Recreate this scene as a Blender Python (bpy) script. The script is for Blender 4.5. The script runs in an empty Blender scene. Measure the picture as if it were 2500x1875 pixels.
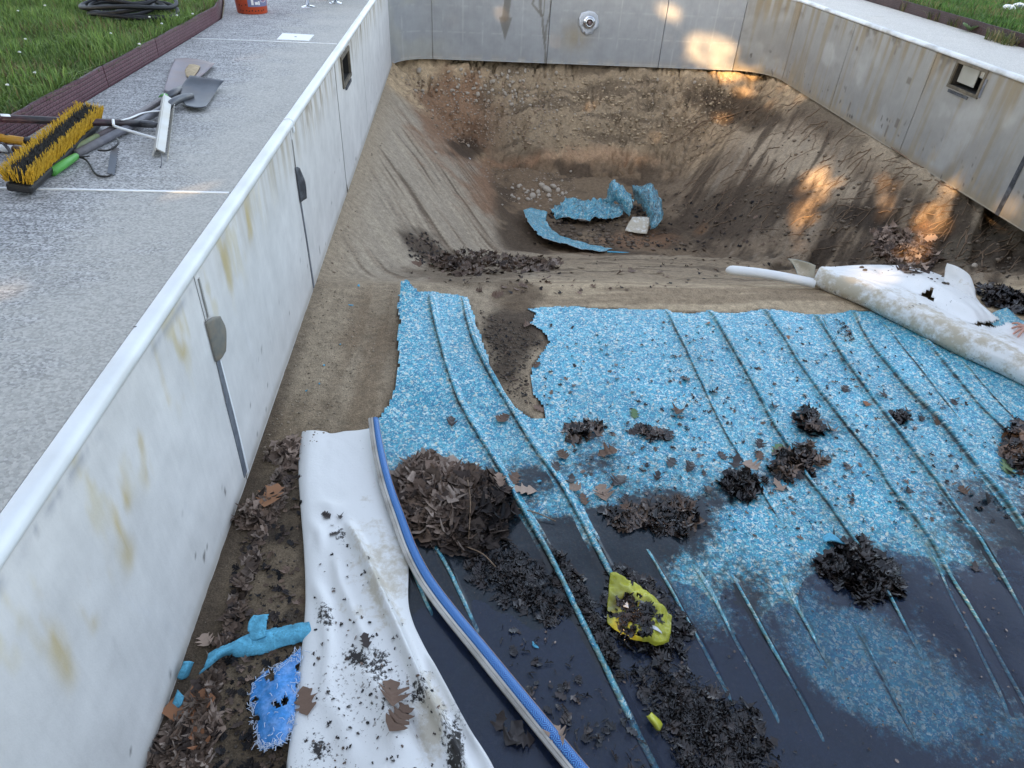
import bpy, bmesh, math, random
import numpy as np
from mathutils import Vector, Matrix
from mathutils.bvhtree import BVHTree

# ------------------------------------------------------------------ camera, sky, sun, exposure
SC = bpy.context.scene
COL = SC.collection
PITCH, YAW, ROLL = 0.6415, 0.1007, -0.0596
CAM = np.array([0.9859, -1.7736, 1.2354])
FPX = 1640.74                                   # focal length in pixels of the 2500 px wide frame


def cam_axes():
    cy, sy, cp, sp = math.cos(YAW), math.sin(YAW), math.cos(PITCH), math.sin(PITCH)
    fwd = np.array([sy * cp, cy * cp, -sp]); right = np.array([cy, -sy, 0.0]); down = np.cross(fwd, right)
    c, s = math.cos(ROLL), math.sin(ROLL)
    return c * right + s * down, -s * right + c * down, fwd


AX, AY, AZ = cam_axes()
cam_data = bpy.data.cameras.new('camera')
cam_data.sensor_width = 36.0
cam_data.lens = FPX / 2500.0 * 36.0
cam_data.clip_start = 0.05
cam_data.clip_end = 600.0
cam = bpy.data.objects.new('camera', cam_data)
COL.objects.link(cam)
cam.matrix_world = Matrix(((AX[0], -AY[0], -AZ[0], CAM[0]), (AX[1], -AY[1], -AZ[1], CAM[1]),
                           (AX[2], -AY[2], -AZ[2], CAM[2]), (0, 0, 0, 1)))
SC.camera = cam

SUN_EL = math.radians(25.0)
SUN_H = np.array([0.60, 0.80])                   # horizontal heading of the sunlight
SUN_D = np.array([SUN_H[0] * math.cos(SUN_EL), SUN_H[1] * math.cos(SUN_EL), -math.sin(SUN_EL)])

world = bpy.data.worlds.new('World')
SC.world = world
world.use_nodes = True
wnt = world.node_tree
bg = wnt.nodes['Background']
sky = wnt.nodes.new('ShaderNodeTexSky')
sky.sky_type = 'NISHITA'
sky.sun_disc = False
sky.sun_elevation = SUN_EL
sky.sun_rotation = math.atan2(-SUN_H[0], -SUN_H[1])
sky.air_density = 1.0
sky.dust_density = 2.0
sky.ozone_density = 1.0
hs = wnt.nodes.new('ShaderNodeHueSaturation')
hs.inputs['Saturation'].default_value = 0.58
wnt.links.new(sky.outputs[0], hs.inputs['Color'])
wnt.links.new(hs.outputs[0], bg.inputs['Color'])
bg.inputs['Strength'].default_value = 0.15

sun_data = bpy.data.lights.new('sun', 'SUN')
sun_data.energy = 3.7
sun_data.angle = math.radians(0.5)
sun_data.color = (1.0, 0.62, 0.29)
sun = bpy.data.objects.new('sun', sun_data)
COL.objects.link(sun)
sun.rotation_euler = Vector(SUN_D).to_track_quat('-Z', 'Y').to_euler()
sun.location = (-20, -26, 18)

SC.view_settings.view_transform = 'Standard'
SC.view_settings.look = 'None'
SC.view_settings.gamma = 1.0
SC.view_settings.use_curve_mapping = False
SC.view_settings.exposure = 2.02
SC.cycles.use_denoising = True
SC.cycles.max_bounces = 8
SC.cycles.transparent_max_bounces = 16
SC.render.film_transparent = False

# ------------------------------------------------------------------ helpers
rng = np.random.default_rng(7)
random.seed(7)
K = 2500.0 / 2212.0
POOL_W, POOL_E, WALL_H = 6.0711, 9.8497, 1.07
DECK_Z = 0.035


def ray(u, v):
    return ((u - 1250) / FPX) * AX + ((v - 937.5) / FPX) * AY + AZ


def F(u, v, z):                                   # photo pixel (2500 wide) -> point on the level z
    d = ray(u, v); t = (z - CAM[2]) / d[2]
    return CAM + t * d


def D(u, v, z):                                   # the same for pixels measured on a 2212 wide copy
    return F(u * K, v * K, z)


def to_px(P):
    w = np.asarray(P, float) - CAM
    zc = w @ AZ
    return np.stack([(1250 + FPX * (w @ AX) / zc) / K, (937.5 + FPX * (w @ AY) / zc) / K], -1)


def hash2(ix, iy, seed):
    h = (ix.astype(np.int64) * 374761393 + iy.astype(np.int64) * 668265263 + seed * 1442695041) & 0xFFFFFFFF
    h = ((h ^ (h >> 13)) * 1274126177) & 0xFFFFFFFF
    return ((h ^ (h >> 16)) & 0xFFFFFF) / float(0xFFFFFF)


def vnoise(x, y, seed=0):
    x = np.asarray(x, float); y = np.asarray(y, float)
    ix = np.floor(x); iy = np.floor(y); fx = x - ix; fy = y - iy
    fx = fx * fx * (3 - 2 * fx); fy = fy * fy * (3 - 2 * fy)
    a = hash2(ix, iy, seed); b = hash2(ix + 1, iy, seed); c = hash2(ix, iy + 1, seed); d = hash2(ix + 1, iy + 1, seed)
    return (a * (1 - fx) + b * fx) * (1 - fy) + (c * (1 - fx) + d * fx) * fy


def fbm(x, y, octv=4, seed=0, gain=0.5):
    s = 0.0; a = 1.0; t = 0.0
    for i in range(octv):
        s = s + a * vnoise(x * 2 ** i + 13.7 * i, y * 2 ** i - 7.1 * i, seed + i); t += a; a *= gain
    return s / t


def sstep(a, b, x):
    t = np.clip((x - a) / (b - a), 0, 1)
    return t * t * (3 - 2 * t)


def softmin(vals, k):
    m = np.stack([np.broadcast_to(v, np.broadcast(*vals).shape) for v in vals])
    return -k * np.log(np.exp(-m / k).sum(0))


def in_poly(px, py, poly):
    px = np.asarray(px, float); py = np.asarray(py, float)
    ins = np.zeros(px.shape, bool); n = len(poly)
    for i in range(n):
        x1, y1 = poly[i][0], poly[i][1]; x2, y2 = poly[(i + 1) % n][0], poly[(i + 1) % n][1]
        c = ((y1 > py) != (y2 > py)) & (px < (x2 - x1) * (py - y1) / ((y2 - y1) if y2 != y1 else 1e-9) + x1)
        ins ^= c
    return ins


def poly_dist(px, py, line, closed=False):
    d = np.full(np.shape(px), 1e9); s = np.zeros(np.shape(px)); acc = 0.0
    pts = list(line) + ([line[0]] if closed else [])
    for i in range(len(pts) - 1):
        ax, ay = pts[i][0], pts[i][1]; bx, by = pts[i + 1][0], pts[i + 1][1]
        L2 = (bx - ax) ** 2 + (by - ay) ** 2 + 1e-12
        t = np.clip(((px - ax) * (bx - ax) + (py - ay) * (by - ay)) / L2, 0, 1)
        dd = np.hypot(px - ax - t * (bx - ax), py - ay - t * (by - ay))
        L = math.sqrt(L2); s = np.where(dd < d, acc + t * L, s); d = np.minimum(d, dd); acc += L
    return d, s, acc


def tag(o, label=None, cat=None, group=None, kind=None):
    if label: o['label'] = label
    if cat: o['category'] = cat
    if group: o['group'] = group
    if kind: o['kind'] = kind
    return o


def empty(name, loc=(0, 0, 0), label=None, cat=None, group=None, kind=None):
    o = bpy.data.objects.new(name, None); COL.objects.link(o); o.location = loc
    o.empty_display_size = 0.1
    return tag(o, label, cat, group, kind)


def link_mesh(name, me, parent=None):
    o = bpy.data.objects.new(name, me); COL.objects.link(o)
    if parent is not None:
        o.parent = parent
        o.matrix_parent_inverse = Matrix.Translation(-Vector(parent.location)) if parent.parent is None else \
            Matrix.Translation(-Vector(world_loc(parent)))
    return o


def world_loc(o):
    v = Vector(o.location)
    return v


def mesh(name, verts, faces, mat=None, parent=None, smooth=True, col=None, uv=None, mats=None, fmat=None):
    """world-space vertices; the object's origin stays at the world origin of its parent chain"""
    me = bpy.data.meshes.new(name)
    me.from_pydata([tuple(map(float, v)) for v in np.asarray(verts)], [], [tuple(int(i) for i in f) for f in faces])
    for m in (mats or ([mat] if mat else [])):
        me.materials.append(m)
    if smooth:
        me.polygons.foreach_set('use_smooth', np.ones(len(me.polygons), bool))
    if fmat is not None:
        me.polygons.foreach_set('material_index', np.asarray(fmat, np.int32))
    if col is not None:
        a = me.color_attributes.new('Col', 'FLOAT_COLOR', 'POINT')
        c = np.asarray(col, np.float32)
        if c.shape[1] == 3: c = np.c_[c, np.ones(len(c), np.float32)]
        a.data.foreach_set('color', c.astype(np.float32).ravel())
    if uv is not None:
        ul = me.uv_layers.new(name='UVMap')
        li = np.zeros(len(me.loops), np.int32); me.loops.foreach_get('vertex_index', li)
        ul.data.foreach_set('uv', np.asarray(uv, np.float32)[li].ravel())
    me.update()
    return link_mesh(name, me, parent)


def grid_faces(m, n, keep=None):
    i = np.arange(m - 1)[:, None] * n + np.arange(n - 1)[None, :]
    f = np.stack([i, i + 1, i + n + 1, i + n], -1)
    if keep is not None: return f[keep]
    return f.reshape(-1, 4)


def cubic1(a, k):                                  # Catmull-Rom refinement along axis 0
    a = np.asarray(a, float); n = len(a)
    ext = np.concatenate([[2 * a[0] - a[1]], a, [2 * a[-1] - a[-2]]])
    out = []
    for i in range(n - 1):
        p0, p1, p2, p3 = ext[i], ext[i + 1], ext[i + 2], ext[i + 3]
        for j in range(k):
            t = j / k
            out.append(0.5 * (2 * p1 + (p2 - p0) * t + (2 * p0 - 5 * p1 + 4 * p2 - p3) * t * t + (3 * p1 - p0 - 3 * p2 + p3) * t ** 3))
    out.append(a[-1])
    return np.array(out)


def refine(grid, ku, kv):
    g = cubic1(np.asarray(grid, float), ku)
    return np.swapaxes(cubic1(np.swapaxes(g, 0, 1), kv), 0, 1)


def grid_uv(g):
    du = np.r_[0, np.cumsum(np.linalg.norm(np.diff(g, axis=0), axis=2).mean(1))]
    dv = np.r_[0, np.cumsum(np.linalg.norm(np.diff(g, axis=1), axis=2).mean(0))]
    U, V = np.meshgrid(du, dv, indexing='ij')
    return np.stack([U.ravel(), V.ravel()], -1)


def solid(o, th=0.003, back=1, off=0.0):
    m = o.modifiers.new('thickness', 'SOLIDIFY'); m.thickness = th; m.offset = off; m.material_offset = back
    m.material_offset_rim = 0
    return o


class MB:
    """collects boxes, tubes and lathes into one mesh"""
    def __init__(s): s.v = []; s.f = []; s.n = 0

    def add(s, v, f):
        v = [tuple(map(float, p)) for p in v]; s.v += v; s.f += [tuple(int(i) + s.n for i in q) for q in f]; s.n += len(v); return s

    def box(s, c, size, rot=None):
        hx, hy, hz = size[0] / 2, size[1] / 2, size[2] / 2
        v = np.array([(x, y, z) for z in (-hz, hz) for y in (-hy, hy) for x in (-hx, hx)])
        if rot is not None: v = v @ np.array(rot).T
        return s.add(v + np.array(c), [(0, 2, 3, 1), (4, 5, 7, 6), (0, 1, 5, 4), (2, 6, 7, 3), (1, 3, 7, 5), (0, 4, 6, 2)])

    def tube(s, pts, r, seg=10, cap=True, flat=1.0, up=(0, 0, 1)):
        pts = np.asarray(pts, float); n = len(pts); rr = np.broadcast_to(np.asarray(r, float), (n,))
        tg = np.gradient(pts, axis=0); tg /= (np.linalg.norm(tg, axis=1)[:, None] + 1e-12)
        upv = np.array(up, float); V = []
        prev = None
        for i in range(n):
            a = np.cross(tg[i], upv)
            if np.linalg.norm(a) < 1e-4: a = np.cross(tg[i], (1, 0, 0))
            if prev is not None:
                a2 = prev - tg[i] * (prev @ tg[i])
                if np.linalg.norm(a2) > 1e-4: a = a2
            a /= np.linalg.norm(a); b = np.cross(a, tg[i]); prev = a
            for k in range(seg):
                t = 2 * math.pi * k / seg
                V.append(pts[i] + rr[i] * (math.cos(t) * a + flat * math.sin(t) * b))
        f = [(i * seg + k, i * seg + (k + 1) % seg, (i + 1) * seg + (k + 1) % seg, (i + 1) * seg + k) for i in range(n - 1) for k in range(seg)]
        if cap: f += [tuple(range(seg))[::-1], tuple((n - 1) * seg + k for k in range(seg))]
        return s.add(V, f)

    def lathe(s, prof, c, seg=24, rot=None):
        V = []
        for r, z in prof:
            for k in range(seg):
                t = 2 * math.pi * k / seg; V.append((r * math.cos(t), r * math.sin(t), z))
        V = np.array(V)
        if rot is not None: V = V @ np.array(rot).T
        f = [(i * seg + k, i * seg + (k + 1) % seg, (i + 1) * seg + (k + 1) % seg, (i + 1) * seg + k) for i in range(len(prof) - 1) for k in range(seg)]
        return s.add(V + np.array(c), f)

    def build(s, name, mat, parent=None, smooth=False, bevel=0.0, auto=True):
        o = mesh(name, np.array(s.v), s.f, mat, parent, smooth)
        if bevel:
            b = o.modifiers.new('bevel', 'BEVEL'); b.width = bevel; b.segments = 2; b.limit_method = 'ANGLE'
        return o


def axes_rot(x, z):                                # rotation whose columns are x, y, z
    x = np.asarray(x, float); x /= np.linalg.norm(x); z = np.asarray(z, float); z = z - x * (x @ z); z /= np.linalg.norm(z)
    return np.stack([x, np.cross(z, x), z], -1)


# ------------------------------------------------------------------ material helpers
def nd(nt, t, props=None, **ins):
    n = nt.nodes.new(t)
    for k, v in (props or {}).items(): setattr(n, k, v)
    for k, v in ins.items():
        key = int(k[1:]) if k[0] == 'i' and k[1:].isdigit() else k.replace('_', ' ')
        sk = n.inputs[key]
        if isinstance(v, bpy.types.NodeSocket): nt.links.new(v, sk)
        elif hasattr(sk.default_value, '__len__') and not hasattr(v, '__len__'): sk.default_value = [v] * len(sk.default_value)
        elif hasattr(sk.default_value, '__len__') and len(sk.default_value) == 4 and len(v) == 3: sk.default_value = (*v, 1)
        else: sk.default_value = v
    return n


def new_mat(name):
    m = bpy.data.materials.new(name); m.use_nodes = True
    nt = m.node_tree; p = nt.nodes['Principled BSDF']
    return m, nt, p


def math_(nt, op, a, b=0.0, c=None, clamp=False):
    n = nt.nodes.new('ShaderNodeMath'); n.operation = op; n.use_clamp = clamp
    for i, v in enumerate((a, b) if c is None else (a, b, c)):
        if isinstance(v, bpy.types.NodeSocket): nt.links.new(v, n.inputs[i])
        else: n.inputs[i].default_value = v
    return n.outputs[0]


def mix(nt, fac, a, b, mode='MIX'):
    n = nt.nodes.new('ShaderNodeMix'); n.data_type = 'RGBA'; n.blend_type = mode
    for s, v in ((n.inputs[0], fac), (n.inputs[6], a), (n.inputs[7], b)):
        if isinstance(v, bpy.types.NodeSocket): nt.links.new(v, s)
        elif hasattr(v, '__len__'): s.default_value = (*v[:3], 1)
        else: s.default_value = v
    return n.outputs[2]


def ramp(nt, fac, stops, interp='LINEAR'):
    n = nt.nodes.new('ShaderNodeValToRGB'); r = n.color_ramp; r.interpolation = interp
    while len(r.elements) < len(stops): r.elements.new(0.5)
    for e, (p, c) in zip(r.elements, stops):
        e.position = p; e.color = (*c, 1) if hasattr(c, '__len__') else (c, c, c, 1)
    nt.links.new(fac, n.inputs[0])
    return n.outputs[0]


def coords(nt, kind='Object', scale=None):
    t = nt.nodes.new('ShaderNodeTexCoord').outputs[kind]
    if scale is not None:
        t = nd(nt, 'ShaderNodeMapping', None, Vector=t, Scale=scale).outputs[0]
    return t


def noise(nt, vec, scale, detail=4, rough=0.55, dist=0.0):
    return nd(nt, 'ShaderNodeTexNoise', None, Vector=vec, Scale=scale, Detail=detail, Roughness=rough, Distortion=dist).outputs[0]


def bump(nt, p, h, strength=0.3, dist=0.01):
    b = nd(nt, 'ShaderNodeBump', None, Height=h, Strength=strength, Distance=dist)
    nt.links.new(b.outputs[0], p.inputs['Normal'])
    return b


def setp(nt, p, **kw):
    for k, v in kw.items():
        s = p.inputs[k.replace('_', ' ')]
        if isinstance(v, bpy.types.NodeSocket): nt.links.new(v, s)
        elif hasattr(v, '__len__') and len(v) == 3: s.default_value = (*v, 1)
        else: s.default_value = v


def attr(nt, name='Col'):
    n = nt.nodes.new('ShaderNodeAttribute'); n.attribute_name = name
    return n


def plain(name, color, rough=0.6, metal=0.0, var=0.15, scale=30.0, bmp=0.1, spec=0.5, dirt=None):
    m, nt, p = new_mat(name)
    c = coords(nt)
    n = noise(nt, c, scale, 5, 0.6)
    v = nd(nt, 'ShaderNodeMapRange', None, Value=n, i1=0.25, i2=0.75, i3=1 - var, i4=1 + var).outputs[0]
    base = mix(nt, 1.0, color, v, 'MULTIPLY')
    nt.links.new(v, base.node.inputs[7])
    if dirt:
        n2 = noise(nt, c, scale * 0.25, 6, 0.65)
        f = ramp(nt, n2, [(0.45, 0.0), (0.7, dirt[1])])
        base = mix(nt, f, base, dirt[0])
    setp(nt, p, Base_Color=base, Roughness=rough, Metallic=metal, Specular_IOR_Level=spec)
    if bmp: bump(nt, p, n, bmp, 0.004)
    return m
# ------------------------------------------------------------------ materials
def m_soil():
    m, nt, p = new_mat('soil')
    c = coords(nt); a = attr(nt)
    n1 = noise(nt, c, 22, 6, 0.65); n2 = noise(nt, c, 140, 4, 0.6); n3 = noise(nt, c, 5, 5, 0.6)
    s = coords(nt, 'Object', (1.0, 1.0, 3.0))
    v = nd(nt, 'ShaderNodeMapRange', None, Value=n1, i1=0.3, i2=0.7, i3=0.72, i4=1.22).outputs[0]
    v2 = nd(nt, 'ShaderNodeMapRange', None, Value=n2, i1=0.3, i2=0.7, i3=0.60, i4=1.38).outputs[0]
    v3 = math_(nt, 'MULTIPLY', v, v2)
    base = mix(nt, 1.0, a.outputs[0], (1, 1, 1), 'MULTIPLY'); nt.links.new(v3, base.node.inputs[7])
    # scattered pale grit and dark crumbs
    vo = nd(nt, 'ShaderNodeTexVoronoi', None, Vector=c, Scale=90.0)
    g = ramp(nt, vo.outputs['Distance'], [(0.12, 1.0), (0.2, 0.0)])
    sel = nd(nt, 'ShaderNodeSeparateColor', None, Color=vo.outputs['Color'])
    gsel = math_(nt, 'GREATER_THAN', sel.outputs[0], 0.86)
    base = mix(nt, math_(nt, 'MULTIPLY', math_(nt, 'MULTIPLY', g, gsel), 0.5), base, (0.42, 0.37, 0.30))
    dsel = math_(nt, 'GREATER_THAN', sel.outputs[1], 0.82)
    base = mix(nt, math_(nt, 'MULTIPLY', math_(nt, 'MULTIPLY', g, dsel), 0.5), base, (0.05, 0.04, 0.03))
    wet = a.outputs['Alpha']
    rg = nd(nt, 'ShaderNodeMapRange', None, Value=wet, i1=0.0, i2=1.0, i3=0.92, i4=0.45).outputs[0]
    setp(nt, p, Base_Color=base, Roughness=rg, Specular_IOR_Level=0.25)
    h = math_(nt, 'ADD', math_(nt, 'MULTIPLY', n1, 1.0), math_(nt, 'MULTIPLY', n2, 0.35))
    bump(nt, p, h, 0.6, 0.03)
    return m


def m_panel():
    m, nt, p = new_mat('wall_panel')
    c = coords(nt); a = attr(nt)
    n1 = noise(nt, c, 6, 6, 0.6); n2 = noise(nt, c, 120, 3, 0.6)
    st = noise(nt, coords(nt, 'Object', (14, 14, 0.9)), 3, 5, 0.65)
    v = nd(nt, 'ShaderNodeMapRange', None, Value=n1, i1=0.3, i2=0.7, i3=0.90, i4=1.08).outputs[0]
    v2 = nd(nt, 'ShaderNodeMapRange', None, Value=st, i1=0.3, i2=0.7, i3=0.965, i4=1.025).outputs[0]
    base = mix(nt, 1.0, a.outputs[0], (1, 1, 1), 'MULTIPLY'); nt.links.new(math_(nt, 'MULTIPLY', v, v2), base.node.inputs[7])
    setp(nt, p, Base_Color=base, Roughness=nd(nt, 'ShaderNodeMapRange', None, Value=a.outputs['Alpha'], i1=0.0, i2=1.0, i3=0.62, i4=0.3).outputs[0], Specular_IOR_Level=0.35)
    bump(nt, p, math_(nt, 'ADD', n2, math_(nt, 'MULTIPLY', n1, 2.0)), 0.12, 0.006)
    return m


def m_concrete(name='deck_concrete', gain=1.0):
    m, nt, p = new_mat(name)
    c = coords(nt)
    n1 = noise(nt, c, 3.2, 6, 0.62); n2 = noise(nt, c, 120, 4, 0.7)
    st = noise(nt, coords(nt, 'Object', (3.0, 26.0, 3.0)), 1.0, 6, 0.65)
    vo = nd(nt, 'ShaderNodeTexVoronoi', None, Vector=c, Scale=130.0)
    sp = nd(nt, 'ShaderNodeSeparateColor', None, Color=vo.outputs['Color'])
    sx = nd(nt, 'ShaderNodeSeparateXYZ', None, Vector=c)
    # the outer part of the slab is weathered to rough grey, the part by the coping stays pale and smooth
    edge = math_(nt, 'ADD', sx.outputs[0], math_(nt, 'MULTIPLY', math_(nt, 'ADD', math_(nt, 'SUBTRACT', n1, 0.5), math_(nt, 'MULTIPLY', math_(nt, 'SUBTRACT', st, 0.5), 0.7)), 1.1))
    wear = nd(nt, 'ShaderNodeMapRange', None, Value=edge, i1=-0.25, i2=-0.75, i3=0.0, i4=1.0).outputs[0]
    streak = ramp(nt, st, [(0.42, 0.0), (0.7, 1.0)])
    pale = mix(nt, n1, (0.40, 0.39, 0.355), (0.48, 0.47, 0.435))
    worn = mix(nt, math_(nt, 'MULTIPLY', streak, 0.8), (0.41, 0.41, 0.405), (0.20, 0.203, 0.208))
    base = mix(nt, wear, pale, worn)
    spk = nd(nt, 'ShaderNodeMapRange', None, Value=sp.outputs[0], i1=0.0, i2=1.0, i3=0.45, i4=1.5).outputs[0]
    spw = math_(nt, 'ADD', math_(nt, 'MULTIPLY', math_(nt, 'SUBTRACT', spk, 1.0), math_(nt, 'ADD', math_(nt, 'MULTIPLY', wear, 0.75), 0.35)), 1.0)
    base = mix(nt, 1.0, base, (1, 1, 1), 'MULTIPLY'); nt.links.new(spw, base.node.inputs[7])
    base = mix(nt, 1.0, base, (gain, gain, gain), 'MULTIPLY')
    setp(nt, p, Base_Color=base, Roughness=0.85, Specular_IOR_Level=0.3)
    bump(nt, p, math_(nt, 'ADD', n2, math_(nt, 'MULTIPLY', sp.outputs[0], math_(nt, 'MULTIPLY', wear, 0.8))), 0.5, 0.006)
    return m


def liner_print(nt, uvs):
    w = noise(nt, uvs, 18, 3, 0.6)
    uvw = nd(nt, 'ShaderNodeVectorMath', {'operation': 'ADD'}, i0=uvs).outputs[0]
    wv = nd(nt, 'ShaderNodeTexNoise', None, Vector=uvs, Scale=35.0, Detail=2.0).outputs['Color']
    sc = nd(nt, 'ShaderNodeVectorMath', {'operation': 'SCALE'}, i0=wv, Scale=0.03).outputs[0]
    nt.links.new(sc, uvw.node.inputs[1])
    vo = nd(nt, 'ShaderNodeTexVoronoi', None, Vector=uvw, Scale=74.0)
    ve = nd(nt, 'ShaderNodeTexVoronoi', {'feature': 'DISTANCE_TO_EDGE'}, Vector=uvw, Scale=74.0)
    sp = nd(nt, 'ShaderNodeSeparateColor', None, Color=vo.outputs['Color'])
    peb = ramp(nt, sp.outputs[0], [(0.0, (0.02, 0.19, 0.35)), (0.3, (0.035, 0.34, 0.50)), (0.6, (0.07, 0.45, 0.59)),
                                   (0.82, (0.20, 0.57, 0.66)), (0.9, (0.66, 0.80, 0.78)), (1.0, (0.62, 0.64, 0.52))])
    vo2 = nd(nt, 'ShaderNodeTexVoronoi', None, Vector=uvw, Scale=190.0)
    sp2 = nd(nt, 'ShaderNodeSeparateColor', None, Color=vo2.outputs['Color'])
    fl = ramp(nt, sp2.outputs[1], [(0.80, 0.0), (0.86, 0.85)])
    peb = mix(nt, fl, peb, (0.68, 0.82, 0.81))
    fd = ramp(nt, sp2.outputs[2], [(0.74, 0.0), (0.82, 0.7)])
    peb = mix(nt, fd, peb, (0.015, 0.13, 0.25))
    e = ramp(nt, ve.outputs['Distance'], [(0.0, 1.0), (0.07, 0.0)])
    peb = mix(nt, math_(nt, 'MULTIPLY', e, 0.55), peb, (0.02, 0.20, 0.33))
    big = nd(nt, 'ShaderNodeMapRange', None, Value=noise(nt, uvs, 2.2, 4, 0.6), i1=0.3, i2=0.7, i3=0.85, i4=1.12).outputs[0]
    out = mix(nt, 1.0, peb, (1, 1, 1), 'MULTIPLY'); nt.links.new(big, out.node.inputs[7])
    return out


def m_liner():
    """pebble print; attribute r = settled silt, g = algae / tan scum (folds paint shade in both), b = wetness"""
    m, nt, p = new_mat('liner_print')
    uvs = coords(nt, 'UV'); a = attr(nt)
    sep = nd(nt, 'ShaderNodeSeparateColor', None, Color=a.outputs[0])
    base = liner_print(nt, uvs)
    n = noise(nt, uvs, 26, 7, 0.72); n2 = noise(nt, uvs, 5, 5, 0.6)
    base = mix(nt, math_(nt, 'MULTIPLY', sep.outputs[1], ramp(nt, n, [(0.36, 0.0), (0.62, 0.9)])), base, (0.17, 0.21, 0.12))
    t = math_(nt, 'ADD', sep.outputs[0], math_(nt, 'MULTIPLY', math_(nt, 'SUBTRACT', math_(nt, 'ADD', math_(nt, 'MULTIPLY', n, 0.6), math_(nt, 'MULTIPLY', n2, 0.4)), 0.5), 1.7))
    f = nd(nt, 'ShaderNodeMapRange', {'interpolation_type': 'SMOOTHSTEP'}, Value=t, i1=0.30, i2=0.74, i3=0.0, i4=1.0).outputs[0]
    f = math_(nt, 'MULTIPLY', f, math_(nt, 'GREATER_THAN', sep.outputs[0], 0.02))
    base = mix(nt, math_(nt, 'MULTIPLY', f, 0.97), base, (0.012, 0.013, 0.018))
    rg = nd(nt, 'ShaderNodeMapRange', None, Value=sep.outputs[2], i1=0.0, i2=1.0, i3=0.42, i4=0.16).outputs[0]
    setp(nt, p, Base_Color=base, Roughness=rg, Specular_IOR_Level=0.45)
    bump(nt, p, noise(nt, uvs, 60, 3, 0.6), 0.16, 0.008)
    return m


def m_liner_back(name='liner_back', dirt=0.8):
    m, nt, p = new_mat(name)
    c = coords(nt); a = attr(nt)
    sep = nd(nt, 'ShaderNodeSeparateColor', None, Color=a.outputs[0])
    n = noise(nt, c, 16, 8, 0.72); n2 = noise(nt, c, 70, 5, 0.7); n3 = noise(nt, c, 3.5, 4, 0.6)
    base = mix(nt, n3, (0.80, 0.80, 0.78), (0.72, 0.72, 0.69))
    tan = ramp(nt, math_(nt, 'ADD', n, math_(nt, 'MULTIPLY', math_(nt, 'SUBTRACT', sep.outputs[1], 0.5), 0.55)), [(0.48, 0.0), (0.66, 0.75)])
    base = mix(nt, math_(nt, 'MULTIPLY', tan, dirt), base, (0.42, 0.34, 0.20))
    spk = ramp(nt, math_(nt, 'ADD', n2, math_(nt, 'MULTIPLY', math_(nt, 'SUBTRACT', sep.outputs[2], 0.5), 0.5)), [(0.60, 0.0), (0.66, 1.0)])
    base = mix(nt, math_(nt, 'MULTIPLY', spk, 0.85), base, (0.10, 0.08, 0.06))
    dk = ramp(nt, math_(nt, 'ADD', math_(nt, 'MULTIPLY', sep.outputs[0], 1.0), math_(nt, 'MULTIPLY', math_(nt, 'SUBTRACT', n2, 0.5), 1.4)), [(0.45, 0.0), (0.6, 1.0)])
    base = mix(nt, dk, base, (0.022, 0.019, 0.017))
    setp(nt, p, Base_Color=base, Roughness=0.42, Specular_IOR_Level=0.4)
    bump(nt, p, math_(nt, 'ADD', n2, math_(nt, 'MULTIPLY', n, 1.2)), 0.14, 0.01)
    return m


def m_band():
    m, nt, p = new_mat('liner_border')
    uv = coords(nt, 'UV')
    sx = nd(nt, 'ShaderNodeSeparateXYZ', None, Vector=uv)
    base = (0.008, 0.055, 0.26)
    fl = None
    for off in (0.0, 0.5):
        u = math_(nt, 'SUBTRACT', math_(nt, 'FRACT', math_(nt, 'ADD', math_(nt, 'MULTIPLY', sx.outputs[0], 28.0), off)), 0.5)
        v = math_(nt, 'MULTIPLY', math_(nt, 'SUBTRACT', sx.outputs[1], 0.5 if off else 0.2), 1.15)
        d = math_(nt, 'SQRT', math_(nt, 'ADD', math_(nt, 'MULTIPLY', u, u), math_(nt, 'MULTIPLY', v, v)))
        w = math_(nt, 'SINE', math_(nt, 'MULTIPLY', d, 34.0))
        r = ramp(nt, w, [(0.25, 0.0), (0.6, 1.0)])
        fl = r if fl is None else math_(nt, 'MULTIPLY', math_(nt, 'ADD', fl, r), 0.62)
    c = mix(nt, fl, base, (0.10, 0.33, 0.66))
    edge = math_(nt, 'GREATER_THAN', sx.outputs[1], 0.93)
    c = mix(nt, edge, c, (0.55, 0.36, 0.27))
    n = noise(nt, coords(nt), 40, 6, 0.7)
    c = mix(nt, ramp(nt, n, [(0.6, 0.0), (0.75, 0.6)]), c, (0.03, 0.03, 0.035))
    setp(nt, p, Base_Color=c, Roughness=0.35)
    return m


def m_water():
    m, nt, p = new_mat('water')
    out = nt.nodes['Material Output']
    nt.nodes.remove(p)
    c = coords(nt)
    tr = nd(nt, 'ShaderNodeBsdfTransparent', None, Color=(0.80, 0.84, 0.86, 1))
    gl = nd(nt, 'ShaderNodeBsdfGlossy', None, Color=(1, 1, 1, 1), Roughness=0.03)
    b = nd(nt, 'ShaderNodeBump', None, Height=noise(nt, c, 7, 2, 0.5), Strength=0.05, Distance=0.01)
    nt.links.new(b.outputs[0], gl.inputs['Normal'])
    fr = nd(nt, 'ShaderNodeFresnel', None, IOR=1.36)
    murk_sky_fac = ramp(nt, noise(nt, c, 9, 8, 0.75), [(0.35, 0.07), (0.8, 0.14)])
    murk_sky = nd(nt, 'ShaderNodeBsdfDiffuse', None, Color=(0.10, 0.14, 0.30, 1))  # murk film whose blue also paints in the sky's reflection
    m1 = nd(nt, 'ShaderNodeMixShader', None, i0=fr.outputs[0], i1=tr.outputs[0], i2=gl.outputs[0])
    m2 = nd(nt, 'ShaderNodeMixShader', None, i0=murk_sky_fac, i1=m1.outputs[0], i2=murk_sky.outputs[0])
    nt.links.new(m2.outputs[0], out.inputs[0])
    return m


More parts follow.
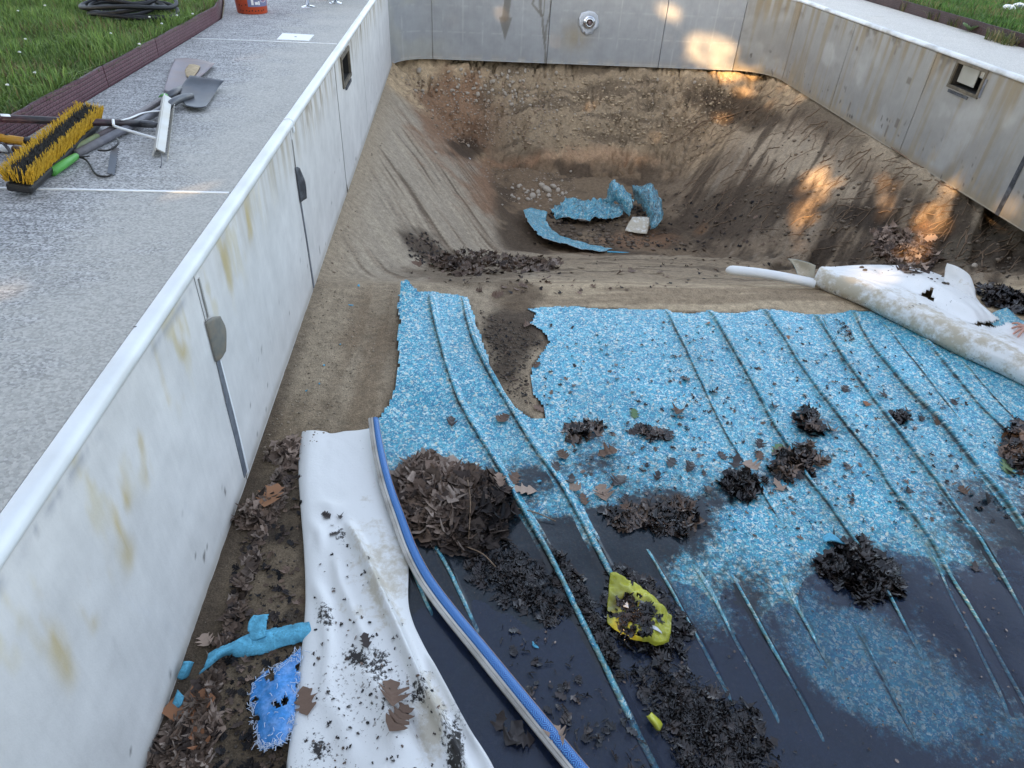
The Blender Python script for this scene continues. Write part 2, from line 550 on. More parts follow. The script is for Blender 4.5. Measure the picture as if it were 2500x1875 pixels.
def m_leafcol(name, rough=0.7, spec=0.3):
    m, nt, p = new_mat(name)
    a = attr(nt); c = coords(nt)
    n = noise(nt, c, 55, 4, 0.6)
    v = nd(nt, 'ShaderNodeMapRange', None, Value=n, i1=0.3, i2=0.7, i3=0.7, i4=1.25).outputs[0]
    base = mix(nt, 1.0, a.outputs[0], (1, 1, 1), 'MULTIPLY'); nt.links.new(v, base.node.inputs[7])
    setp(nt, p, Base_Color=base, Roughness=rough, Specular_IOR_Level=spec)
    bump(nt, p, n, 0.2, 0.004)
    return m


def m_leaf(name, c1, c2, rough=0.65, spec=0.3):
    m, nt, p = new_mat(name)
    oi = nt.nodes.new('ShaderNodeObjectInfo'); c = coords(nt)
    n = noise(nt, c, 40, 5, 0.65)
    base = mix(nt, math_(nt, 'MULTIPLY', math_(nt, 'ADD', oi.outputs['Random'], n), 0.5), c1, c2)
    vein = nd(nt, 'ShaderNodeSeparateXYZ', None, Vector=c)
    setp(nt, p, Base_Color=base, Roughness=rough, Specular_IOR_Level=spec)
    bump(nt, p, n, 0.25, 0.004)
    return m


def m_edging(name, color):
    m, nt, p = new_mat(name)
    uv = coords(nt, 'UV')
    bt = nd(nt, 'ShaderNodeTexBrick', {'offset': 0.5}, Vector=uv, Scale=1.0, Mortar_Size=0.004, Mortar_Smooth=0.8, Brick_Width=0.036, Row_Height=0.022)
    n = noise(nt, coords(nt), 20, 5, 0.65)
    v = nd(nt, 'ShaderNodeMapRange', None, Value=n, i1=0.3, i2=0.7, i3=0.75, i4=1.2).outputs[0]
    base = mix(nt, 1.0, color, (1, 1, 1), 'MULTIPLY'); nt.links.new(v, base.node.inputs[7])
    base = mix(nt, math_(nt, 'MULTIPLY', bt.outputs['Fac'], 0.55), base, tuple(x * 0.35 for x in color))
    setp(nt, p, Base_Color=base, Roughness=0.5, Specular_IOR_Level=0.4)
    bump(nt, p, math_(nt, 'SUBTRACT', 1.0, bt.outputs['Fac']), 0.6, 0.01)
    return m


def m_grass():
    m, nt, p = new_mat('grass_blades')
    a = attr(nt)
    setp(nt, p, Base_Color=a.outputs[0], Roughness=0.55, Specular_IOR_Level=0.3)
    tr = nd(nt, 'ShaderNodeBsdfTranslucent', None, Color=a.outputs[0])
    mx = nd(nt, 'ShaderNodeMixShader', None, i0=0.3, i1=p.outputs[0], i2=tr.outputs[0])
    nt.links.new(mx.outputs[0], nt.nodes['Material Output'].inputs[0])
    return m


def m_lawn():
    m, nt, p = new_mat('lawn_ground')
    c = coords(nt); n = noise(nt, c, 6, 6, 0.7); n2 = noise(nt, c, 60, 4, 0.7)
    base = mix(nt, ramp(nt, n, [(0.35, 0.0), (0.65, 1.0)]), (0.035, 0.06, 0.02), (0.07, 0.075, 0.03))
    base = mix(nt, ramp(nt, n2, [(0.5, 0.0), (0.7, 0.6)]), base, (0.02, 0.03, 0.012))
    setp(nt, p, Base_Color=base, Roughness=0.95, Specular_IOR_Level=0.1)
    bump(nt, p, n2, 0.8, 0.03)
    return m


M = {}
M['soil'] = m_soil(); M['panel'] = m_panel(); M['concrete'] = m_concrete(); M['concrete_pale'] = m_concrete('pale_deck_concrete', 1.18); M['liner'] = m_liner()  # concrete_pale: smoother right deck, its extra skylight put into the colour
M['back'] = m_liner_back(); M['back2'] = m_liner_back('rolled_liner_back', 1.0); M['band'] = m_band(); M['water'] = m_water()
M['litter'] = m_leafcol('leaf_litter', 0.7); M['sludge'] = m_leafcol('wet_leaf_sludge', 0.20, 0.5)
M['leaf_brown'] = m_leaf('leaf_brown', (0.085, 0.05, 0.033), (0.21, 0.135, 0.095))
M['leaf_tan'] = m_leaf('leaf_tan', (0.26, 0.18, 0.13), (0.42, 0.31, 0.24))
M['leaf_dark'] = m_leaf('leaf_dark', (0.012, 0.010, 0.010), (0.05, 0.034, 0.028), 0.32, 0.5)
M['leaf_orange'] = m_leaf('leaf_orange', (0.27, 0.11, 0.05), (0.36, 0.19, 0.10))
M['leaf_green'] = m_leaf('leaf_green', (0.06, 0.14, 0.05), (0.22, 0.30, 0.16))
M['edging_plum'] = m_edging('edging_plum', (0.135, 0.062, 0.075))
M['edging_dark'] = m_edging('edging_dark', (0.055, 0.030, 0.030))
M['grass'] = m_grass(); M['lawn'] = m_lawn()
M['coping'] = plain('white_coping', (0.76, 0.79, 0.79), 0.38, 0, 0.05, 14, 0.04, 0.5, ((0.33, 0.30, 0.24), 0.35))
M['coping_dirty'] = plain('weathered_coping', (0.62, 0.65, 0.67), 0.45, 0, 0.07, 14, 0.06, 0.5, ((0.22, 0.20, 0.17), 0.75))
M['white_strip'] = plain('white_plastic', (0.80, 0.82, 0.82), 0.45, 0, 0.06, 30, 0.03)
M['dark_strip'] = plain('dark_gasket', (0.045, 0.048, 0.055), 0.6, 0, 0.3, 25, 0.15, 0.3, ((0.22, 0.23, 0.25), 0.6))
M['grey_tape'] = plain('grey_tape', (0.13, 0.145, 0.17), 0.55, 0, 0.2, 25, 0.1, 0.3, ((0.3, 0.3, 0.3), 0.4))
M['rust_tape'] = plain('stained_tape', (0.19, 0.185, 0.16), 0.5, 0, 0.25, 18, 0.1, 0.3, ((0.26, 0.16, 0.07), 0.8))
M['earth'] = plain('backfill_earth', (0.06, 0.045, 0.033), 0.95, 0, 0.3, 20, 0.5, 0.1)
M['chrome'] = plain('chrome', (0.62, 0.64, 0.66), 0.18, 1.0, 0.08, 20, 0.02)
M['steel'] = plain('shovel_steel', (0.085, 0.095, 0.11), 0.45, 0.35, 0.2, 14, 0.1, 0.5, ((0.12, 0.085, 0.06), 0.6))
M['steel_worn'] = plain('worn_steel', (0.16, 0.13, 0.15), 0.42, 0.35, 0.2, 12, 0.1, 0.5, ((0.17, 0.09, 0.05), 0.8))
M['dried_mud'] = plain('dried_mud', (0.45, 0.36, 0.24), 0.95, 0, 0.25, 40, 0.5, 0.1)
M['handle_plum'] = plain('shaft_grey', (0.135, 0.115, 0.12), 0.5, 0.1, 0.15, 20, 0.06, 0.4, ((0.27, 0.25, 0.24), 0.4))
M['handle_grey'] = plain('shaft_blue_grey', (0.16, 0.16, 0.18), 0.5, 0.1, 0.15, 20, 0.06, 0.4, ((0.3, 0.28, 0.27), 0.4))
M['green_grip'] = plain('green_grip', (0.10, 0.36, 0.07), 0.5, 0, 0.12, 20, 0.05)
M['olive_grip'] = plain('olive_grip', (0.20, 0.24, 0.11), 0.6, 0, 0.2, 20, 0.05)
M['black_pole'] = plain('black_pole', (0.018, 0.018, 0.021), 0.42, 0, 0.25, 18, 0.06, 0.5, ((0.16, 0.05, 0.06), 0.5))
M['alu'] = plain('aluminium', (0.50, 0.50, 0.48), 0.45, 0.35, 0.1, 22, 0.06, 0.5, ((0.40, 0.36, 0.27), 0.7))
M['wood'] = plain('brown_wood', (0.17, 0.10, 0.05), 0.6, 0, 0.3, 18, 0.15)
M['yellow_pole'] = plain('yellow_pole', (0.66, 0.33, 0.03), 0.42, 0, 0.12, 20, 0.05)
M['black'] = plain('black_plastic', (0.016, 0.016, 0.017), 0.5, 0, 0.25, 20, 0.08)
M['hose'] = plain('black_hose', (0.006, 0.0065, 0.009), 0.6, 0, 0.2, 20, 0.08)
M['bristle_y'] = plain('yellow_bristle', (0.56, 0.34, 0.03), 0.7, 0, 0.35, 60, 0.0, 0.2)
M['bristle_k'] = plain('dark_bristle', (0.040, 0.038, 0.034), 0.8, 0, 0.5, 60, 0.0, 0.2)
M['bucket'] = plain('orange_plastic', (0.55, 0.075, 0.02), 0.42, 0, 0.08, 12, 0.03, 0.5, ((0.30, 0.06, 0.025), 0.4))
M['print_blue'] = plain('print_blue', (0.17, 0.18, 0.30), 0.45, 0, 0.15, 30, 0)
M['print_white'] = plain('print_white', (0.78, 0.76, 0.76), 0.45, 0, 0.04, 30, 0)
M['print_red'] = plain('print_red', (0.62, 0.05, 0.04), 0.45, 0, 0.05, 30, 0)
M['foam'] = plain('blue_foam', (0.13, 0.43, 0.60), 0.9, 0, 0.45, 110, 0.8, 0.15, ((0.06, 0.19, 0.27), 0.75))
M['tarp'] = plain('blue_tarp', (0.035, 0.24, 0.60), 0.45, 0, 0.3, 90, 0.2, 0.5, ((0.35, 0.50, 0.78), 0.5))
M['fibre'] = plain('white_fibre', (0.62, 0.70, 0.82), 0.5, 0, 0.1, 40, 0)
M['yellow_film'] = plain('yellow_film', (0.50, 0.50, 0.045), 0.3, 0, 0.22, 26, 0.35, 0.5, ((0.06, 0.06, 0.03), 0.85))
M['white_film'] = plain('white_film', (0.68, 0.70, 0.71), 0.35, 0, 0.1, 30, 0.1)
M['pebble'] = plain('pebble', (0.40, 0.34, 0.27), 0.75, 0, 0.25, 30, 0.1)
M['root'] = plain('root', (0.20, 0.135, 0.085), 0.85, 0, 0.3, 30, 0.2)
M['skim_white'] = plain('skimmer_white', (0.42, 0.42, 0.38), 0.5, 0, 0.1, 14, 0.05, 0.4, ((0.27, 0.23, 0.16), 0.5))
M['skim_grime'] = plain('skimmer_grime', (0.11, 0.095, 0.07), 0.75, 0, 0.35, 20, 0.3, 0.3, ((0.26, 0.21, 0.15), 0.6))
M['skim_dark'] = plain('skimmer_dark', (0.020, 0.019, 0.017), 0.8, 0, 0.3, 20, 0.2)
M['silver'] = plain('silver_liner', (0.50, 0.53, 0.58), 0.45, 0.2, 0.14, 80, 0.2)
M['bark'] = plain('bark', (0.075, 0.058, 0.045), 0.9, 0, 0.35, 12, 0.6)
M['crown'] = plain('tree_leaf', (0.055, 0.085, 0.028), 0.6, 0, 0.35, 3, 0.0)
M['skin'] = plain('skin', (0.50, 0.27, 0.20), 0.5, 0, 0.1, 25, 0.06)
M['denim'] = plain('work_trousers', (0.055, 0.06, 0.075), 0.9, 0, 0.2, 30, 0.2)
M['shirt'] = plain('grey_shirt', (0.16, 0.17, 0.19), 0.9, 0, 0.12, 25, 0.2)
M['hair'] = plain('brown_hair', (0.035, 0.022, 0.015), 0.6, 0, 0.3, 60, 0.3)
M['white_flower'] = plain('white_flower', (0.72, 0.74, 0.70), 0.6, 0, 0.05, 30, 0)
# ------------------------------------------------------------------ the pit floor (sand and soil)
WATER_Z = -1.094


def floor_z(x, y):
    """shallow-end base level: a faint dish that holds the puddle, firm soil along the left wall"""
    near = -1.084 - 0.05 * np.clip(0.12 - y, 0, 0.9)
    far = -1.084 + 0.012 * np.clip(y - 0.12, 0, 1.2)
    z = np.where(y < 0.12, near, far)
    return z + (1 - sstep(0.45, 0.75, x)) * (-1.068 - z)


def pit_depth(x, y):
    toe = 1.36
    ramp_ = (y - 2.55) * 0.415
    wob = 0.14 * (fbm(x * 0.7, y * 0.7, 3, 41) - 0.5)
    far = 0.10 + (POOL_E - 0.03 - y) * 1.02 + 0.25 * np.clip(POOL_E - 0.5 - y, 0, 0.6)
    left = (x + 0.02) * 0.80
    right = (POOL_W - x + 0.02) * 0.80
    d = softmin((np.full(np.shape(x), toe), ramp_ + wob, far + wob * 1.5, left + wob * 0.4, right + wob), 0.07)
    return np.maximum(d + 0.02, 0)


def gauss(x, y, cx, cy, sx, sy=None, ang=0.0):
    sy = sy or sx
    dx, dy = x - cx, y - cy
    c, s = math.cos(ang), math.sin(ang)
    a = c * dx + s * dy; b = -s * dx + c * dy
    return np.exp(-0.5 * ((a / sx) ** 2 + (b / sy) ** 2))


def terrain(x, y):
    d = pit_depth(x, y)
    z = floor_z(x, y) - d
    deep = sstep(0.02, 0.35, d)
    # hollows scooped under the far wall, the mound below them, the burrow by the right wall
    z = z - 0.26 * gauss(x, y, 1.75, 9.05, 0.34, 0.30) - 0.20 * gauss(x, y, 1.3, 9.45, 0.5, 0.25)
    z = z + 0.20 * gauss(x, y, 1.98, 8.35, 0.26, 0.30) + 0.10 * gauss(x, y, 3.0, 8.15, 0.45, 0.2)
    z = z - 0.17 * gauss(x, y, 1.9, 9.72, 0.8, 0.16)
    z = z - 0.30 * gauss(x, y, 6.10, 3.55, 0.24, 0.45) - 0.26 * gauss(x, y, 4.75, 4.45, 0.42, 0.13, 0.55)
    z = z - 0.10 * gauss(x, y, 5.35, 3.55, 0.45, 0.10, 1.0) + 0.06 * gauss(x, y, 5.75, 3.1, 0.3, 0.16, 0.9)
    # relief: streaks that run down the banks, lumps, crumbs
    u = 0.52 * x - 0.85 * y; w = 0.85 * x + 0.52 * y
    sl = fbm(w * 7.0, u * 0.9, 4, 3) - 0.5
    u2 = 0.60 * x + 0.80 * y; w2 = -0.80 * x + 0.60 * y
    sr = fbm(w2 * 7.0, u2 * 0.9, 4, 9) - 0.5
    lw = sstep(3.2, 2.4, x); rw = sstep(2.8, 3.8, x)
    z = z + deep * (0.06 * sl * lw + 0.09 * sr * rw)
    farw = sstep(8.0, 8.9, y)
    lump = fbm(x * 5.5, y * 5.5, 5, 17) - 0.5
    clod = np.abs(2 * fbm(x * 9, y * 9, 4, 19) - 1)
    z = z - farw * 0.10 * sstep(0.16, 0.02, clod) * sstep(0.45, 0.6, fbm(x * 2.5, y * 2.5, 3, 20))
    z = z + farw * (0.24 * lump + 0.05 * (fbm(x * 15, y * 15, 4, 18) - 0.5)) + deep * 0.05 * (fbm(x * 2.2, y * 2.2, 4, 23) - 0.5)
    rough_r = sstep(3.6, 4.8, x) * sstep(2.4, 3.2, y) * sstep(6.5, 4.5, y)
    ridg = 1 - np.abs(2 * fbm(w2 * 3.6, u2 * 1.3, 4, 29) - 1)
    z = z + rough_r * (0.20 * (ridg - 0.75) + 0.05 * (fbm(x * 11, y * 11, 4, 27) - 0.5))
    flat = 1 - deep
    z = z + flat * (0.018 * (fbm(x * 3, y * 3, 4, 31) - 0.5) + 0.010 * (fbm(x * 16, y * 16, 3, 37) - 0.5))
    z = z + 0.012 * (fbm(x * 22, y * 22, 3, 38) - 0.5) * sstep(0.0, 0.1, d + 0.05)
    # a streak of soil raked along the liner's left side
    z = z + 0.018 * (fbm((x - 0.1 * y) * 14, y * 0.9, 3, 51) - 0.5) * sstep(2.6, 2.0, y) * flat
    return z


# liner outline on the floor (measured from the photo) -------------------------------------------
LZ = -1.07
LINER_POLY = [D(*p, LZ)[:2] for p in [
    (866, 640), (884, 636), (905, 650), (940, 644), (985, 646), (1012, 655), (1026, 690), (1042, 738), (1060, 790), (1082, 838),
    (1112, 878), (1150, 905), (1176, 902), (1168, 880), (1152, 852), (1143, 818), (1150, 790), (1166, 765), (1186, 742),
    (1172, 716), (1140, 702), (1156, 680), (1138, 668), (1162, 664), (1230, 662), (1330, 667), (1430, 671), (1480, 676), (1532, 673), (1590, 676),
    (1640, 669), (1668, 667), (1700, 672), (1752, 682), (1800, 678), (1842, 672), (1880, 672), (1910, 680), (1950, 700), (2212, 820), (2400, 900)]]
LINER_POLY = [tuple(p) for p in LINER_POLY] + [(5.2, 0.9), (5.6, 0.2), (5.6, -2.3), (0.95, -2.3), (0.78, -1.2), (0.70, -0.6), (0.60, -0.1), (0.53, 0.5)] + \
    [tuple(D(*p, LZ)[:2]) for p in [(790, 935), (812, 905), (838, 880), (850, 850), (856, 815), (860, 770), (856, 735), (864, 705), (858, 680)]]
LINER_HOLES = [[tuple(D(*p, LZ)[:2]) for p in [(1092, 858), (1104, 862), (1116, 900), (1128, 928), (1118, 926), (1100, 895)]]]


def dline(*pts): return [tuple(D(u, v, LZ)[:2]) for u, v in pts]


RIDGES = [  # polyline, height, half width, fade-in length, height at start factor
    (dline((930, 650), (950, 740), (985, 850), (1040, 950), (1085, 1025), (1120, 1090), (1200, 1225), (1290, 1395), (1360, 1530), (1432, 1662), (1560, 1900)), 0.034, 0.021),
    (dline((1000, 655), (1030, 760), (1080, 850), (1130, 930), (1200, 1030), (1250, 1110), (1295, 1195), (1350, 1290), (1410, 1400)), 0.030, 0.020),
    (dline((880, 660), (905, 760), (945, 860), (1000, 950)), 0.026, 0.035),
    (dline((960, 650), (990, 750), (1050, 860), (1090, 930)), 0.022, 0.030),
    (dline((935, 1165), (965, 1220), (1000, 1290), (1040, 1370)), 0.026, 0.013),
    (dline((880, 1205), (905, 1260), (940, 1330)), 0.030, 0.014),
    (dline((1437, 668), (1480, 750), (1520, 835), (1560, 915), (1610, 1000), (1660, 1080), (1700, 1140)), 0.017, 0.015),
    (dline((1530, 671), (1570, 735), (1620, 822), (1662, 900), (1700, 962), (1745, 1030), (1800, 1100), (1865, 1190), (1925, 1280), (2010, 1420)), 0.027, 0.016),
    (dline((1648, 668), (1700, 745), (1760, 835), (1830, 925), (1880, 985), (1930, 1060), (2010, 1160), (2060, 1240), (2120, 1330), (2212, 1480), (2330, 1680)), 0.028, 0.016),
    (dline((1757, 680), (1810, 760), (1870, 842), (1925, 915), (1985, 990), (2050, 1075), (2110, 1150), (2170, 1240), (2260, 1370)), 0.026, 0.016),
    (dline((1775, 682), (1800, 735), (1830, 790)), 0.014, 0.012),
    (dline((1840, 673), (1865, 722), (1910, 785), (1975, 860), (2040, 925), (2120, 1020), (2212, 1135), (2330, 1280)), 0.036, 0.018),
    (dline((1905, 690), (1960, 760), (2030, 850), (2100, 930)), 0.010, 0.02),
    (dline((1995, 730), (2050, 800), (2110, 870), (2180, 935), (2300, 1050)), 0.026, 0.016),
    (dline((2080, 780), (2150, 860), (2240, 950)), 0.014, 0.018),
    (dline((1540, 800), (1600, 900), (1650, 985)), 0.006, 0.02),
    (dline((1400, 1180), (1470, 1300), (1530, 1400), (1600, 1520)), 0.014, 0.012),
    (dline((1500, 1210), (1560, 1310), (1620, 1420), (1700, 1560)), 0.014, 0.012),
    (dline((1580, 1230), (1650, 1350), (1720, 1470), (1800, 1600)), 0.018, 0.012),
    (dline((1690, 1240), (1740, 1330), (1830, 1480)), 0.015, 0.012),
    (dline((1850, 1330), (1910, 1440), (2010, 1600)), 0.014, 0.012),
    (dline((2010, 1180), (2070, 1290), (2150, 1430), (2212, 1560)), 0.012, 0.012),
]


def liner_z(x, y):
    z = floor_z(np.maximum(x, 0.9), y) + 0.004
    z = z - 0.012 * gauss(x, y, 3.2, -0.55, 1.0, 0.4)
    for line, h, w in RIDGES:
        d, s, L = poly_dist(x, y, line)
        fade = sstep(-0.02, 0.10, s) * sstep(L + 0.02, L - 0.30, s)
        wv = 1 + 0.35 * (vnoise(s * 3.0, s * 0 + h * 1000, 5) - 0.5)
        z = z + 0.16 * h * wv * np.exp(-0.5 * (d / (w * 1.5)) ** 2) * fade
    flap = sstep(1.25, 1.0, x) * sstep(0.9, 1.4, y)
    z = z + flap * (0.030 + 0.028 * (fbm(x * 4 + 3, y * 1.6, 3, 61) - 0.3))
    cx, cy = D(872, 636, LZ)[:2]
    z = z + 0.085 * gauss(x, y, cx, cy + 0.05, 0.11, 0.16)
    z = z + (0.010 + 0.022 * sstep(0.45, 0.0, y)) * (fbm(x * 2.2, y * 2.2, 3, 67) - 0.5) + 0.004 * (fbm(x * 14, y * 14, 2, 71) - 0.5)
    return z


def silt_at(X, Y, Z):
    """how much dark sediment lies on the sheet"""
    P = to_px(np.stack([X, Y, Z], -1)); U, V = P[..., 0], P[..., 1]
    line = np.interp(U, [850, 1000, 1120, 1300, 1450, 1560, 1700, 1850, 2000, 2212], [1180, 1160, 1150, 1150, 1140, 1190, 1260, 1290, 1270, 1160])
    line = line + 150 * (fbm(X * 2.6 + 5, Y * 2.6, 3, 97) - 0.5) + 60 * (fbm(X * 9, Y * 9, 3, 98) - 0.5)
    silt = sstep(-190, 120, V - line)
    yw = (0.13 - Y)                                   # distance past the waterline, metres
    left = sstep(1560, 1300, U)
    silt = np.clip(silt * (0.52 + 0.5 * left) + 0.20 * sstep(0, 0.6, yw), 0, 1.0)
    for (u, v, ru, rv, a, amt) in [(1840, 1410, 130, 75, 0.5, 0.85), (1900, 1490, 110, 50, 0.6, 0.65), (2120, 1560, 150, 70, 0.6, 0.45),
                                   (1650, 1130, 190, 50, 0.15, 0.55), (1950, 1150, 170, 60, 0.3, 0.15), (1480, 1280, 45, 90, -0.5, 0.45),
                                   (1560, 1330, 40, 60, -0.5, 0.25), (1180, 1120, 60, 40, 0, 0.35), (1330, 1090, 60, 30, 0, 0.35)]:
        du, dv = U - u, V - v; c, s = math.cos(a), math.sin(a)
        silt = silt - amt * np.exp(-0.5 * (((c * du + s * dv) / ru) ** 2 + ((-s * du + c * dv) / rv) ** 2))
    for (u, v, ru, rv, amt) in [(1722, 1004, 62, 44, 0.42), (1604, 1056, 60, 34, 0.42), (1770, 915, 48, 28, 0.3), (1258, 935, 55, 26, 0.3), (1400, 935, 55, 22, 0.25), (1860, 1245, 95, 60, 0.45), (1945, 908, 40, 20, 0.3), (1390, 1115, 120, 45, 0.45), (1000, 1040, 120, 40, 0.4), (1450, 1120, 90, 40, 0.6), (1150, 1180, 120, 50, 0.5), (2150, 1110, 130, 70, 0.42), (1850, 1180, 120, 40, 0.25), (1230, 1020, 80, 30, 0.22), (1600, 1040, 60, 25, 0.2), (1300, 980, 150, 40, 0.10), (2000, 1060, 120, 40, 0.12)]:
        silt = silt + amt * np.exp(-0.5 * (((U - u) / ru) ** 2 + ((V - v) / rv) ** 2))
    return silt


def make_liner():
    st = 0.012
    xs = np.arange(0.45, 5.62, st); ys = np.arange(-2.3, 2.75, st)
    X, Y = np.meshgrid(xs, ys, indexing='ij')
    jx = 0.028 * (fbm(X * 9, Y * 9, 3, 81) - 0.5); jy = 0.045 * (fbm(X * 11, Y * 11, 3, 83) - 0.5)
    ins = in_poly(X + jx, Y + jy, LINER_POLY)
    for h in LINER_HOLES: ins &= ~in_poly(X + jx * 0.5, Y + jy * 0.5, h)
    fk = ins[:-1, :-1] & ins[1:, :-1] & ins[:-1, 1:] & ins[1:, 1:]
    Z = liner_z(X, Y)
    # silt: dark sediment where the puddle stands, with two washed patches
    P = to_px(np.stack([X, Y, Z], -1)); V = P[..., 1]
    silt = silt_at(X, Y, Z)
    silt = np.clip(silt, 0, 1) + 0.06 + 0.26 * sstep(850, 1150, V) * fbm(X * 6 + 2, Y * 6, 3, 95) + 0.16 * fbm(X * 3 + 7, Y * 3, 3, 96) ** 2
    alg = np.zeros_like(X)
    for line_, h, w in RIDGES[6:]:
        d, s, L = poly_dist(X, Y, line_)
        alg = np.maximum(alg, 0.35 * np.exp(-0.5 * (d / 0.03) ** 2) * sstep(-0.1, 0.9, s))
    alg = np.maximum(alg, 0.55 * gauss(X, Y, *D(905, 1035, LZ)[:2], 0.07, 0.05))
    alg = np.clip(alg + 0.10 + 0.65 * sstep(780, 1250, V) * fbm(X * 4, Y * 4, 3, 91), 0, 1)
    wet = sstep(0.9, 0.2, Y)
    col = np.stack([silt, alg, wet], -1).reshape(-1, 3)
    f = grid_faces(*X.shape, keep=fk)
    f = f[:, [0, 3, 2, 1]]
    used = np.unique(f); remap = -np.ones(X.size, int); remap[used] = np.arange(len(used))
    Vv = np.stack([X, Y, Z], -1).reshape(-1, 3)[used]
    o = mesh('pool_liner', Vv, remap[f], None, None, True, col[used], Vv[:, :2], mats=[M['liner'], M['back']])
    tag(o, 'wrinkled blue pebble-print vinyl liner spread over the shallow pool floor', 'pool liner')
    return o, Vv, remap[f]


# terrain mesh ----------------------------------------------------------------------------------
def make_ground():
    st = 0.021
    xs = np.arange(-0.45, POOL_W + 0.46, st); ys = np.arange(-2.45, POOL_E + 0.5, st)
    X, Y = np.meshgrid(xs, ys, indexing='ij')
    Z = terrain(X, Y)
    lin = in_poly(X, Y, LINER_POLY)
    Z = np.where(lin, np.minimum(Z, liner_z(X, Y) - 0.012), Z)
    P = to_px(np.stack([X, Y, Z], -1)); U, V = P[..., 0], P[..., 1]
    sand = np.array([0.40, 0.335, 0.25]); dark = np.array([0.072, 0.054, 0.040]); red = np.array([0.29, 0.175, 0.11])
    tan = np.array([0.62, 0.485, 0.325]); brown = np.array([0.215, 0.160, 0.108]); grey = np.array([0.42, 0.372, 0.305]); black = np.array([0.022, 0.019, 0.017])
    d = pit_depth(X, Y)
    C = np.broadcast_to(sand, X.shape + (3,)).copy()

    def lay(c, m):
        nonlocal C
        m = np.clip(m, 0, 1)[..., None]; C = C * (1 - m) + c * m

    def spot(u, v, ru, rv, a=0.0, soft=1.0, seed=0, amp=0.9):
        du, dv = U - u, V - v; c, s = math.cos(a), math.sin(a)
        q = np.hypot((c * du + s * dv) / ru, (-s * du + c * dv) / rv)
        q = q + amp * (fbm(X * 5 + seed, Y * 5, 4, 100 + seed) - 0.5)
        return sstep(1.15, 0.55 * soft, q)

    vn = fbm(X * 2.3, Y * 2.3, 4, 5)
    lay(brown, 0.55 * sstep(0.45, 0.7, vn) * sstep(2.8, 2.3, Y))
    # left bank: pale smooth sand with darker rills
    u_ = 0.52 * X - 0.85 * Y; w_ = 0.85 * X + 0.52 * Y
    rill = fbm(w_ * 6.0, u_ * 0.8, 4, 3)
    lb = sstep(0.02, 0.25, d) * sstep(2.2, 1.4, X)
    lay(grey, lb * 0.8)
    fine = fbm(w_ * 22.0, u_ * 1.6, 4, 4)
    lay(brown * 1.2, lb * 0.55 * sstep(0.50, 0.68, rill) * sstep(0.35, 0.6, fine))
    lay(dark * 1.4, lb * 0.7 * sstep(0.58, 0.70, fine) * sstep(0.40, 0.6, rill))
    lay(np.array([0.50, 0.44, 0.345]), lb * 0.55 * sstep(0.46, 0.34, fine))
    # far bank
    fb = sstep(8.05, 8.6, Y)
    lay(tan, fb * 0.95)
    lay(brown * 1.3, fb * 0.35 * sstep(0.5, 0.7, fbm(X * 9, Y * 14, 4, 77)))
    lay(dark * 1.5, fb * 0.4 * sstep(0.60, 0.72, fbm(X * 14, Y * 20, 4, 78)))
    clod = np.abs(2 * fbm(X * 9, Y * 9, 4, 19) - 1)
    lay(dark * 1.3, fb * 0.7 * sstep(0.12, 0.02, clod) * sstep(0.45, 0.6, fbm(X * 2.5, Y * 2.5, 3, 20)))  # cracks between the clods darkened, their shade painted into the soil
    lay(red, spot(1000, 255, 120, 110, 0.6, 1, 1) * 0.9)
    lay(red, spot(1100, 400, 110, 90, 0.2, 1, 2) * 0.9)
    lay(red * 0.7, spot(1060, 300, 75, 45, 0.3, 1, 3) * 0.9)
    lay(dark * 0.8, spot(1010, 318, 45, 28, 0.1, 1, 4) * 0.85)
    lay(dark * 0.9, spot(1150, 318, 60, 22, 0.0, 1, 14) * 0.8)
    lay(dark * 1.3, spot(1050, 210, 22, 45, 0.2, 1, 5) * 0.6)
    lay(red * 1.6, spot(1300, 350, 160, 40, 0.05, 1, 6) * 0.6)
    lay(brown, spot(1450, 300, 90, 60, 0.0, 1, 7) * 0.45)
    # pit floor
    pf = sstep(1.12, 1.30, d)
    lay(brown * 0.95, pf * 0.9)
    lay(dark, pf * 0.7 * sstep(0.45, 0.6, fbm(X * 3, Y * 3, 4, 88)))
    lay(red * 0.85, spot(1390, 515, 90, 25, 0, 1, 8) * 0.8)
    # right bank
    u2 = 0.60 * X + 0.80 * Y; w2 = -0.80 * X + 0.60 * Y
    rr = 0.5 * fbm(w2 * 6.5, u2 * 0.8, 4, 9) + 0.5 * fbm(w2 * 20, u2 * 1.6, 4, 10)
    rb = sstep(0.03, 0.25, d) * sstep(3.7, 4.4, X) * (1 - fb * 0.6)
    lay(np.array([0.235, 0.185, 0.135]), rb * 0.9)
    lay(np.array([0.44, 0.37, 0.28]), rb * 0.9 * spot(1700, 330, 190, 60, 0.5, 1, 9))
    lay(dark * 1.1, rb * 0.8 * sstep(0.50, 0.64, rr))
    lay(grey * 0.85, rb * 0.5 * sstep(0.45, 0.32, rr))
    lay(dark * 1.1, spot(1590, 235, 110, 45, 0.3, 1, 10) * 0.85)
    lay(dark, spot(1790, 265, 90, 35, 0.5, 1, 15) * 0.6)
    lay(dark, spot(1600, 460, 190, 70, -0.2, 1, 11) * 0.8)
    lay(dark * 0.6, spot(1850, 465, 90, 32, 0.2, 1, 12) * 0.9)
    rg2 = 1 - np.abs(2 * fbm(w2 * 3.6, u2 * 1.3, 4, 29) - 1)
    lay(dark * 0.7, sstep(3.6, 4.6, X) * sstep(2.4, 3.0, Y) * sstep(6.3, 4.8, Y) * 0.85 * sstep(0.80, 0.62, rg2))
    lay(dark, spot(2000, 540, 200, 55, -0.1, 1, 13) * 0.75)
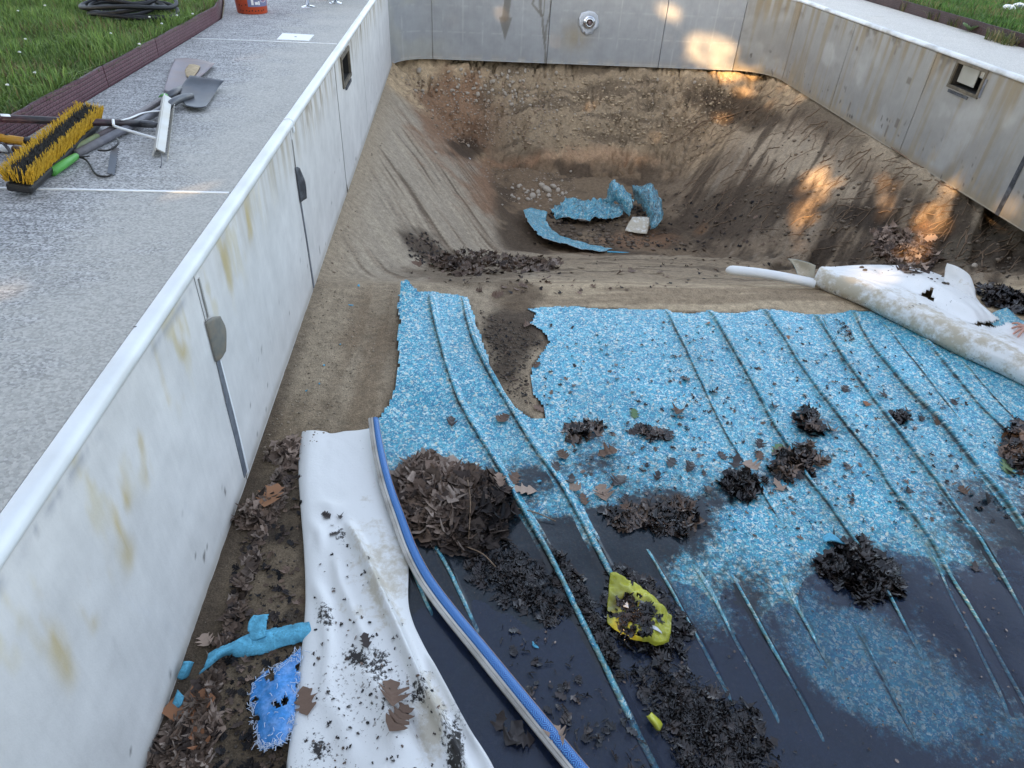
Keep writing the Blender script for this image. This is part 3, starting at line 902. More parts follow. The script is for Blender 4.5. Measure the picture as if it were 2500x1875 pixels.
    lay(np.array([0.22, 0.135, 0.08]), spot(1985, 525, 45, 50, -0.5, 1, 16) * 0.7)
    lay(np.array([0.21, 0.19, 0.15]), spot(2110, 530, 90, 40, -0.4, 1, 17) * 0.6)
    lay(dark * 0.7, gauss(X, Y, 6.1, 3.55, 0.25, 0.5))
    # the ramp and the shallow floor
    rp = sstep(2.5, 3.0, Y) * sstep(1.2, 0.9, d) * sstep(1.2, 1.9, X) * sstep(4.6, 4.0, X)
    stk = fbm(X * 1.2, Y * 16, 4, 55)
    lay(np.array([0.34, 0.275, 0.195]), rp * 0.85)
    lay(dark * 1.3, rp * 0.6 * sstep(0.5, 0.65, stk))
    fl = sstep(3.0, 2.6, Y) * sstep(1.3, 1.6, X)
    lay(np.array([0.52, 0.425, 0.30]), fl * 0.85)
    lay(brown, fl * 0.55 * sstep(0.5, 0.62, stk))
    lay(dark * 1.2, spot(920, 535, 75, 32, 0.5, 1, 18) * 0.9)
    lay(brown * 0.7, spot(1000, 590, 150, 28, 0.05, 1, 19) * 0.75)
    lay(dark * 1.25, spot(1110, 730, 75, 120, 0.2, 1, 20) * 0.95)
    lay(brown * 0.9, spot(1110, 640, 60, 40, 0.0, 1, 21) * 0.75)
    # raked brown streaks beside the flap, wetter dark soil towards the water
    rk = fbm((X - 0.12 * Y) * 9, Y * 0.7, 4, 51)
    ls = sstep(0.62, 0.45, X - 0.04) * sstep(2.5, 2.1, Y)
    lay(brown * 1.1, sstep(2.6, 2.2, Y) * sstep(0.8, 0.5, X) * sstep(0.2, 0.42, X) * 0.7 * sstep(0.40, 0.6, rk))
    lay(np.array([0.22, 0.170, 0.115]), sstep(1.5, 0.5, Y) * sstep(1.2, 0.9, X) * 0.75)
    lay(np.array([0.115, 0.088, 0.06]), sstep(0.75, 0.2, Y) * sstep(1.2, 0.9, X) * (0.5 + 0.5 * sstep(0.4, 0.6, vn)))
    lay(black * 1.6, sstep(0.9, 0.1, Y) * sstep(1.2, 0.9, X) * 0.7 * sstep(0.52, 0.66, fbm(X * 5, Y * 5, 4, 93)))
    lay(dark * 1.2, sstep(0.10, 0.02, X) * sstep(3.0, 1.0, Y) * 0.7)
    lay(dark, lin * 1.0)
    wet = np.clip(sstep(0.8, 0.1, Y) * 0.35 + spot(1700, 500, 260, 60, 0, 1, 30) * 0.2, 0, 1)
    C = np.minimum(C * np.array([0.92, 0.865, 0.79]), 0.60)
    col = np.concatenate([C, wet[..., None]], -1).reshape(-1, 4)
    Vv = np.stack([X, Y, Z], -1).reshape(-1, 3)
    f = grid_faces(*X.shape)[:, [0, 3, 2, 1]]
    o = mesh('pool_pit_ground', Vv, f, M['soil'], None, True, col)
    tag(o, kind='structure')
    return o, Vv, f


ground, G_V, G_F = make_ground()
liner, L_V, L_F = make_liner()


# pinched folds that run across the sheet, each a part of the liner
def fold(line, h, w, seed):
    L = np.array(line); sg = np.r_[0, np.cumsum(np.linalg.norm(np.diff(L, axis=0), axis=1))]
    n = max(12, int(sg[-1] / 0.02)); s = np.linspace(0, sg[-1], n)
    P = cubic1(L, 8); ps = np.r_[0, np.cumsum(np.linalg.norm(np.diff(P, axis=0), axis=1))]; s = np.linspace(0, ps[-1], n)
    px = np.interp(s, ps, P[:, 0]) + 0.014 * (fbm(s * 3.2, s * 0 + seed, 3, 700) - 0.5); py = np.interp(s, ps, P[:, 1])
    tx, ty = np.gradient(px), np.gradient(py); l = np.hypot(tx, ty); nx, ny = -ty / l, tx / l           # to the right of the fold when walking back to the camera
    hh = 1.0 * h * sstep(-0.01, 0.10, s) * sstep(ps[-1] + 0.01, ps[-1] - 0.35, s) * (0.35 + 1.2 * fbm(s * 2.6, s * 0 + seed * 3, 3, 701))
    ww = np.maximum(w * 0.92 * (0.75 + 0.5 * fbm(s * 3, s * 0 + 5 + seed, 2, 702)), 0.008)
    prof = [(-1.9, -.08, .10), (-1.3, .06, .10), (-0.8, .30, .05), (-0.25, .80, 0.0), (0.15, 1.0, 0.0), (0.50, .92, .15), (0.66, .62, .75), (0.60, .30, 1.0), (0.85, .16, .9), (1.15, .08, .6), (1.7, -.10, .2)]  # third value darkens one flank and foot: fold shade painted into the colour
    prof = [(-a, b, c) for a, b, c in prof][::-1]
    V = []; C = []; UV = []
    z0 = liner_z(px, py); sil = silt_at(px, py, z0)
    for i in range(n):
        for a, b, fold_shade in prof:
            x_, y_ = px[i] + nx[i] * ww[i] * a, py[i] + ny[i] * ww[i] * a
            zz = float(z0[i]) + hh[i] * b - 0.0006
            V.append((x_, y_, zz)); UV.append((x_, y_ + b * 0.02)); yv = py[i]
            deep = float(sstep(0.5, -0.1, yv)); foot = 1 - float(sstep(0.25, 0.6, b))
            C.append((max(min(1, fold_shade * 0.62) * float(sstep(0.0, 0.25, s[i])), 1.0 * foot * deep * float(sil[i] > .35), .03), min(1, 0.12 + 0.6 * deep + 0.85 * fold_shade), 0.7))
    m = len(prof)
    f = [(i * m + k, (i + 1) * m + k, (i + 1) * m + k + 1, i * m + k + 1) for i in range(n - 1) for k in range(m - 1)]
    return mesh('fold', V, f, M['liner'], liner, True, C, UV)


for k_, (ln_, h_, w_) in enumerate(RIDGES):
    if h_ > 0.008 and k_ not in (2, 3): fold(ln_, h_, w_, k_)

# the puddle ------------------------------------------------------------------------------------
wx = np.linspace(0.62, 5.9, 40); wy = np.linspace(-2.33, 1.0, 24)
WX, WY = np.meshgrid(wx, wy, indexing='ij')
water = mesh('water', np.stack([WX.ravel(), WY.ravel(), np.full(WX.size, WATER_Z)], -1), grid_faces(*WX.shape)[:, [0, 3, 2, 1]], M['water'])
tag(water, kind='structure')


# ------------------------------------------------------------------ pool walls
def panel_cols(s_along, z, where, y, x):
    """colour of the wall board: pale grey plastic with run-off stains and grime"""
    n = fbm(s_along * 2.0, z * 2.0, 4, 11); n2 = 0.6 * fbm(s_along * 9, z * 2.2, 4, 13) + 0.4 * fbm(s_along * 26, z * 9, 3, 15); sk = fbm(s_along * 16, z * 0.9, 4, 19)
    shp = s_along.shape
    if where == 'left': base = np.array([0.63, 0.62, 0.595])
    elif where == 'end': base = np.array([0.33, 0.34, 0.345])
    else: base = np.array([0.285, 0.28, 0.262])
    C = np.broadcast_to(base, shp + (3,)).copy(); wet = np.zeros(shp)

    def lay(c, m):
        nonlocal C
        m = np.clip(m, 0, 1)[..., None]; C = C * (1 - m) + np.array(c) * m
    lay(base * 1.14, 0.5 * sstep(0.5, 0.7, n))
    if where == 'left':
        topb = sstep(-0.32, -0.02, z)
        lay((0.42, 0.37, 0.28), 0.75 * topb * sstep(0.42, 0.66, sk) * sstep(0.3, 2.0, y))
        lay((0.24, 0.19, 0.13), 0.65 * topb * sstep(0.56, 0.70, n2) * sstep(1.8, 3.2, y))
        lay((0.56, 0.48, 0.27), 0.6 * sstep(-0.42, -0.08, z) * sstep(0.52, 0.66, n2) * sstep(2.4, 0.6, y))
        # hard-edged rusty runs on the near board
        for (yy, z0, ln, w) in [(-0.13, -0.25, 0.22, 0.035), (-0.30, -0.30, 0.14, 0.030), (-0.38, -0.42, 0.22, 0.035), (0.10, -0.22, 0.14, 0.02), (-0.52, -0.32, 0.26, 0.03),
                                (0.22, -0.2, 0.2, 0.02), (0.32, -0.12, 0.14, 0.03), (-0.62, -0.42, 0.2, 0.03), (-0.75, -0.3, 0.3, 0.03), (0.9, -0.12, 0.2, 0.05), (1.3, -0.1, 0.15, 0.05)]:
            z0 = z0 * 0.72; q = np.exp(-0.5 * ((y - yy - 0.1 * (z - z0) + 0.05 * (n2 - 0.5)) / (w * 0.8)) ** 2) * sstep(z0 - ln, z0 - ln * 0.6, z) * sstep(z0 + 0.10, z0 - 0.02, z)
            lay((0.50, 0.39, 0.17), 0.75 * q * sstep(0.45, 0.62, n2))
        lay((0.33, 0.34, 0.36), 0.7 * np.exp(-0.5 * ((z + 0.035) / 0.012) ** 2) * sstep(0.40, 0.55, n2) * sstep(0.7, 0.4, y))
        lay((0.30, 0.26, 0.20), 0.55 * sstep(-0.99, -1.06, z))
        mk = sstep(0.82, 0.85, fbm(s_along * 20, z * 14, 3, 29)) * sstep(-0.5, -0.9, z)
        lay((0.10, 0.09, 0.08), 0.8 * mk)
        sc = np.abs(((y * 1.0 + z * 0.5) * 2.1 + 0.3 * n) % 1.0 - 0.5)
        lay((0.60, 0.60, 0.60), 0.4 * sstep(0.03, 0.0, sc) * sstep(0.4, 0.6, n2))
    elif where == 'end':
        lay((0.30, 0.28, 0.24), 0.6 * sstep(-0.14, -0.02, z) * sstep(0.4, 0.6, n2))
        lay((0.40, 0.38, 0.29), 0.35 * sstep(0.5, 0.7, n) * sstep(1.2, 0.4, x))
        lay((0.40, 0.35, 0.26), 0.5 * sstep(-0.95, -1.06, z) * sstep(0.35, 0.6, n2))
        # hairline pale lattice of the moulded ribs behind
        lat = np.minimum(np.abs((x / 0.305) % 1.0 - 0.5) * 0.305, np.abs(((z + 0.5) / 0.36) % 1.0 - 0.5) * 0.36)
        lay((0.50, 0.50, 0.49), 0.5 * sstep(0.012, 0.003, lat) * sstep(0.42, 0.55, n2))
        # drips of water that ran down from the deck
        W = [[(1.76, 0.0), (1.735, -0.3), (1.72, -0.45)], [(2.17, 0.0), (2.13, -0.25), (2.20, -0.32), (2.29, -0.40), (2.31, -0.55), (2.35, -0.75), (2.37, -0.85), (2.39, -1.07)],
             [(2.24, 0.0), (2.25, -0.3), (2.28, -0.4)], [(2.31, 0.0), (2.31, -0.4)], [(2.41, 0), (2.40, -0.40), (2.36, -0.55), (2.36, -0.75)]]
        wd = [0.055, 0.016, 0.022, 0.008, 0.013]
        for ln, w in zip(W, wd):
            q, s, L = poly_dist(x, z, ln)
            w_ = w * (0.75 + 0.9 * (fbm(x * 20, z * 9, 3, 33) - 0.2))
            m = sstep(w_ * 1.25, w_ * 0.8, q)
            lay((0.16, 0.15, 0.13), 0.8 * m); wet = np.maximum(wet, m)
        tri = sstep(0.0, 0.02, 0.10 * (z + 0.80) / 0.32 - np.abs(x - 1.725)) * sstep(-0.42, -0.46, z)
        lay((0.16, 0.15, 0.13), 0.8 * tri); wet = np.maximum(wet, tri)
        fx = np.exp(-0.5 * (((x - 2.82) / 0.16) ** 2 + ((z + 0.68) / 0.14) ** 2))
        lay((0.32, 0.25, 0.14), 0.6 * fx * sstep(0.3, 0.6, n2 + 0.15))
    else:
        lay((0.22, 0.18, 0.125), 0.8 * sstep(-0.42, -0.04, z) * sstep(0.36, 0.70, sk))
        lay((0.11, 0.088, 0.065), 0.8 * sstep(-0.22, -0.03, z) * sstep(0.56, 0.72, fbm(s_along * 5, z * 6, 5, 14)))
        lay((0.26, 0.215, 0.14), 0.6 * sstep(0.52, 0.72, sk))
        lay((0.42, 0.415, 0.395), 0.5 * sstep(0.55, 0.72, n) * sstep(-0.15, -0.4, z))
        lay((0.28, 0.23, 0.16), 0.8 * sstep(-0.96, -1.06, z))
        lay((0.34, 0.28, 0.19), 0.6 * sstep(-0.70, -0.95, z) * sstep(0.5, 0.66, n2))
        mk = sstep(0.78, 0.81, fbm(s_along * 17, z * 11, 3, 39)) * sstep(-0.6, -0.85, z)
        lay((0.08, 0.07, 0.06), 0.8 * mk)
        for (yy, zz, w, h) in [(6.05, -0.36, 0.045, 0.035), (5.97, -0.80, 0.035, 0.05), (6.5, -0.12, 0.02, 0.05), (6.12, -0.93, 0.02, 0.075), (7.08, -0.9, 0.018, 0.06), (7.35, -0.26, 0.03, 0.03)]:
            m = sstep(w, w * 0.85, np.abs(y - yy)) * sstep(h, h * 0.85, np.abs(z - zz))
            lay((0.16, 0.14, 0.115), 0.85 * m * sstep(0.25, 0.4, n2))
        if True:
            for yy in (7.563, 5.736, 3.953, 9.30):
                lay((0.26, 0.19, 0.10), 0.7 * np.exp(-np.abs(y - yy - 0.0) / 0.05) * sstep(0.35, 0.6, sk) * sstep(-0.9, -0.1, z))
    return np.concatenate([C, wet[..., None]], -1)


def panel(parent, path, where, gap=0.004, hole=None, zt=0.0, zb=-WALL_H, thick=0.045):
    """a wall board that follows path(s) -> (x, y, inward normal)"""
    s0, s1, fn = path
    ns = max(12, int((s1 - s0) / 0.016)); nz = 66
    s = np.linspace(s0 + gap / 2, s1 - gap / 2, ns); z = np.linspace(zb, zt, nz)
    if hole:
        for hv in hole[:2]: s[np.argmin(abs(s - hv))] = hv
        for hv in hole[2:]: z[np.argmin(abs(z - hv))] = hv
    S, Z = np.meshgrid(s, z, indexing='ij')
    xy = np.array([fn(t) for t in s])
    bow = 0.004 * (fbm(S * 1.3, Z * 1.6, 3, 7) - 0.5)
    bow[0] = bow[-1] = 0
    X = xy[:, 0:1] + xy[:, 2:3] * bow; Y = xy[:, 1:2] + xy[:, 3:4] * bow
    V1 = np.stack([np.broadcast_to(X, S.shape), np.broadcast_to(Y, S.shape), Z], -1)
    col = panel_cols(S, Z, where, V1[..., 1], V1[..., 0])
    keep = np.ones((ns - 1, nz - 1), bool)
    if hole:
        cs = (s[:-1] + s[1:]) / 2; cz = (z[:-1] + z[1:]) / 2
        keep = ~(((cs > hole[0]) & (cs < hole[1]))[:, None] & ((cz > hole[2]) & (cz < hole[3]))[None, :])
    f = grid_faces(ns, nz, keep)
    V = V1.reshape(-1, 3); C = col.reshape(-1, 4)
    # returns at the four edges
    back = V1 - thick * np.stack([xy[:, 2], xy[:, 3], 0 * xy[:, 2]], -1)[:, None, :]
    idx = np.arange(ns * nz).reshape(ns, nz)
    ring = np.r_[idx[:, 0], idx[-1, 1:], idx[-2::-1, -1], idx[0, -2:0:-1]]
    bv = back.reshape(-1, 3)[ring]; n0 = len(V)
    V = np.r_[V, bv]; C = np.r_[C, C[ring] * 0.8]
    k = len(ring)
    rf = [(ring[i], n0 + i, n0 + (i + 1) % k, ring[(i + 1) % k]) for i in range(k)]
    faces = [tuple(q) for q in f] + rf
    return mesh('wall_panel', V, faces, M['panel'], parent, True, C)


RC = 0.60
left_wall = empty('pool_wall', (0, 3.5, -WALL_H), 'pale pool side wall of smooth boards beside the deck with shovels', 'wall')
end_wall = empty('pool_wall', (3.0, POOL_E, -WALL_H), 'grey pool end wall with round metal fitting and drip marks', 'wall')
right_wall = empty('pool_wall', (POOL_W, 3.5, -WALL_H), 'brown stained pool side wall with square skimmer opening and narrow deck', 'wall')
near_wall = empty('pool_wall', (3.0, -2.36, -WALL_H), 'pale shallow-end pool wall facing the grey end wall', 'wall')
fL = lambda t: (0.0, t, 1.0, 0.0)
fE = lambda t: (t, POOL_E, 0.0, -1.0)
fR = lambda t: (POOL_W, t, -1.0, 0.0)
fN = lambda t: (t, -2.36, 0.0, 1.0)
SK_L = (4.50, 4.96, -0.245, -0.045)
SK_R = (4.895, 5.345, -0.232, -0.022)
yl = [-2.36, -1.268, 0.5535, 2.3754, 4.1604, 5.97, 7.78, POOL_E - RC]
for a, b in zip(yl[:-1], yl[1:]):
    hole = SK_L if a < 4.6 < b else None
    g = 0.022 if abs(a - 4.1604) < 0.01 else 0.006
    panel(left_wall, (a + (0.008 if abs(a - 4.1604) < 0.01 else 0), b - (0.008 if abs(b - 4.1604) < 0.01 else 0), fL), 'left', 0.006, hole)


def arc(cx, cy, a0, a1):
    def fn(t):
        a = a0 + (a1 - a0) * t / (RC * math.pi / 2)
        return (cx + RC * math.cos(a), cy + RC * math.sin(a), -math.cos(a), -math.sin(a))
    return fn


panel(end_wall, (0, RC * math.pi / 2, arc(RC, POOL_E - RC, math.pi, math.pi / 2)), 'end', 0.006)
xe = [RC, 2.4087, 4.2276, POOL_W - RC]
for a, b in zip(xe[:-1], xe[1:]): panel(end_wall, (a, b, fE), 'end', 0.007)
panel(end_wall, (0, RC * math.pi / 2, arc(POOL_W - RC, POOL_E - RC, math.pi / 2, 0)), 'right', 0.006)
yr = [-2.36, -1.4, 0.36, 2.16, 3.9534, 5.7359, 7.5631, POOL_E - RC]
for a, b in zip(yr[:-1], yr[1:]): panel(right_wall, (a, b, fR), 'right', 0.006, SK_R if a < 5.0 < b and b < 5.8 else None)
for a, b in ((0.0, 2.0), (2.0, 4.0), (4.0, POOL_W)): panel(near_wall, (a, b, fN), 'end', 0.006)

# seam strips on the side walls
def strip_on_wall(parent, x, sgn, pts, mat, th=0.004, name='seam_strip'):
    """a flat strip on a side wall; pts = [(y_a, y_b, z), ...] from top to bottom"""
    V = []; n = len(pts)
    for off in (0.001, th):
        for a, b, z in pts:
            V += [(x + sgn * off, a, z), (x + sgn * off, b, z)]
    Fc = []
    for i in range(n - 1):
        o = 2 * n + 2 * i; Fc += [(o, o + 1, o + 3, o + 2), (2 * i, 2 * i + 1, o + 1, o)[::1] if i == 0 else (2 * i, o, o + 2, 2 * i + 2), (2 * i + 1, 2 * i + 3, o + 3, o + 1)]
    return mesh(name, V, Fc, mat, parent, False)


def flap_on_wall(parent, x, sgn, rows, mat, name='peeling_flap'):
    g = np.array([[(x + sgn * o, y, z) for (y, z, o) in r] for r in rows])
    g = refine(g, 4, 4)
    o = mesh(name, g.reshape(-1, 3), grid_faces(*g.shape[:2]), mat, parent, True)
    return solid(o, 0.003, 0)


strip_on_wall(left_wall, 0, 1, [(0.548, 0.585, -0.38), (0.536, 0.585, -0.6), (0.532, 0.582, -0.8), (0.523, 0.566, -1.03)], M['grey_tape'])
strip_on_wall(left_wall, 0, 1, [(0.583, 0.600, -0.42), (0.588, 0.602, -0.7), (0.570, 0.592, -1.05)], M['white_strip'], 0.003)
strip_on_wall(left_wall, 0, 1, [(0.578, 0.590, -0.03), (0.574, 0.588, -0.2)], M['alu'], 0.006)
flap_on_wall(left_wall, 0, 1, [[(0.535, -0.195, 0.006), (0.58, -0.20, 0.02), (0.63, -0.225, 0.030)], [(0.535, -0.25, 0.006), (0.59, -0.27, 0.028), (0.64, -0.29, 0.036)],
                               [(0.535, -0.32, 0.006), (0.58, -0.34, 0.026), (0.625, -0.35, 0.030)], [(0.535, -0.385, 0.006), (0.56, -0.385, 0.02), (0.60, -0.375, 0.03)]], M['rust_tape'])
strip_on_wall(left_wall, 0, 1, [(2.350, 2.385, -0.42), (2.372, 2.402, -0.8), (2.378, 2.412, -1.06)], M['grey_tape'])
strip_on_wall(left_wall, 0, 1, [(2.374, 2.386, -0.06), (2.360, 2.374, -0.22)], M['alu'], 0.006)
flap_on_wall(left_wall, 0, 1, [[(2.345, -0.215, 0.006), (2.372, -0.22, 0.012), (2.395, -0.235, 0.02)], [(2.342, -0.33, 0.006), (2.38, -0.33, 0.02), (2.425, -0.335, 0.035)],
                               [(2.342, -0.435, 0.006), (2.385, -0.435, 0.02), (2.428, -0.44, 0.03)]], M['dark_strip'])
strip_on_wall(right_wall, POOL_W, -1, [(3.93, 3.985, -0.45), (3.925, 3.985, -0.75), (3.93, 3.985, -1.07)], M['dark_strip'])
strip_on_wall(left_wall, 0, 1, [(4.155, 4.168, -1.0), (4.165, 4.20, -1.07)], M['skim_grime'])


# skimmer openings: frame, throat and flap
def skimmer(parent, x, sgn, y0, y1, z0, z1, grimy, ajar):
    t = 0.030
    m = MB()
    yc, zc = (y0 + y1) / 2, (z0 + z1) / 2
    m.box((x + sgn * 0.004, yc, z1 + t / 2 - 0.004), (0.022, y1 - y0 + 2 * t, t)); m.box((x + sgn * 0.004, yc, z0 - t / 2 + 0.004), (0.022, y1 - y0 + 2 * t, t))
    m.box((x + sgn * 0.0035, y0 - t / 2 + 0.004, zc), (0.021, t, z1 - z0)); m.box((x + sgn * 0.0035, y1 + t / 2 - 0.004, zc), (0.021, t, z1 - z0))
    fr = m.build('skimmer_frame', M['skim_grime'], parent, False, 0.003)
    dpt = 0.26
    th = MB()
    xo = x - sgn * 0.004
    th.add([(xo, y0, z0), (xo, y1, z0), (xo - sgn * dpt, y1, z0), (xo - sgn * dpt, y0, z0)], [(0, 1, 2, 3)])
    th.add([(xo, y0, z1), (xo, y1, z1), (xo - sgn * dpt, y1, z1), (xo - sgn * dpt, y0, z1)], [(0, 1, 2, 3)])
    th.add([(xo, y0, z0), (xo, y0, z1), (xo - sgn * dpt, y0, z1), (xo - sgn * dpt, y0, z0)], [(0, 1, 2, 3)])
    th.add([(xo, y1, z0), (xo, y1, z1), (xo - sgn * dpt, y1, z1), (xo - sgn * dpt, y1, z0)], [(0, 1, 2, 3)])
    th.add([(xo - sgn * dpt, y0, z0), (xo - sgn * dpt, y0, z1), (xo - sgn * dpt, y1, z1), (xo - sgn * dpt, y1, z0)], [(0, 1, 2, 3)])
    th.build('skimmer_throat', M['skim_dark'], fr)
    fl = MB()
    ya, yb = ajar
    fl.box((x - sgn * 0.055, (ya + yb) / 2, zc + 0.012), (0.008, yb - ya, (z1 - z0) * 0.80))
    fl.build('skimmer_flap', M['skim_white'], fr, False, 0.004)
    rm = MB()
    rm.box((x + sgn * 0.008, yc + 0.04, z0 - 0.052), (0.014, (y1 - y0) * 0.72, 0.026)); rm.build('gasket_remnant', M['dark_strip'], fr)
    rm = MB()
    ye = y0 - 0.045 if sgn < 0 else y1 + 0.045
    rm.box((x + sgn * 0.004, ye, zc - 0.03), (0.008, 0.03, (z1 - z0) * 0.8)); rm.build('gasket_remnant', M['grey_tape'], fr)
    return fr


skimmer(left_wall, 0.0, 1, *SK_L, True, (4.52, 4.80))
skimmer(right_wall, POOL_W, -1, *SK_R, True, (5.06, 5.335))

# ------------------------------------------------------------------ coping, deck, lawn
def coping(parent, pts, sgn_of, mat, wide=0.047):
    """rounded white edge profile swept along pts with inward normals"""
    prof = [(-wide, 0.024), (-wide + 0.002, 0.037), (-wide * 0.6, 0.041), (-0.010, 0.041), (0.000, 0.037), (0.007, 0.028), (0.010, 0.016), (0.009, 0.005), (0.005, 0.001), (-0.004, 0.0015), (-0.02, 0.002)]
    V = []; n = len(prof)
    for (x, y, nx, ny) in pts:
        for a, z in prof: V.append((x + nx * a, y + ny * a, z))
    m = len(pts)
    Fc = [(i * n + k, i * n + k + 1, (i + 1) * n + k + 1, (i + 1) * n + k) for i in range(m - 1) for k in range(n - 1)]
    Fc += [tuple(range(n)), tuple((m - 1) * n + k for k in range(n))[::-1]]
    o = mesh('coping_segment', V, Fc, mat, parent, True)
    e = o.modifiers.new('split', 'EDGE_SPLIT'); e.split_angle = math.radians(50)
    return o


def seg_pts(fn, a, b, n=8): return [fn(t) for t in np.linspace(a, b, n)]


for a, b in ((-2.3, -1.2), (-1.197, 2.447), (2.45, 6.20), (6.203, POOL_E - RC)): coping(left_wall, seg_pts(fL, a, b), 1, M['coping'])
for a, b in ((-2.3, 0.0), (0.003, 3.45), (3.453, 7.08), (7.083, POOL_E - RC)): coping(right_wall, seg_pts(fR, a, b), 1, M['coping_dirty'], 0.070)
coping(end_wall, seg_pts(arc(RC, POOL_E - RC, math.pi, math.pi / 2), 0.003, RC * math.pi / 2 - 0.002, 14), 1, M['coping'])
coping(end_wall, seg_pts(fE, RC, POOL_W - RC), 1, M['coping'])
coping(end_wall, seg_pts(arc(POOL_W - RC, POOL_E - RC, math.pi / 2, 0), 0.002, RC * math.pi / 2 - 0.003, 14), 1, M['coping_dirty'])
coping(near_wall, seg_pts(fN, 0.03, POOL_W - 0.03), 1, M['coping'])
# joint clips on the left coping
for yy in (2.4485, 6.2015):
    pr = [(-0.048, 0.030), (-0.045, 0.0395), (-0.03, 0.0435), (-0.008, 0.0435), (0.003, 0.038), (0.0095, 0.029), (0.0125, 0.016), (0.011, 0.002)]
    V = [(a, yy + s, z) for s in (-0.012, 0.012) for a, z in pr]; n = len(pr)
    mesh('coping_clip', V, [(k, k + 1, n + k + 1, n + k) for k in range(n - 1)] + [tuple(range(n))[::-1], tuple(range(n, 2 * n))], M['coping'], left_wall, True)
mb = MB(); mb.box((0.006, 2.443, -0.018), (0.012, 0.024, 0.04)); mb.build('caulk_blob', M['white_strip'], left_wall, True, 0.008)

deck = empty('pool_deck', (0, 0, DECK_Z), kind='structure')


def slab(poly, z1=DECK_Z, z0=-0.10, name='deck_slab', mat=None):
    n = len(poly)
    V = [(x, y, z1) for x, y in poly] + [(x, y, z0) for x, y in poly]
    Fc = [tuple(range(n))] + [(i, i + n, (i + 1) % n + n, (i + 1) % n) for i in range(n)]
    a = sum(poly[i][0] * poly[(i + 1) % n][1] - poly[(i + 1) % n][0] * poly[i][1] for i in range(n))
    if a < 0: Fc = [f[::-1] for f in Fc]
    return mesh(name, V, Fc, mat or M['concrete'], deck, False)


XI, XO = -0.0485, -1.275
J = (1.278, 4.727)
JW = 0.012
slab([(XI, -2.44), (XI, J[0] - JW), (XO, J[0] - JW), (XO, -2.44)])
slab([(XI, J[0] + JW), (XI, J[1] - JW), (XO, J[1] - JW), (XO, J[0] + JW)])
ca = [arc(RC, POOL_E - RC, math.pi, math.pi / 2)(t) for t in np.linspace(0, RC * math.pi / 2, 10)]
ca = [(x - 0.0485 * nx, y - 0.0485 * ny) for x, y, nx, ny in ca]
slab([(XO, J[1] + JW), (XI, J[1] + JW)] + ca + [(RC, 11.5), (-6.0, 11.5), (-3.9, 9.45), (-2.2, 8.1), (-1.66, 7.2), (-1.42, 6.3), (-1.29, 5.75)])
slab([(RC + 0.01, POOL_E + 0.0485), (POOL_W - RC - 0.01, POOL_E + 0.0485), (POOL_W - RC - 0.01, 11.5), (RC + 0.01, 11.5)])
cb = [arc(POOL_W - RC, POOL_E - RC, math.pi / 2, 0)(t) for t in np.linspace(0, RC * math.pi / 2, 10)]
cb = [(x - 0.0715 * nx, y - 0.0715 * ny) for x, y, nx, ny in cb]
XR, XRO = POOL_W + 0.0715, 7.20
slab(cb + [(XR, 7.92), (XRO, 7.92), (XRO, 11.5), (POOL_W - RC, 11.5)], mat=M['concrete_pale'])
slab([(XR, 4.40), (XRO, 4.40), (XRO, 7.91), (XR, 7.91)], mat=M['concrete_pale'])
slab([(XR, -2.44), (XRO, -2.44), (XRO, 4.39), (XR, 4.39)], mat=M['concrete_pale'])
slab([(XO, -2.45), (XRO, -2.45), (XRO, -4.2), (XO, -4.2)])
for yy in J:
    m = MB(); m.box(((XI + XO) / 2, yy, 0.0), (XI - XO - 0.01, 0.015, 0.078)); m.build('joint_strip', M['white_strip'], deck)

# earth behind the boards, so that the seams look into the dark
bf = MB()
bf.box((-0.20, 3.4, -0.53), (0.28, 11.6, 0.84)); bf.box((POOL_W + 0.20, 3.4, -0.53), (0.28, 11.6, 0.84))
bf.v = []; bf.f = []; bf.n = 0
for (x, sg, holes) in ((-0.06, -1, SK_L), (POOL_W + 0.06, 1, SK_R)):
    for (y0, y1, z0, z1) in ((-2.4, holes[0] - 0.02, -1.06, -0.02), (holes[1] + 0.02, POOL_E - RC, -1.06, -0.02), (holes[0] - 0.02, holes[1] + 0.02, -1.06, holes[2] - 0.06)):
        bf.add([(x, y0, z0), (x, y1, z0), (x, y1, z1), (x, y0, z1)], [(0, 1, 2, 3)])
bf.add([(RC, POOL_E + 0.06, -1.06), (POOL_W - RC, POOL_E + 0.06, -1.06), (POOL_W - RC, POOL_E + 0.06, -0.02), (RC, POOL_E + 0.06, -0.02)], [(0, 1, 2, 3)])
tag(bf.build('earth_backfill', M['earth'], None), kind='structure')

# lawn: one sheet round the paving, a hand higher than the deck
LAWN_Z = 0.105
lawn_left = [(-1.315, -120), (-1.315, 5.60), (-1.345, 5.80), (-1.47, 6.3), (-1.70, 7.2), (-2.24, 8.15), (-3.9, 9.6), (-6.2, 11.6), (-120, 11.6), (-120, -120)]
lawn_right = [(7.24, -120), (120, -120), (120, 160), (7.24, 160)]
lawn_far = [(-120, 11.6), (7.23, 11.6), (7.23, 160), (-120, 160)]
lawn_near = [(-1.30, -120), (7.23, -120), (7.23, -4.25), (-1.30, -4.25)]
V = []; Fc = []
for pl in (lawn_left, lawn_right, lawn_far, lawn_near):
    a = sum(pl[i][0] * pl[(i + 1) % len(pl)][1] - pl[(i + 1) % len(pl)][0] * pl[i][1] for i in range(len(pl)))
    if a < 0: pl = pl[::-1]
    Fc.append(tuple(range(len(V), len(V) + len(pl)))); V += [(x, y, LAWN_Z) for x, y in pl]
tag(mesh('lawn', V, Fc, M['lawn'], None, False), kind='structure')


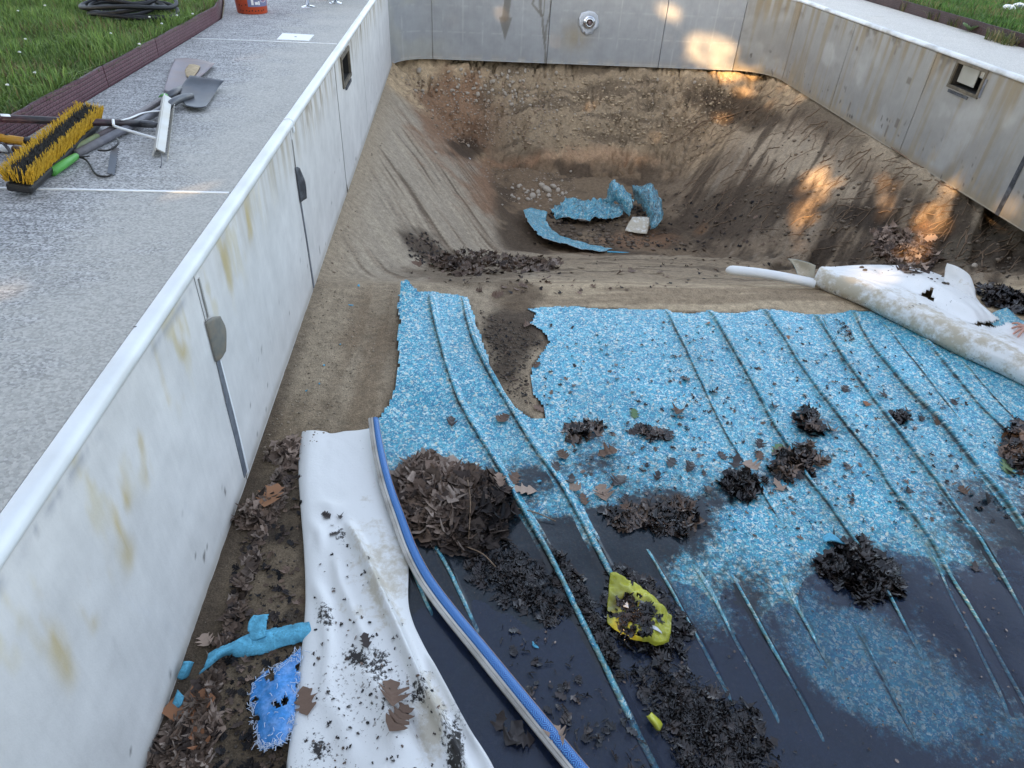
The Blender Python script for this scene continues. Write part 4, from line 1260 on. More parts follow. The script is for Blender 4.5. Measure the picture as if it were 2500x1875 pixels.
def edging(path, mat, label, h=0.155, th=0.012, seglen=0.92, tilt=0.0):
    path = np.array(path, float)
    seg = np.r_[0, np.cumsum(np.linalg.norm(np.diff(path, axis=0), axis=1))]
    L = seg[-1]; n = max(1, int(round(L / seglen)))
    root = empty('lawn_edging', (*path[0], 0), label, 'garden edging')
    for k in range(n):
        s = np.linspace(k * L / n + 0.003, (k + 1) * L / n - 0.003, 14)
        px = np.interp(s, seg, path[:, 0]); py = np.interp(s, seg, path[:, 1])
        tx, ty = np.gradient(px), np.gradient(py); l = np.hypot(tx, ty); nx, ny = -ty / l, tx / l
        dz = 0.004 * (random.random() - 0.5); V = []; UV = []
        zs = [-0.02, 0.05, 0.10, h - 0.008, h]
        for i in range(len(s)):
            wob = 0.004 * math.sin(s[i] * 9) + 0.005 * (random.random() - 0.5)
            for j, z in enumerate(zs):
                V.append((px[i] + nx[i] * (wob * z / h + tilt * z), py[i] + ny[i] * (wob * z / h + tilt * z), z + (dz if j > 2 else 0))); UV.append((s[i], z))
            for j, z in enumerate(zs[::-1]):
                V.append((px[i] + nx[i] * (th + wob * z / h + tilt * z), py[i] + ny[i] * (th + wob * z / h + tilt * z), z + (dz if j < 2 else 0))); UV.append((s[i], z))
        w = 2 * len(zs)
        Fc = [(i * w + j, (i + 1) * w + j, (i + 1) * w + (j + 1) % w, i * w + (j + 1) % w) for i in range(len(s) - 1) for j in range(w)]
        Fc += [tuple(range(w)), tuple((len(s) - 1) * w + j for j in range(w))[::-1]]
        mesh('edging_segment', V, Fc, mat, root, False, None, UV)
    return root


edging([(-1.295, -3.4), (-1.295, 5.60), (-1.325, 5.80), (-1.45, 6.3), (-1.68, 7.2), (-2.22, 8.12), (-3.88, 9.55)], M['edging_plum'],
       'plum scaly plastic edging between the lawn with hose and the deck')
edging([(7.215, 11.4), (7.205, 5.0), (7.225, -3.4)], M['edging_dark'], 'dark brown lawn edging along the narrow pale deck', 0.16)
# ------------------------------------------------------------------ the folded wall liner (white back, blue border)
def W(rows): return np.array([[D(u, v, -1.075 + h) for (u, v, h) in r] for r in rows])


strip_rows = [
    [(652, 934, .000), (656, 932, .020), (672, 930, .038), (700, 932, .034), (716, 937, .030), (745, 932, .028), (775, 930, .026), (803, 925, .020)],
    [(650, 962, .000), (650, 960, .022), (668, 958, .042), (700, 960, .036), (718, 962, .034), (750, 960, .030), (780, 960, .028), (810, 958, .020)],
    [(648, 1020, .000), (646, 1015, .022), (664, 1012, .044), (700, 1015, .038), (722, 1018, .034), (760, 1020, .030), (795, 1022, .028), (822, 1020, .022)],
    [(656, 1100, .000), (650, 1092, .022), (668, 1085, .042), (705, 1085, .036), (735, 1092, .032), (775, 1100, .030), (815, 1106, .028), (845, 1105, .022)],
    [(664, 1190, .000), (657, 1180, .022), (675, 1170, .040), (715, 1170, .040), (755, 1175, .036), (795, 1185, .030), (840, 1195, .026), (880, 1198, .018)],
    [(668, 1290, .000), (661, 1280, .024), (680, 1268, .040), (725, 1265, .040), (780, 1270, .046), (825, 1285, .034), (860, 1300, .022), (884, 1316, .008)],
    [(664, 1380, .000), (656, 1372, .026), (678, 1358, .042), (735, 1355, .040), (800, 1360, .052), (850, 1375, .038), (885, 1392, .022), (922, 1408, .008)],
    [(652, 1470, .000), (644, 1462, .026), (668, 1448, .042), (740, 1445, .040), (820, 1450, .056), (880, 1466, .038), (925, 1480, .024), (966, 1492, .008)],
    [(640, 1570, .000), (632, 1562, .028), (658, 1548, .042), (740, 1548, .040), (840, 1552, .058), (912, 1562, .036), (970, 1572, .026), (1012, 1578, .008)],
    [(626, 1680, .000), (618, 1670, .028), (646, 1655, .042), (740, 1655, .040), (860, 1660, .056), (950, 1664, .034), (1020, 1662, .026), (1066, 1664, .008)],
    [(612, 1800, .000), (604, 1792, .028), (634, 1778, .042), (740, 1778, .040), (880, 1778, .054), (990, 1776, .034), (1070, 1770, .026), (1118, 1772, .008)],
    [(600, 1940, .000), (590, 1930, .028), (622, 1918, .042), (740, 1918, .040), (900, 1918, .052), (1030, 1916, .034), (1120, 1910, .026), (1168, 1910, .008)]]
fold_root = empty('folded_wall_liner', tuple(D(700, 1300, -1.07)), 'white dirty strip of wall liner folded back with blue patterned border', 'liner strip')
g = refine(W(strip_rows), 9, 7)
pu = to_px(g); U, V = pu[..., 0], pu[..., 1]
X, Y = g[..., 0], g[..., 1]


def dpx(line): return poly_dist(U, V, line)


h = np.zeros(U.shape)
for line, hh, w in [([(745, 1120), (785, 1200), (825, 1290), (870, 1390), (905, 1470), (950, 1560), (1010, 1680), (1080, 1830)], 0.034, 9),
                    ([(670, 1085), (720, 1098), (760, 1090)], 0.014, 9), ([(655, 1120), (690, 1150), (700, 1210)], 0.010, 10),
                    ([(885, 1215), (895, 1300), (900, 1350)], 0.012, 10), ([(780, 1430), (830, 1520), (870, 1640)], 0.012, 16),
                    ([(915, 1395), (960, 1480), (1020, 1590), (1080, 1700)], 0.016, 9), ([(670, 1240), (700, 1300), (712, 1400), (700, 1520)], 0.012, 12), ([(720, 1180), (735, 1260), (770, 1340), (800, 1420)], 0.012, 10), ([(850, 1490), (890, 1560), (940, 1660)], -0.02, 9), ([(690, 1480), (740, 1560), (770, 1680)], 0.010, 20)]:
    d, s, L = dpx(line)
    h += 1.7 * hh * np.exp(-0.5 * (d / (w * .8)) ** 2) * sstep(0, 60, s) * sstep(L + 5, L - 60, s)
inner = np.zeros(U.shape); inner[:, 3:-3] = 1
g[..., 2] += h + inner * 0.006 * (fbm(X * 6, Y * 4, 3, 201) - 0.5) + inner * 0.003 * (fbm(X * 26, Y * 26, 2, 205) - 0.5)
dark = np.zeros(U.shape); tan = np.full(U.shape, 0.10); spk = np.full(U.shape, 0.22)
for (u, v, ru, rv, a) in [(700, 1330, 24, 34, .55), (708, 1345, 16, 22, .60), (735, 1155, 14, 18, .6), (770, 1420, 26, 22, .75), (815, 1440, 28, 50, .6), (690, 1620, 20, 30, .7),
                          (842, 1530, 45, 36, .45), (905, 1500, 26, 34, .6), (985, 1640, 18, 90, .8), (960, 1570, 12, 60, .55), (940, 1400, 14, 16, .4), (665, 1600, 14, 20, .5)]:
    dark = np.maximum(dark, a * np.exp(-0.5 * (((U - u) / ru) ** 2 + ((V - v) / rv) ** 2)))
edge_d, _, _ = dpx([(800, 905), (822, 1030), (850, 1110), (895, 1230)])
dark = np.maximum(dark, 0.42 * np.exp(-edge_d / 7.0))
for (u, v, ru, rv, a) in [(835, 1240, 55, 110, .75), (790, 1180, 60, 80, .55), (800, 1050, 50, 60, .4), (930, 1560, 30, 90, .9), (790, 1330, 60, 40, .5), (720, 1500, 90, 110, .35), (720, 1110, 40, 40, .3)]:
    tan = np.maximum(tan, a * np.exp(-0.5 * (((U - u) / ru) ** 2 + ((V - v) / rv) ** 2)))
for (u, v, ru, rv, a) in [(800, 1500, 190, 130, .62), (760, 1250, 60, 120, .42), (780, 960, 30, 60, .4), (700, 1640, 90, 80, .6)]:
    spk = np.maximum(spk, a * np.exp(-0.5 * (((U - u) / ru) ** 2 + ((V - v) / rv) ** 2)))
sheet = mesh('sheet', g.reshape(-1, 3), grid_faces(*g.shape[:2]), None, fold_root, True, np.stack([dark, tan, spk], -1).reshape(-1, 3), grid_uv(g), mats=[M['back'], M['liner']])
solid(sheet, 0.003, 0)
S_V, S_F = g.reshape(-1, 3), grid_faces(*g.shape[:2])

bead_px = [(801, 905, .075), (806, 950, .070), (815, 1000, .062), (830, 1058, .056), (851, 1120, .050), (874, 1185, .042), (902, 1243, .034), (935, 1293, .028),
           (975, 1345, .024), (1020, 1400, .020), (1068, 1460, .018), (1112, 1515, .016), (1160, 1575, .016), (1210, 1637, .016), (1262, 1700, .016), (1330, 1780, .016), (1430, 1900, .016)]
bl = cubic1(np.array([D(u, v, -1.075 + z) for u, v, z in bead_px]), 6)
tg = np.gradient(bl, axis=0); tg /= np.linalg.norm(tg, axis=1)[:, None]
side = np.cross(tg, (0, 0, 1.0)); side /= np.linalg.norm(side, axis=1)[:, None]       # to the right of travel
if side[0][0] < 0: side = -side
V = []
prof = [(-0.013, -0.004), (-0.013, 0.006), (-0.005, 0.010), (-0.002, 0.006), (0.002, 0.010), (0.010, 0.010), (0.012, 0.004), (0.012, -0.004)]
for i in range(len(bl)):
    tw = 0.15 * math.sin(i * 0.13)
    for a, z in prof: V.append(bl[i] + side[i] * a + np.array([0, 0, z + a * tw]))
n = len(prof)
Fc = [(i * n + k, (i + 1) * n + k, (i + 1) * n + (k + 1) % n, i * n + (k + 1) % n) for i in range(len(bl) - 1) for k in range(n)] + [tuple(range(n)), tuple((len(bl) - 1) * n + k for k in range(n))[::-1]]
m_bead = plain('liner_bead', (0.52, 0.50, 0.46), 0.5, 0, 0.12, 30, 0.1, 0.4, ((0.17, 0.14, 0.11), 0.7))
mesh('bead', V, Fc, m_bead, fold_root, False)
wid = np.interp(np.arange(len(bl)), [0, 10, 40, 70, len(bl)], [0.026, 0.032, 0.040, 0.042, 0.042])
rows = []; uvb = []
sl = np.r_[0, np.cumsum(np.linalg.norm(np.diff(bl, axis=0), axis=1))]
for i in range(len(bl)):
    r = []
    for k in range(7):
        t = k / 6
        r.append(bl[i] + side[i] * (0.0125 + wid[i] * t) + np.array([0, 0, 0.005 + 0.006 * math.sin(t * 3) - 0.010 * t * t])); uvb.append((sl[i], t))
    rows.append(r)
rows = np.array(rows)
ob = mesh('border_band', rows.reshape(-1, 3), grid_faces(*rows.shape[:2]), M['band'], fold_root, True, None, uvb)
solid(ob, 0.002, 0, -1)

# ------------------------------------------------------------------ the rolled-up liner on the right
roll_root = empty('rolled_liner', tuple(D(2000, 700, -1.07)), 'thick white rolled pile of torn liner lying across the blue sheet', 'liner roll')
st = [((1752, 622), (1790, 572)), ((1850, 664), (1880, 566)), ((1950, 714), (1990, 574)), ((2050, 766), (2090, 616)), ((2150, 812), (2140, 668)), ((2260, 868), (2235, 712)), ((2420, 950), (2420, 800))]
prof = [(.16, .012), (.05, .010), (-.005, .05), (0.0, .095), (.04, .135), (.10, .155), (.18, .150), (.28, .132), (.40, .118), (.52, .100), (.64, .085), (.76, .075), (.88, .052), (1.0, .020)]
rows = []
for k, (a, b) in enumerate(st):
    A = D(*a, -1.075); B = D(*b, -1.03); B[2] = -1.075
    wscale = [0.95, 1.0, 1.05, 1.05, 1.0, 0.95, 0.95][k]
    wk = np.linalg.norm(B - A)
    r = []
    for (s, z) in prof:
        ss = s if s > 0.2 else s * min(1, 0.62 / wk) * 1.25
        r.append(A + (B - A) * ss + np.array([0, 0, z * wscale]))
    rows.append(r)
g = refine(np.array(rows), 16, 5)
uvs = grid_uv(g)
Sx, Sy = uvs[:, 0].reshape(g.shape[:2]), uvs[:, 1].reshape(g.shape[:2])
pu = to_px(g); U, V = pu[..., 0], pu[..., 1]
bulge = 0.030 * (fbm(Sx * 2.2, Sy * 5, 3, 301) - 0.5) + 0.05 * (fbm(Sx * 2.0 + 3, Sy * 7, 3, 302) - 0.5) * sstep(0.32, 0.5, Sy)
for line, hh, w in [([(1880, 575), (1960, 612), (2040, 655), (2110, 690), (2180, 722)], -0.035, 9), ([(1900, 585), (1990, 620), (2090, 660), (2160, 700)], 0.022, 12),
                    ([(1960, 590), (2050, 640), (2130, 695)], 0.018, 10), ([(1800, 600), (1900, 650), (2000, 700), (2100, 745), (2212, 790)], 0.010, 14), ([(2100, 735), (2170, 770), (2240, 800)], -0.014, 7)]:
    d, s, L = poly_dist(U, V, line); bulge += hh * np.exp(-0.5 * (d / w) ** 2) * sstep(0, 40, s) * sstep(L, L - 40, s)
env = np.clip(np.minimum(Sy, Sy.max() - Sy) / 0.15, 0, 1)
g[..., 2] += bulge * env
g[..., 2] = np.maximum(g[..., 2], -1.066)
U0, V0 = U, V
tan = 0.42 * fbm(Sx * 3, Sy * 6, 4, 306) + 0.85 * fbm(Sx * 5, Sy * 9, 4, 305) * np.exp(-0.5 * ((Sy - 0.20) / 0.16) ** 2)
tan = np.maximum(tan, 0.7 * np.exp(-0.5 * (((U - 2130) / 75) ** 2 + ((V - 735) / 26) ** 2)))
tan = np.maximum(tan, 0.6 * np.exp(-0.5 * (((U - 2180) / 70) ** 2 + ((V - 790) / 40) ** 2)))
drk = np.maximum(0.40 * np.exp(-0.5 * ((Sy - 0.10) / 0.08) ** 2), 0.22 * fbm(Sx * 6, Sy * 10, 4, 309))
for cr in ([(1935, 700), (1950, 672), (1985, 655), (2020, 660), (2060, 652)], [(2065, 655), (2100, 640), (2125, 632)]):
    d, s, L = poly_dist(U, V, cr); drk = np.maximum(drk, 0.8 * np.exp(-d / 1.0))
keep = np.ones((g.shape[0] - 1, g.shape[1] - 1), bool)
cu = (U[:-1, :-1] + U[1:, 1:]) / 2; cv = (V[:-1, :-1] + V[1:, 1:]) / 2; cy = (Sy[:-1, :-1] + Sy[1:, 1:]) / 2
for tear in ([(1988, 632), (2014, 626), (2018, 648)], [(2092, 694), (2180, 688), (2186, 698), (2120, 699)]):
    keep &= ~(in_poly(cu, cv, tear) & (cy > 0.2))
o = mesh('sheet', g.reshape(-1, 3), grid_faces(*g.shape[:2], keep=keep), None, roll_root, True, np.stack([drk, tan, np.full(tan.shape, .40)], -1).reshape(-1, 3), uvs, mats=[M['back2'], M['liner']])
solid(o, 0.003, 0)
R_V, R_F = g.reshape(-1, 3), grid_faces(*g.shape[:2])


def sheet_from(rows, ku, kv, parent, name, mats, z0=-1.075, amp=0.006, col=(0, .3, .4), seed=0, back=1, th=0.003, rag=0.0):
    gg = refine(np.array([[D(u, v, z0 + hh) for (u, v, hh) in r] for r in rows]), ku, kv)
    uv_ = grid_uv(gg)
    gg[..., 2] += amp * (fbm(gg[..., 0] * 12 + seed, gg[..., 1] * 12, 3, 400 + seed) - 0.5)
    c = np.broadcast_to(np.array(col, float), (gg.shape[0] * gg.shape[1], 3))
    kp = np.ones((gg.shape[0] - 1, gg.shape[1] - 1), bool)
    if rag:
        a_, b_ = kp.shape
        eu = np.minimum(np.arange(a_), np.arange(a_)[::-1])[:, None] * np.linalg.norm(gg[1] - gg[0], axis=1).mean(); ev_ = np.minimum(np.arange(b_), np.arange(b_)[::-1])[None, :] * np.linalg.norm(gg[:, 1] - gg[:, 0], axis=1).mean()
        ctr = (gg[:-1, :-1] + gg[1:, 1:]) / 2
        kp = np.minimum(eu, ev_) > rag * np.clip(fbm(ctr[..., 0] * 14 / (rag * 20) + seed, ctr[..., 1] * 14 / (rag * 20) + ctr[..., 2] * 9, 3, 450) * 2.4 - 0.75, 0, 1)
    oo = mesh(name, gg.reshape(-1, 3), grid_faces(*gg.shape[:2], keep=kp), None, parent, True, c, uv_, mats=mats)
    return solid(oo, th, back), gg


# upright torn flap, the thin end roll and the curled end of the roll
sheet_from([[(2035, 620, .05), (2040, 598, .10), (2042, 580, .15), (2046, 568, .19)], [(2058, 628, .05), (2062, 605, .10), (2066, 588, .15), (2070, 577, .18)],
            [(2085, 640, .04), (2088, 620, .09), (2092, 604, .12), (2094, 594, .14)], [(2112, 650, .03), (2108, 640, .05), (2107, 632, .06), (2106, 625, .07)]], 5, 5, roll_root, 'torn_flap', [M['liner'], M['back2']], seed=3)
tb = [(1576, 582, .035), (1585, 584, .040), (1640, 590, .045), (1700, 600, .045), (1760, 612, .040)]
tp = cubic1(np.array([D(u, v, -1.075 + z) for u, v, z in tb]), 6)
mm = MB(); mm.tube(tp, np.interp(np.arange(len(tp)), [0, 3, 8, len(tp)], [0.022, 0.042, 0.046, 0.044]), 12, True, 0.75)
o = mm.build('thin_roll', M['back2'], roll_root, True)
sheet_from([[(1702, 558, .16), (1718, 560, .15), (1745, 566, .14), (1762, 574, .13)], [(1714, 572, .11), (1726, 574, .095), (1744, 580, .09), (1760, 588, .09)],
            [(1722, 590, .06), (1732, 592, .05), (1746, 598, .045), (1760, 602, .05)], [(1722, 600, .03), (1734, 602, .025), (1748, 606, .02), (1760, 610, .02)]], 5, 5, roll_root, 'curled_end', [M['liner'], M['back2']], col=(0, .9, .5), seed=4)
sheet_from([[(2128, 690, .05), (2150, 672, .06), (2175, 664, .05)], [(2150, 705, .05), (2180, 700, .05), (2205, 690, .05)], [(2190, 720, .04), (2215, 716, .04), (2240, 705, .04)]], 6, 6, roll_root, 'under_sheet', [M['back2'], M['liner']], seed=5, amp=0.02)

# ------------------------------------------------------------------ torn blue liner at the bottom of the pit
PZ = -2.42
pit_root = empty('torn_liner_scrap', tuple(D(1280, 480, PZ)), 'torn crumpled blue liner heaped with soil at the bottom of the pit', 'liner scrap')
blue = [M['back2'], M['liner']]
c0 = (0.10, 0.2, 0.2)
sheet_from([[(1128, 450, .14), (1146, 448, .10), (1168, 450, .05), (1185, 455, .02)], [(1134, 470, .16), (1150, 468, .10), (1168, 472, .04), (1182, 476, .0)],
            [(1150, 495, .17), (1168, 492, .10), (1184, 494, .03), (1196, 498, .0)], [(1176, 517, .16), (1190, 508, .10), (1204, 508, .03), (1218, 512, .0)],
            [(1215, 528, .14), (1225, 520, .10), (1238, 520, .03), (1255, 523, .0)], [(1262, 538, .10), (1270, 533, .07), (1280, 530, .02), (1292, 531, .0)], [(1310, 544, .05), (1315, 541, .03), (1322, 540, .01), (1330, 540, .0)]],
           9, 8, pit_root, 'curled_edge', blue, PZ, 0.05, (0.30, .3, .2), 6, rag=.035)
sheet_from([[(1182, 452, .03), (1200, 440, .05), (1218, 428, .06), (1222, 424, .06)], [(1205, 470, .03), (1225, 455, .06), (1245, 438, .06), (1255, 428, .06)], [(1250, 478, .04), (1270, 462, .07), (1285, 446, .06), (1295, 430, .07)],
            [(1295, 474, .05), (1310, 462, .09), (1320, 448, .08), (1330, 434, .09)], [(1340, 470, .05), (1350, 460, .08), (1355, 448, .09), (1352, 436, .12)]], 12, 10, pit_root, 'flat_sheet', blue, PZ, 0.16, (0.40, .3, .2), 7, rag=.05)
sheet_from([[(1296, 432, .10), (1310, 420, .20), (1312, 400, .30), (1322, 384, .36)], [(1318, 440, .10), (1328, 428, .22), (1332, 410, .32), (1338, 396, .36)], [(1340, 450, .10), (1350, 440, .20), (1354, 425, .27), (1358, 412, .30)],
            [(1360, 468, .08), (1366, 455, .16), (1370, 444, .20), (1374, 434, .22)]], 10, 10, pit_root, 'upright_fold', blue, PZ, 0.15, (0.40, .3, .2), 8, rag=.05)
sheet_from([[(1368, 432, .12), (1366, 418, .20), (1362, 404, .28), (1368, 394, .32)], [(1386, 450, .14), (1386, 430, .24), (1384, 410, .32), (1390, 395, .36)], [(1400, 470, .14), (1408, 448, .26), (1408, 420, .33), (1408, 397, .36)],
            [(1400, 494, .08), (1420, 472, .20), (1428, 445, .28), (1422, 420, .30)], [(1396, 504, .02), (1418, 492, .12), (1432, 472, .20), (1434, 452, .24)]], 10, 10, pit_root, 'dark_fold', blue, PZ, 0.13, (0.50, .4, .4), 9, rag=.04)
sheet_from([[(1350, 498, .02), (1372, 502, .02), (1398, 504, .03)], [(1358, 482, .07), (1380, 486, .07), (1402, 488, .08)], [(1366, 470, .10), (1386, 468, .12), (1408, 470, .14)]], 6, 6, pit_root, 'turned_back_corner', [M['back2'], M['liner']], PZ, 0.03, (0.1, .75, .5), 10)
mm = MB(); mm.tube(cubic1(np.array([D(u, v, PZ + .03) for u, v in ((1312, 544), (1345, 546), (1368, 548))]), 5), 0.012, 6); mm.build('liner_edge', M['foam'], pit_root, True)

# ------------------------------------------------------------------ blue foam strip, frayed tarp, yellow bag
foam, gfoam = sheet_from([[(424, 1462, .030), (436, 1448, .055), (444, 1430, .060), (448, 1412, .050)], [(452, 1442, .040), (460, 1426, .065), (466, 1412, .068), (472, 1398, .05)], [(482, 1418, .02), (490, 1408, .055), (498, 1396, .066), (506, 1384, .05)],
                          [(510, 1420, .01), (516, 1406, .035), (522, 1388, .050), (530, 1372, .045)], [(552, 1418, .01), (554, 1400, .035), (556, 1380, .040), (558, 1362, .035)],
                          [(600, 1404, .01), (600, 1386, .03), (602, 1368, .035), (604, 1352, .03)], [(650, 1388, .015), (652, 1372, .035), (654, 1358, .035), (656, 1344, .03)], [(700, 1376, .01), (700, 1362, .02), (700, 1350, .02), (700, 1338, .01)]],
                         8, 9, None, 'foam_strip', [M['foam'], M['foam']], -1.068, 0.016, (0, 0, 0), 11, 0, 0.005, rag=.007)
tag(foam, 'twisted blue foam strip poking from under the white liner', 'foam strip')
tabs, _ = sheet_from([[(540, 1386, .04), (533, 1362, .05), (536, 1342, .055), (548, 1328, .055)], [(558, 1384, .045), (556, 1360, .05), (556, 1342, .055), (562, 1328, .055)], [(578, 1376, .04), (578, 1356, .045), (580, 1340, .05), (588, 1325, .05)]], 9, 8, foam, 'torn_tab', [M['foam'], M['foam']], -1.068, 0.014, (0, 0, 0), 12, 0, 0.005, rag=.005)
fs, _ = sheet_from([[(384, 1462, .02), (390, 1446, .05), (398, 1430, .07)], [(392, 1466, .015), (400, 1448, .045), (410, 1428, .055)], [(404, 1462, .0), (410, 1446, .02), (416, 1430, .03)]], 5, 5, None, 'foam_scrap', [M['foam'], M['foam']], -1.068, 0.006, (0, 0, 0), 13, 0, 0.010)
tag(fs, 'small blue foam scrap leaning on the pale wall above the orange leaf', 'foam scrap')
fs, _ = sheet_from([[(370, 1530, .01), (378, 1508, .03), (384, 1490, .04)], [(384, 1536, .01), (392, 1520, .03), (398, 1506, .03)]], 5, 5, None, 'foam_scrap', [M['foam'], M['foam']], -1.068, 0.006, (0, 0, 0), 14, 0, 0.008)
tag(fs, 'small blue foam scrap half covered by the orange leaf', 'foam scrap')

tarp_root = empty('tarp_scrap', tuple(D(590, 1520, -1.06)), 'frayed bright blue woven tarp scrap beside the white liner', 'tarp scrap')
gt = refine(np.array([[D(u, v, -1.060 + hh) for (u, v, hh) in r] for r in [
    [(545, 1478, .01), (572, 1452, .03), (600, 1440, .035), (628, 1418, .03), (650, 1400, .02)], [(540, 1520, .01), (568, 1500, .035), (598, 1490, .045), (626, 1478, .04), (648, 1466, .03)],
    [(548, 1556, .01), (572, 1546, .04), (598, 1540, .05), (622, 1532, .04), (640, 1526, .02)], [(556, 1590, .01), (576, 1584, .03), (598, 1580, .04), (618, 1574, .03), (634, 1566, .02)], [(562, 1622, .01), (578, 1618, .02), (592, 1616, .03), (606, 1610, .02), (620, 1600, .01)]]]), 9, 9)
gt[..., 2] += 0.02 * (fbm(gt[..., 0] * 22, gt[..., 1] * 22, 3, 411) - 0.5)
kt = fbm(gt[..., 0] * 30, gt[..., 1] * 30, 3, 421)
ed = np.minimum.outer(np.minimum(np.arange(gt.shape[0]), np.arange(gt.shape[0])[::-1]), np.minimum(np.arange(gt.shape[1]), np.arange(gt.shape[1])[::-1])) if False else np.minimum(
    np.minimum(np.arange(gt.shape[0]), np.arange(gt.shape[0])[::-1])[:, None], np.minimum(np.arange(gt.shape[1]), np.arange(gt.shape[1])[::-1])[None, :])
kk = (kt + 0.14 * np.clip(ed / 5, 0, 1)) > 0.38
kk = kk[:-1, :-1] & kk[1:, 1:]
ot = mesh('woven_sheet', gt.reshape(-1, 3), grid_faces(*gt.shape[:2], keep=kk), M['tarp'], tarp_root, True)
solid(ot, 0.002, 0)
mm = MB()
for i in range(230):
    a, b = rng.integers(0, gt.shape[0]), rng.integers(0, gt.shape[1])
    if rng.random() < 0.75:
        if rng.random() < 0.5: a = rng.choice([0, 1, 2, gt.shape[0] - 1, gt.shape[0] - 2, gt.shape[0] - 3])
        else: b = rng.choice([0, 1, gt.shape[1] - 1, gt.shape[1] - 2])
    p = gt[a, b] + np.array([0, 0, .004]); ang = rng.uniform(0, 6.28); l = rng.uniform(0.006, 0.022) * (2.6 if rng.random() < .08 else 1)
    d_ = np.array([math.cos(ang), math.sin(ang), rng.uniform(-.1, .5)])
    e = p + d_ * l; mid = (p + e) / 2 + rng.normal(0, .004, 3) + np.array([0, 0, .004]); e[2] = max(e[2], -1.058)
    mm.tube([p, mid, e], 0.0011, 4, False)
o = mm.build('loose_fibres', M['fibre'], tarp_root, True); o['kind'] = 'stuff'

# yellow bag
bag_root = empty('plastic_bag', tuple(D(1400, 1320, -1.08)), 'crumpled yellow plastic bag lying in the dark leaf sludge', 'plastic bag')
gb = refine(np.array([[D(u, v, -1.062 + hh) for (u, v, hh) in r] for r in [
    [(1318, 1236, .03), (1345, 1246, .045), (1372, 1258, .05), (1400, 1275, .045), (1428, 1300, .03), (1452, 1330, .02)],
    [(1316, 1262, .03), (1340, 1272, .05), (1368, 1288, .05), (1396, 1306, .05), (1424, 1328, .04), (1450, 1348, .02)],
    [(1314, 1290, .025), (1338, 1300, .035), (1364, 1314, .035), (1392, 1330, .045), (1422, 1346, .045), (1450, 1362, .025)],
    [(1312, 1320, .02), (1336, 1328, .03), (1362, 1340, .035), (1390, 1352, .04), (1420, 1362, .045), (1448, 1370, .025)],
    [(1314, 1344, .015), (1338, 1352, .02), (1366, 1366, .035), (1394, 1376, .04), (1422, 1380, .04), (1446, 1380, .015)],
    [(1330, 1356, .01), (1352, 1370, .015), (1376, 1382, .02), (1400, 1390, .02), (1424, 1390, .015), (1444, 1384, .01)]]]), 9, 9)
ba = fbm(gb[..., 0] * 13, gb[..., 1] * 13, 4, 431)
gb[..., 2] += 0.05 * (np.abs(ba - 0.5) * 2 - 0.3)
cov = fbm(gb[..., 0] * 17 + 4, gb[..., 1] * 17, 4, 437)
uu = to_px(gb)
mid_ = np.exp(-0.5 * (((uu[..., 0] - 1372) / 34) ** 2 + ((uu[..., 1] - 1330) / 26) ** 2))
kb = (cov - 0.10 * mid_) > 0.30
kb = kb[:-1, :-1] | kb[1:, 1:]
solid(mesh('film', gb.reshape(-1, 3), grid_faces(*gb.shape[:2], keep=kb), M['yellow_film'], bag_root, True), 0.0015, 0)
for r in ([[(1396, 1342, .06), (1410, 1346, .065), (1424, 1354, .05)], [(1402, 1358, .06), (1416, 1362, .065), (1430, 1370, .05)]], [[(1346, 1296, .055), (1356, 1300, .06)], [(1346, 1310, .05), (1358, 1314, .055)]]):
    sheet_from(r, 5, 5, bag_root, 'white_print', [M['white_film'], M['white_film']], -1.080, 0.01, (0, 0, 0), 20, 0, 0.0015)
sc_, _ = sheet_from([[(1396, 1546, .02), (1402, 1544, .03), (1408, 1536, .03)], [(1408, 1562, .02), (1416, 1560, .04), (1424, 1552, .02)], [(1418, 1576, .01), (1426, 1576, .03), (1432, 1564, .01)]], 5, 5, None, 'bag_scrap', [M['yellow_film'], M['yellow_film']], -1.085, 0.03, (0, 0, 0), 21, 0, 0.0015)
tag(sc_, 'small yellow plastic scrap floating in the puddle below the bag', 'plastic scrap')
sc_, _ = sheet_from([[(1776, 1162, .02), (1790, 1152, .03), (1802, 1156, .02)], [(1780, 1172, .02), (1798, 1168, .03), (1826, 1176, .01)]], 5, 5, None, 'foam_scrap', [M['foam'], M['foam']], -1.075, 0.008, (0, 0, 0), 22, 0, 0.006)
tag(sc_, 'flat light blue foam scrap beside the wet leaf clump in the puddle', 'foam scrap')

# ------------------------------------------------------------------ ray casting on everything built so far
def joined(parts):
    V = []; Fc = []; n = 0
    for v, f in parts:
        V.append(np.asarray(v)); Fc.append(np.asarray(f) + n); n += len(v)
    return np.concatenate(V), np.concatenate(Fc)


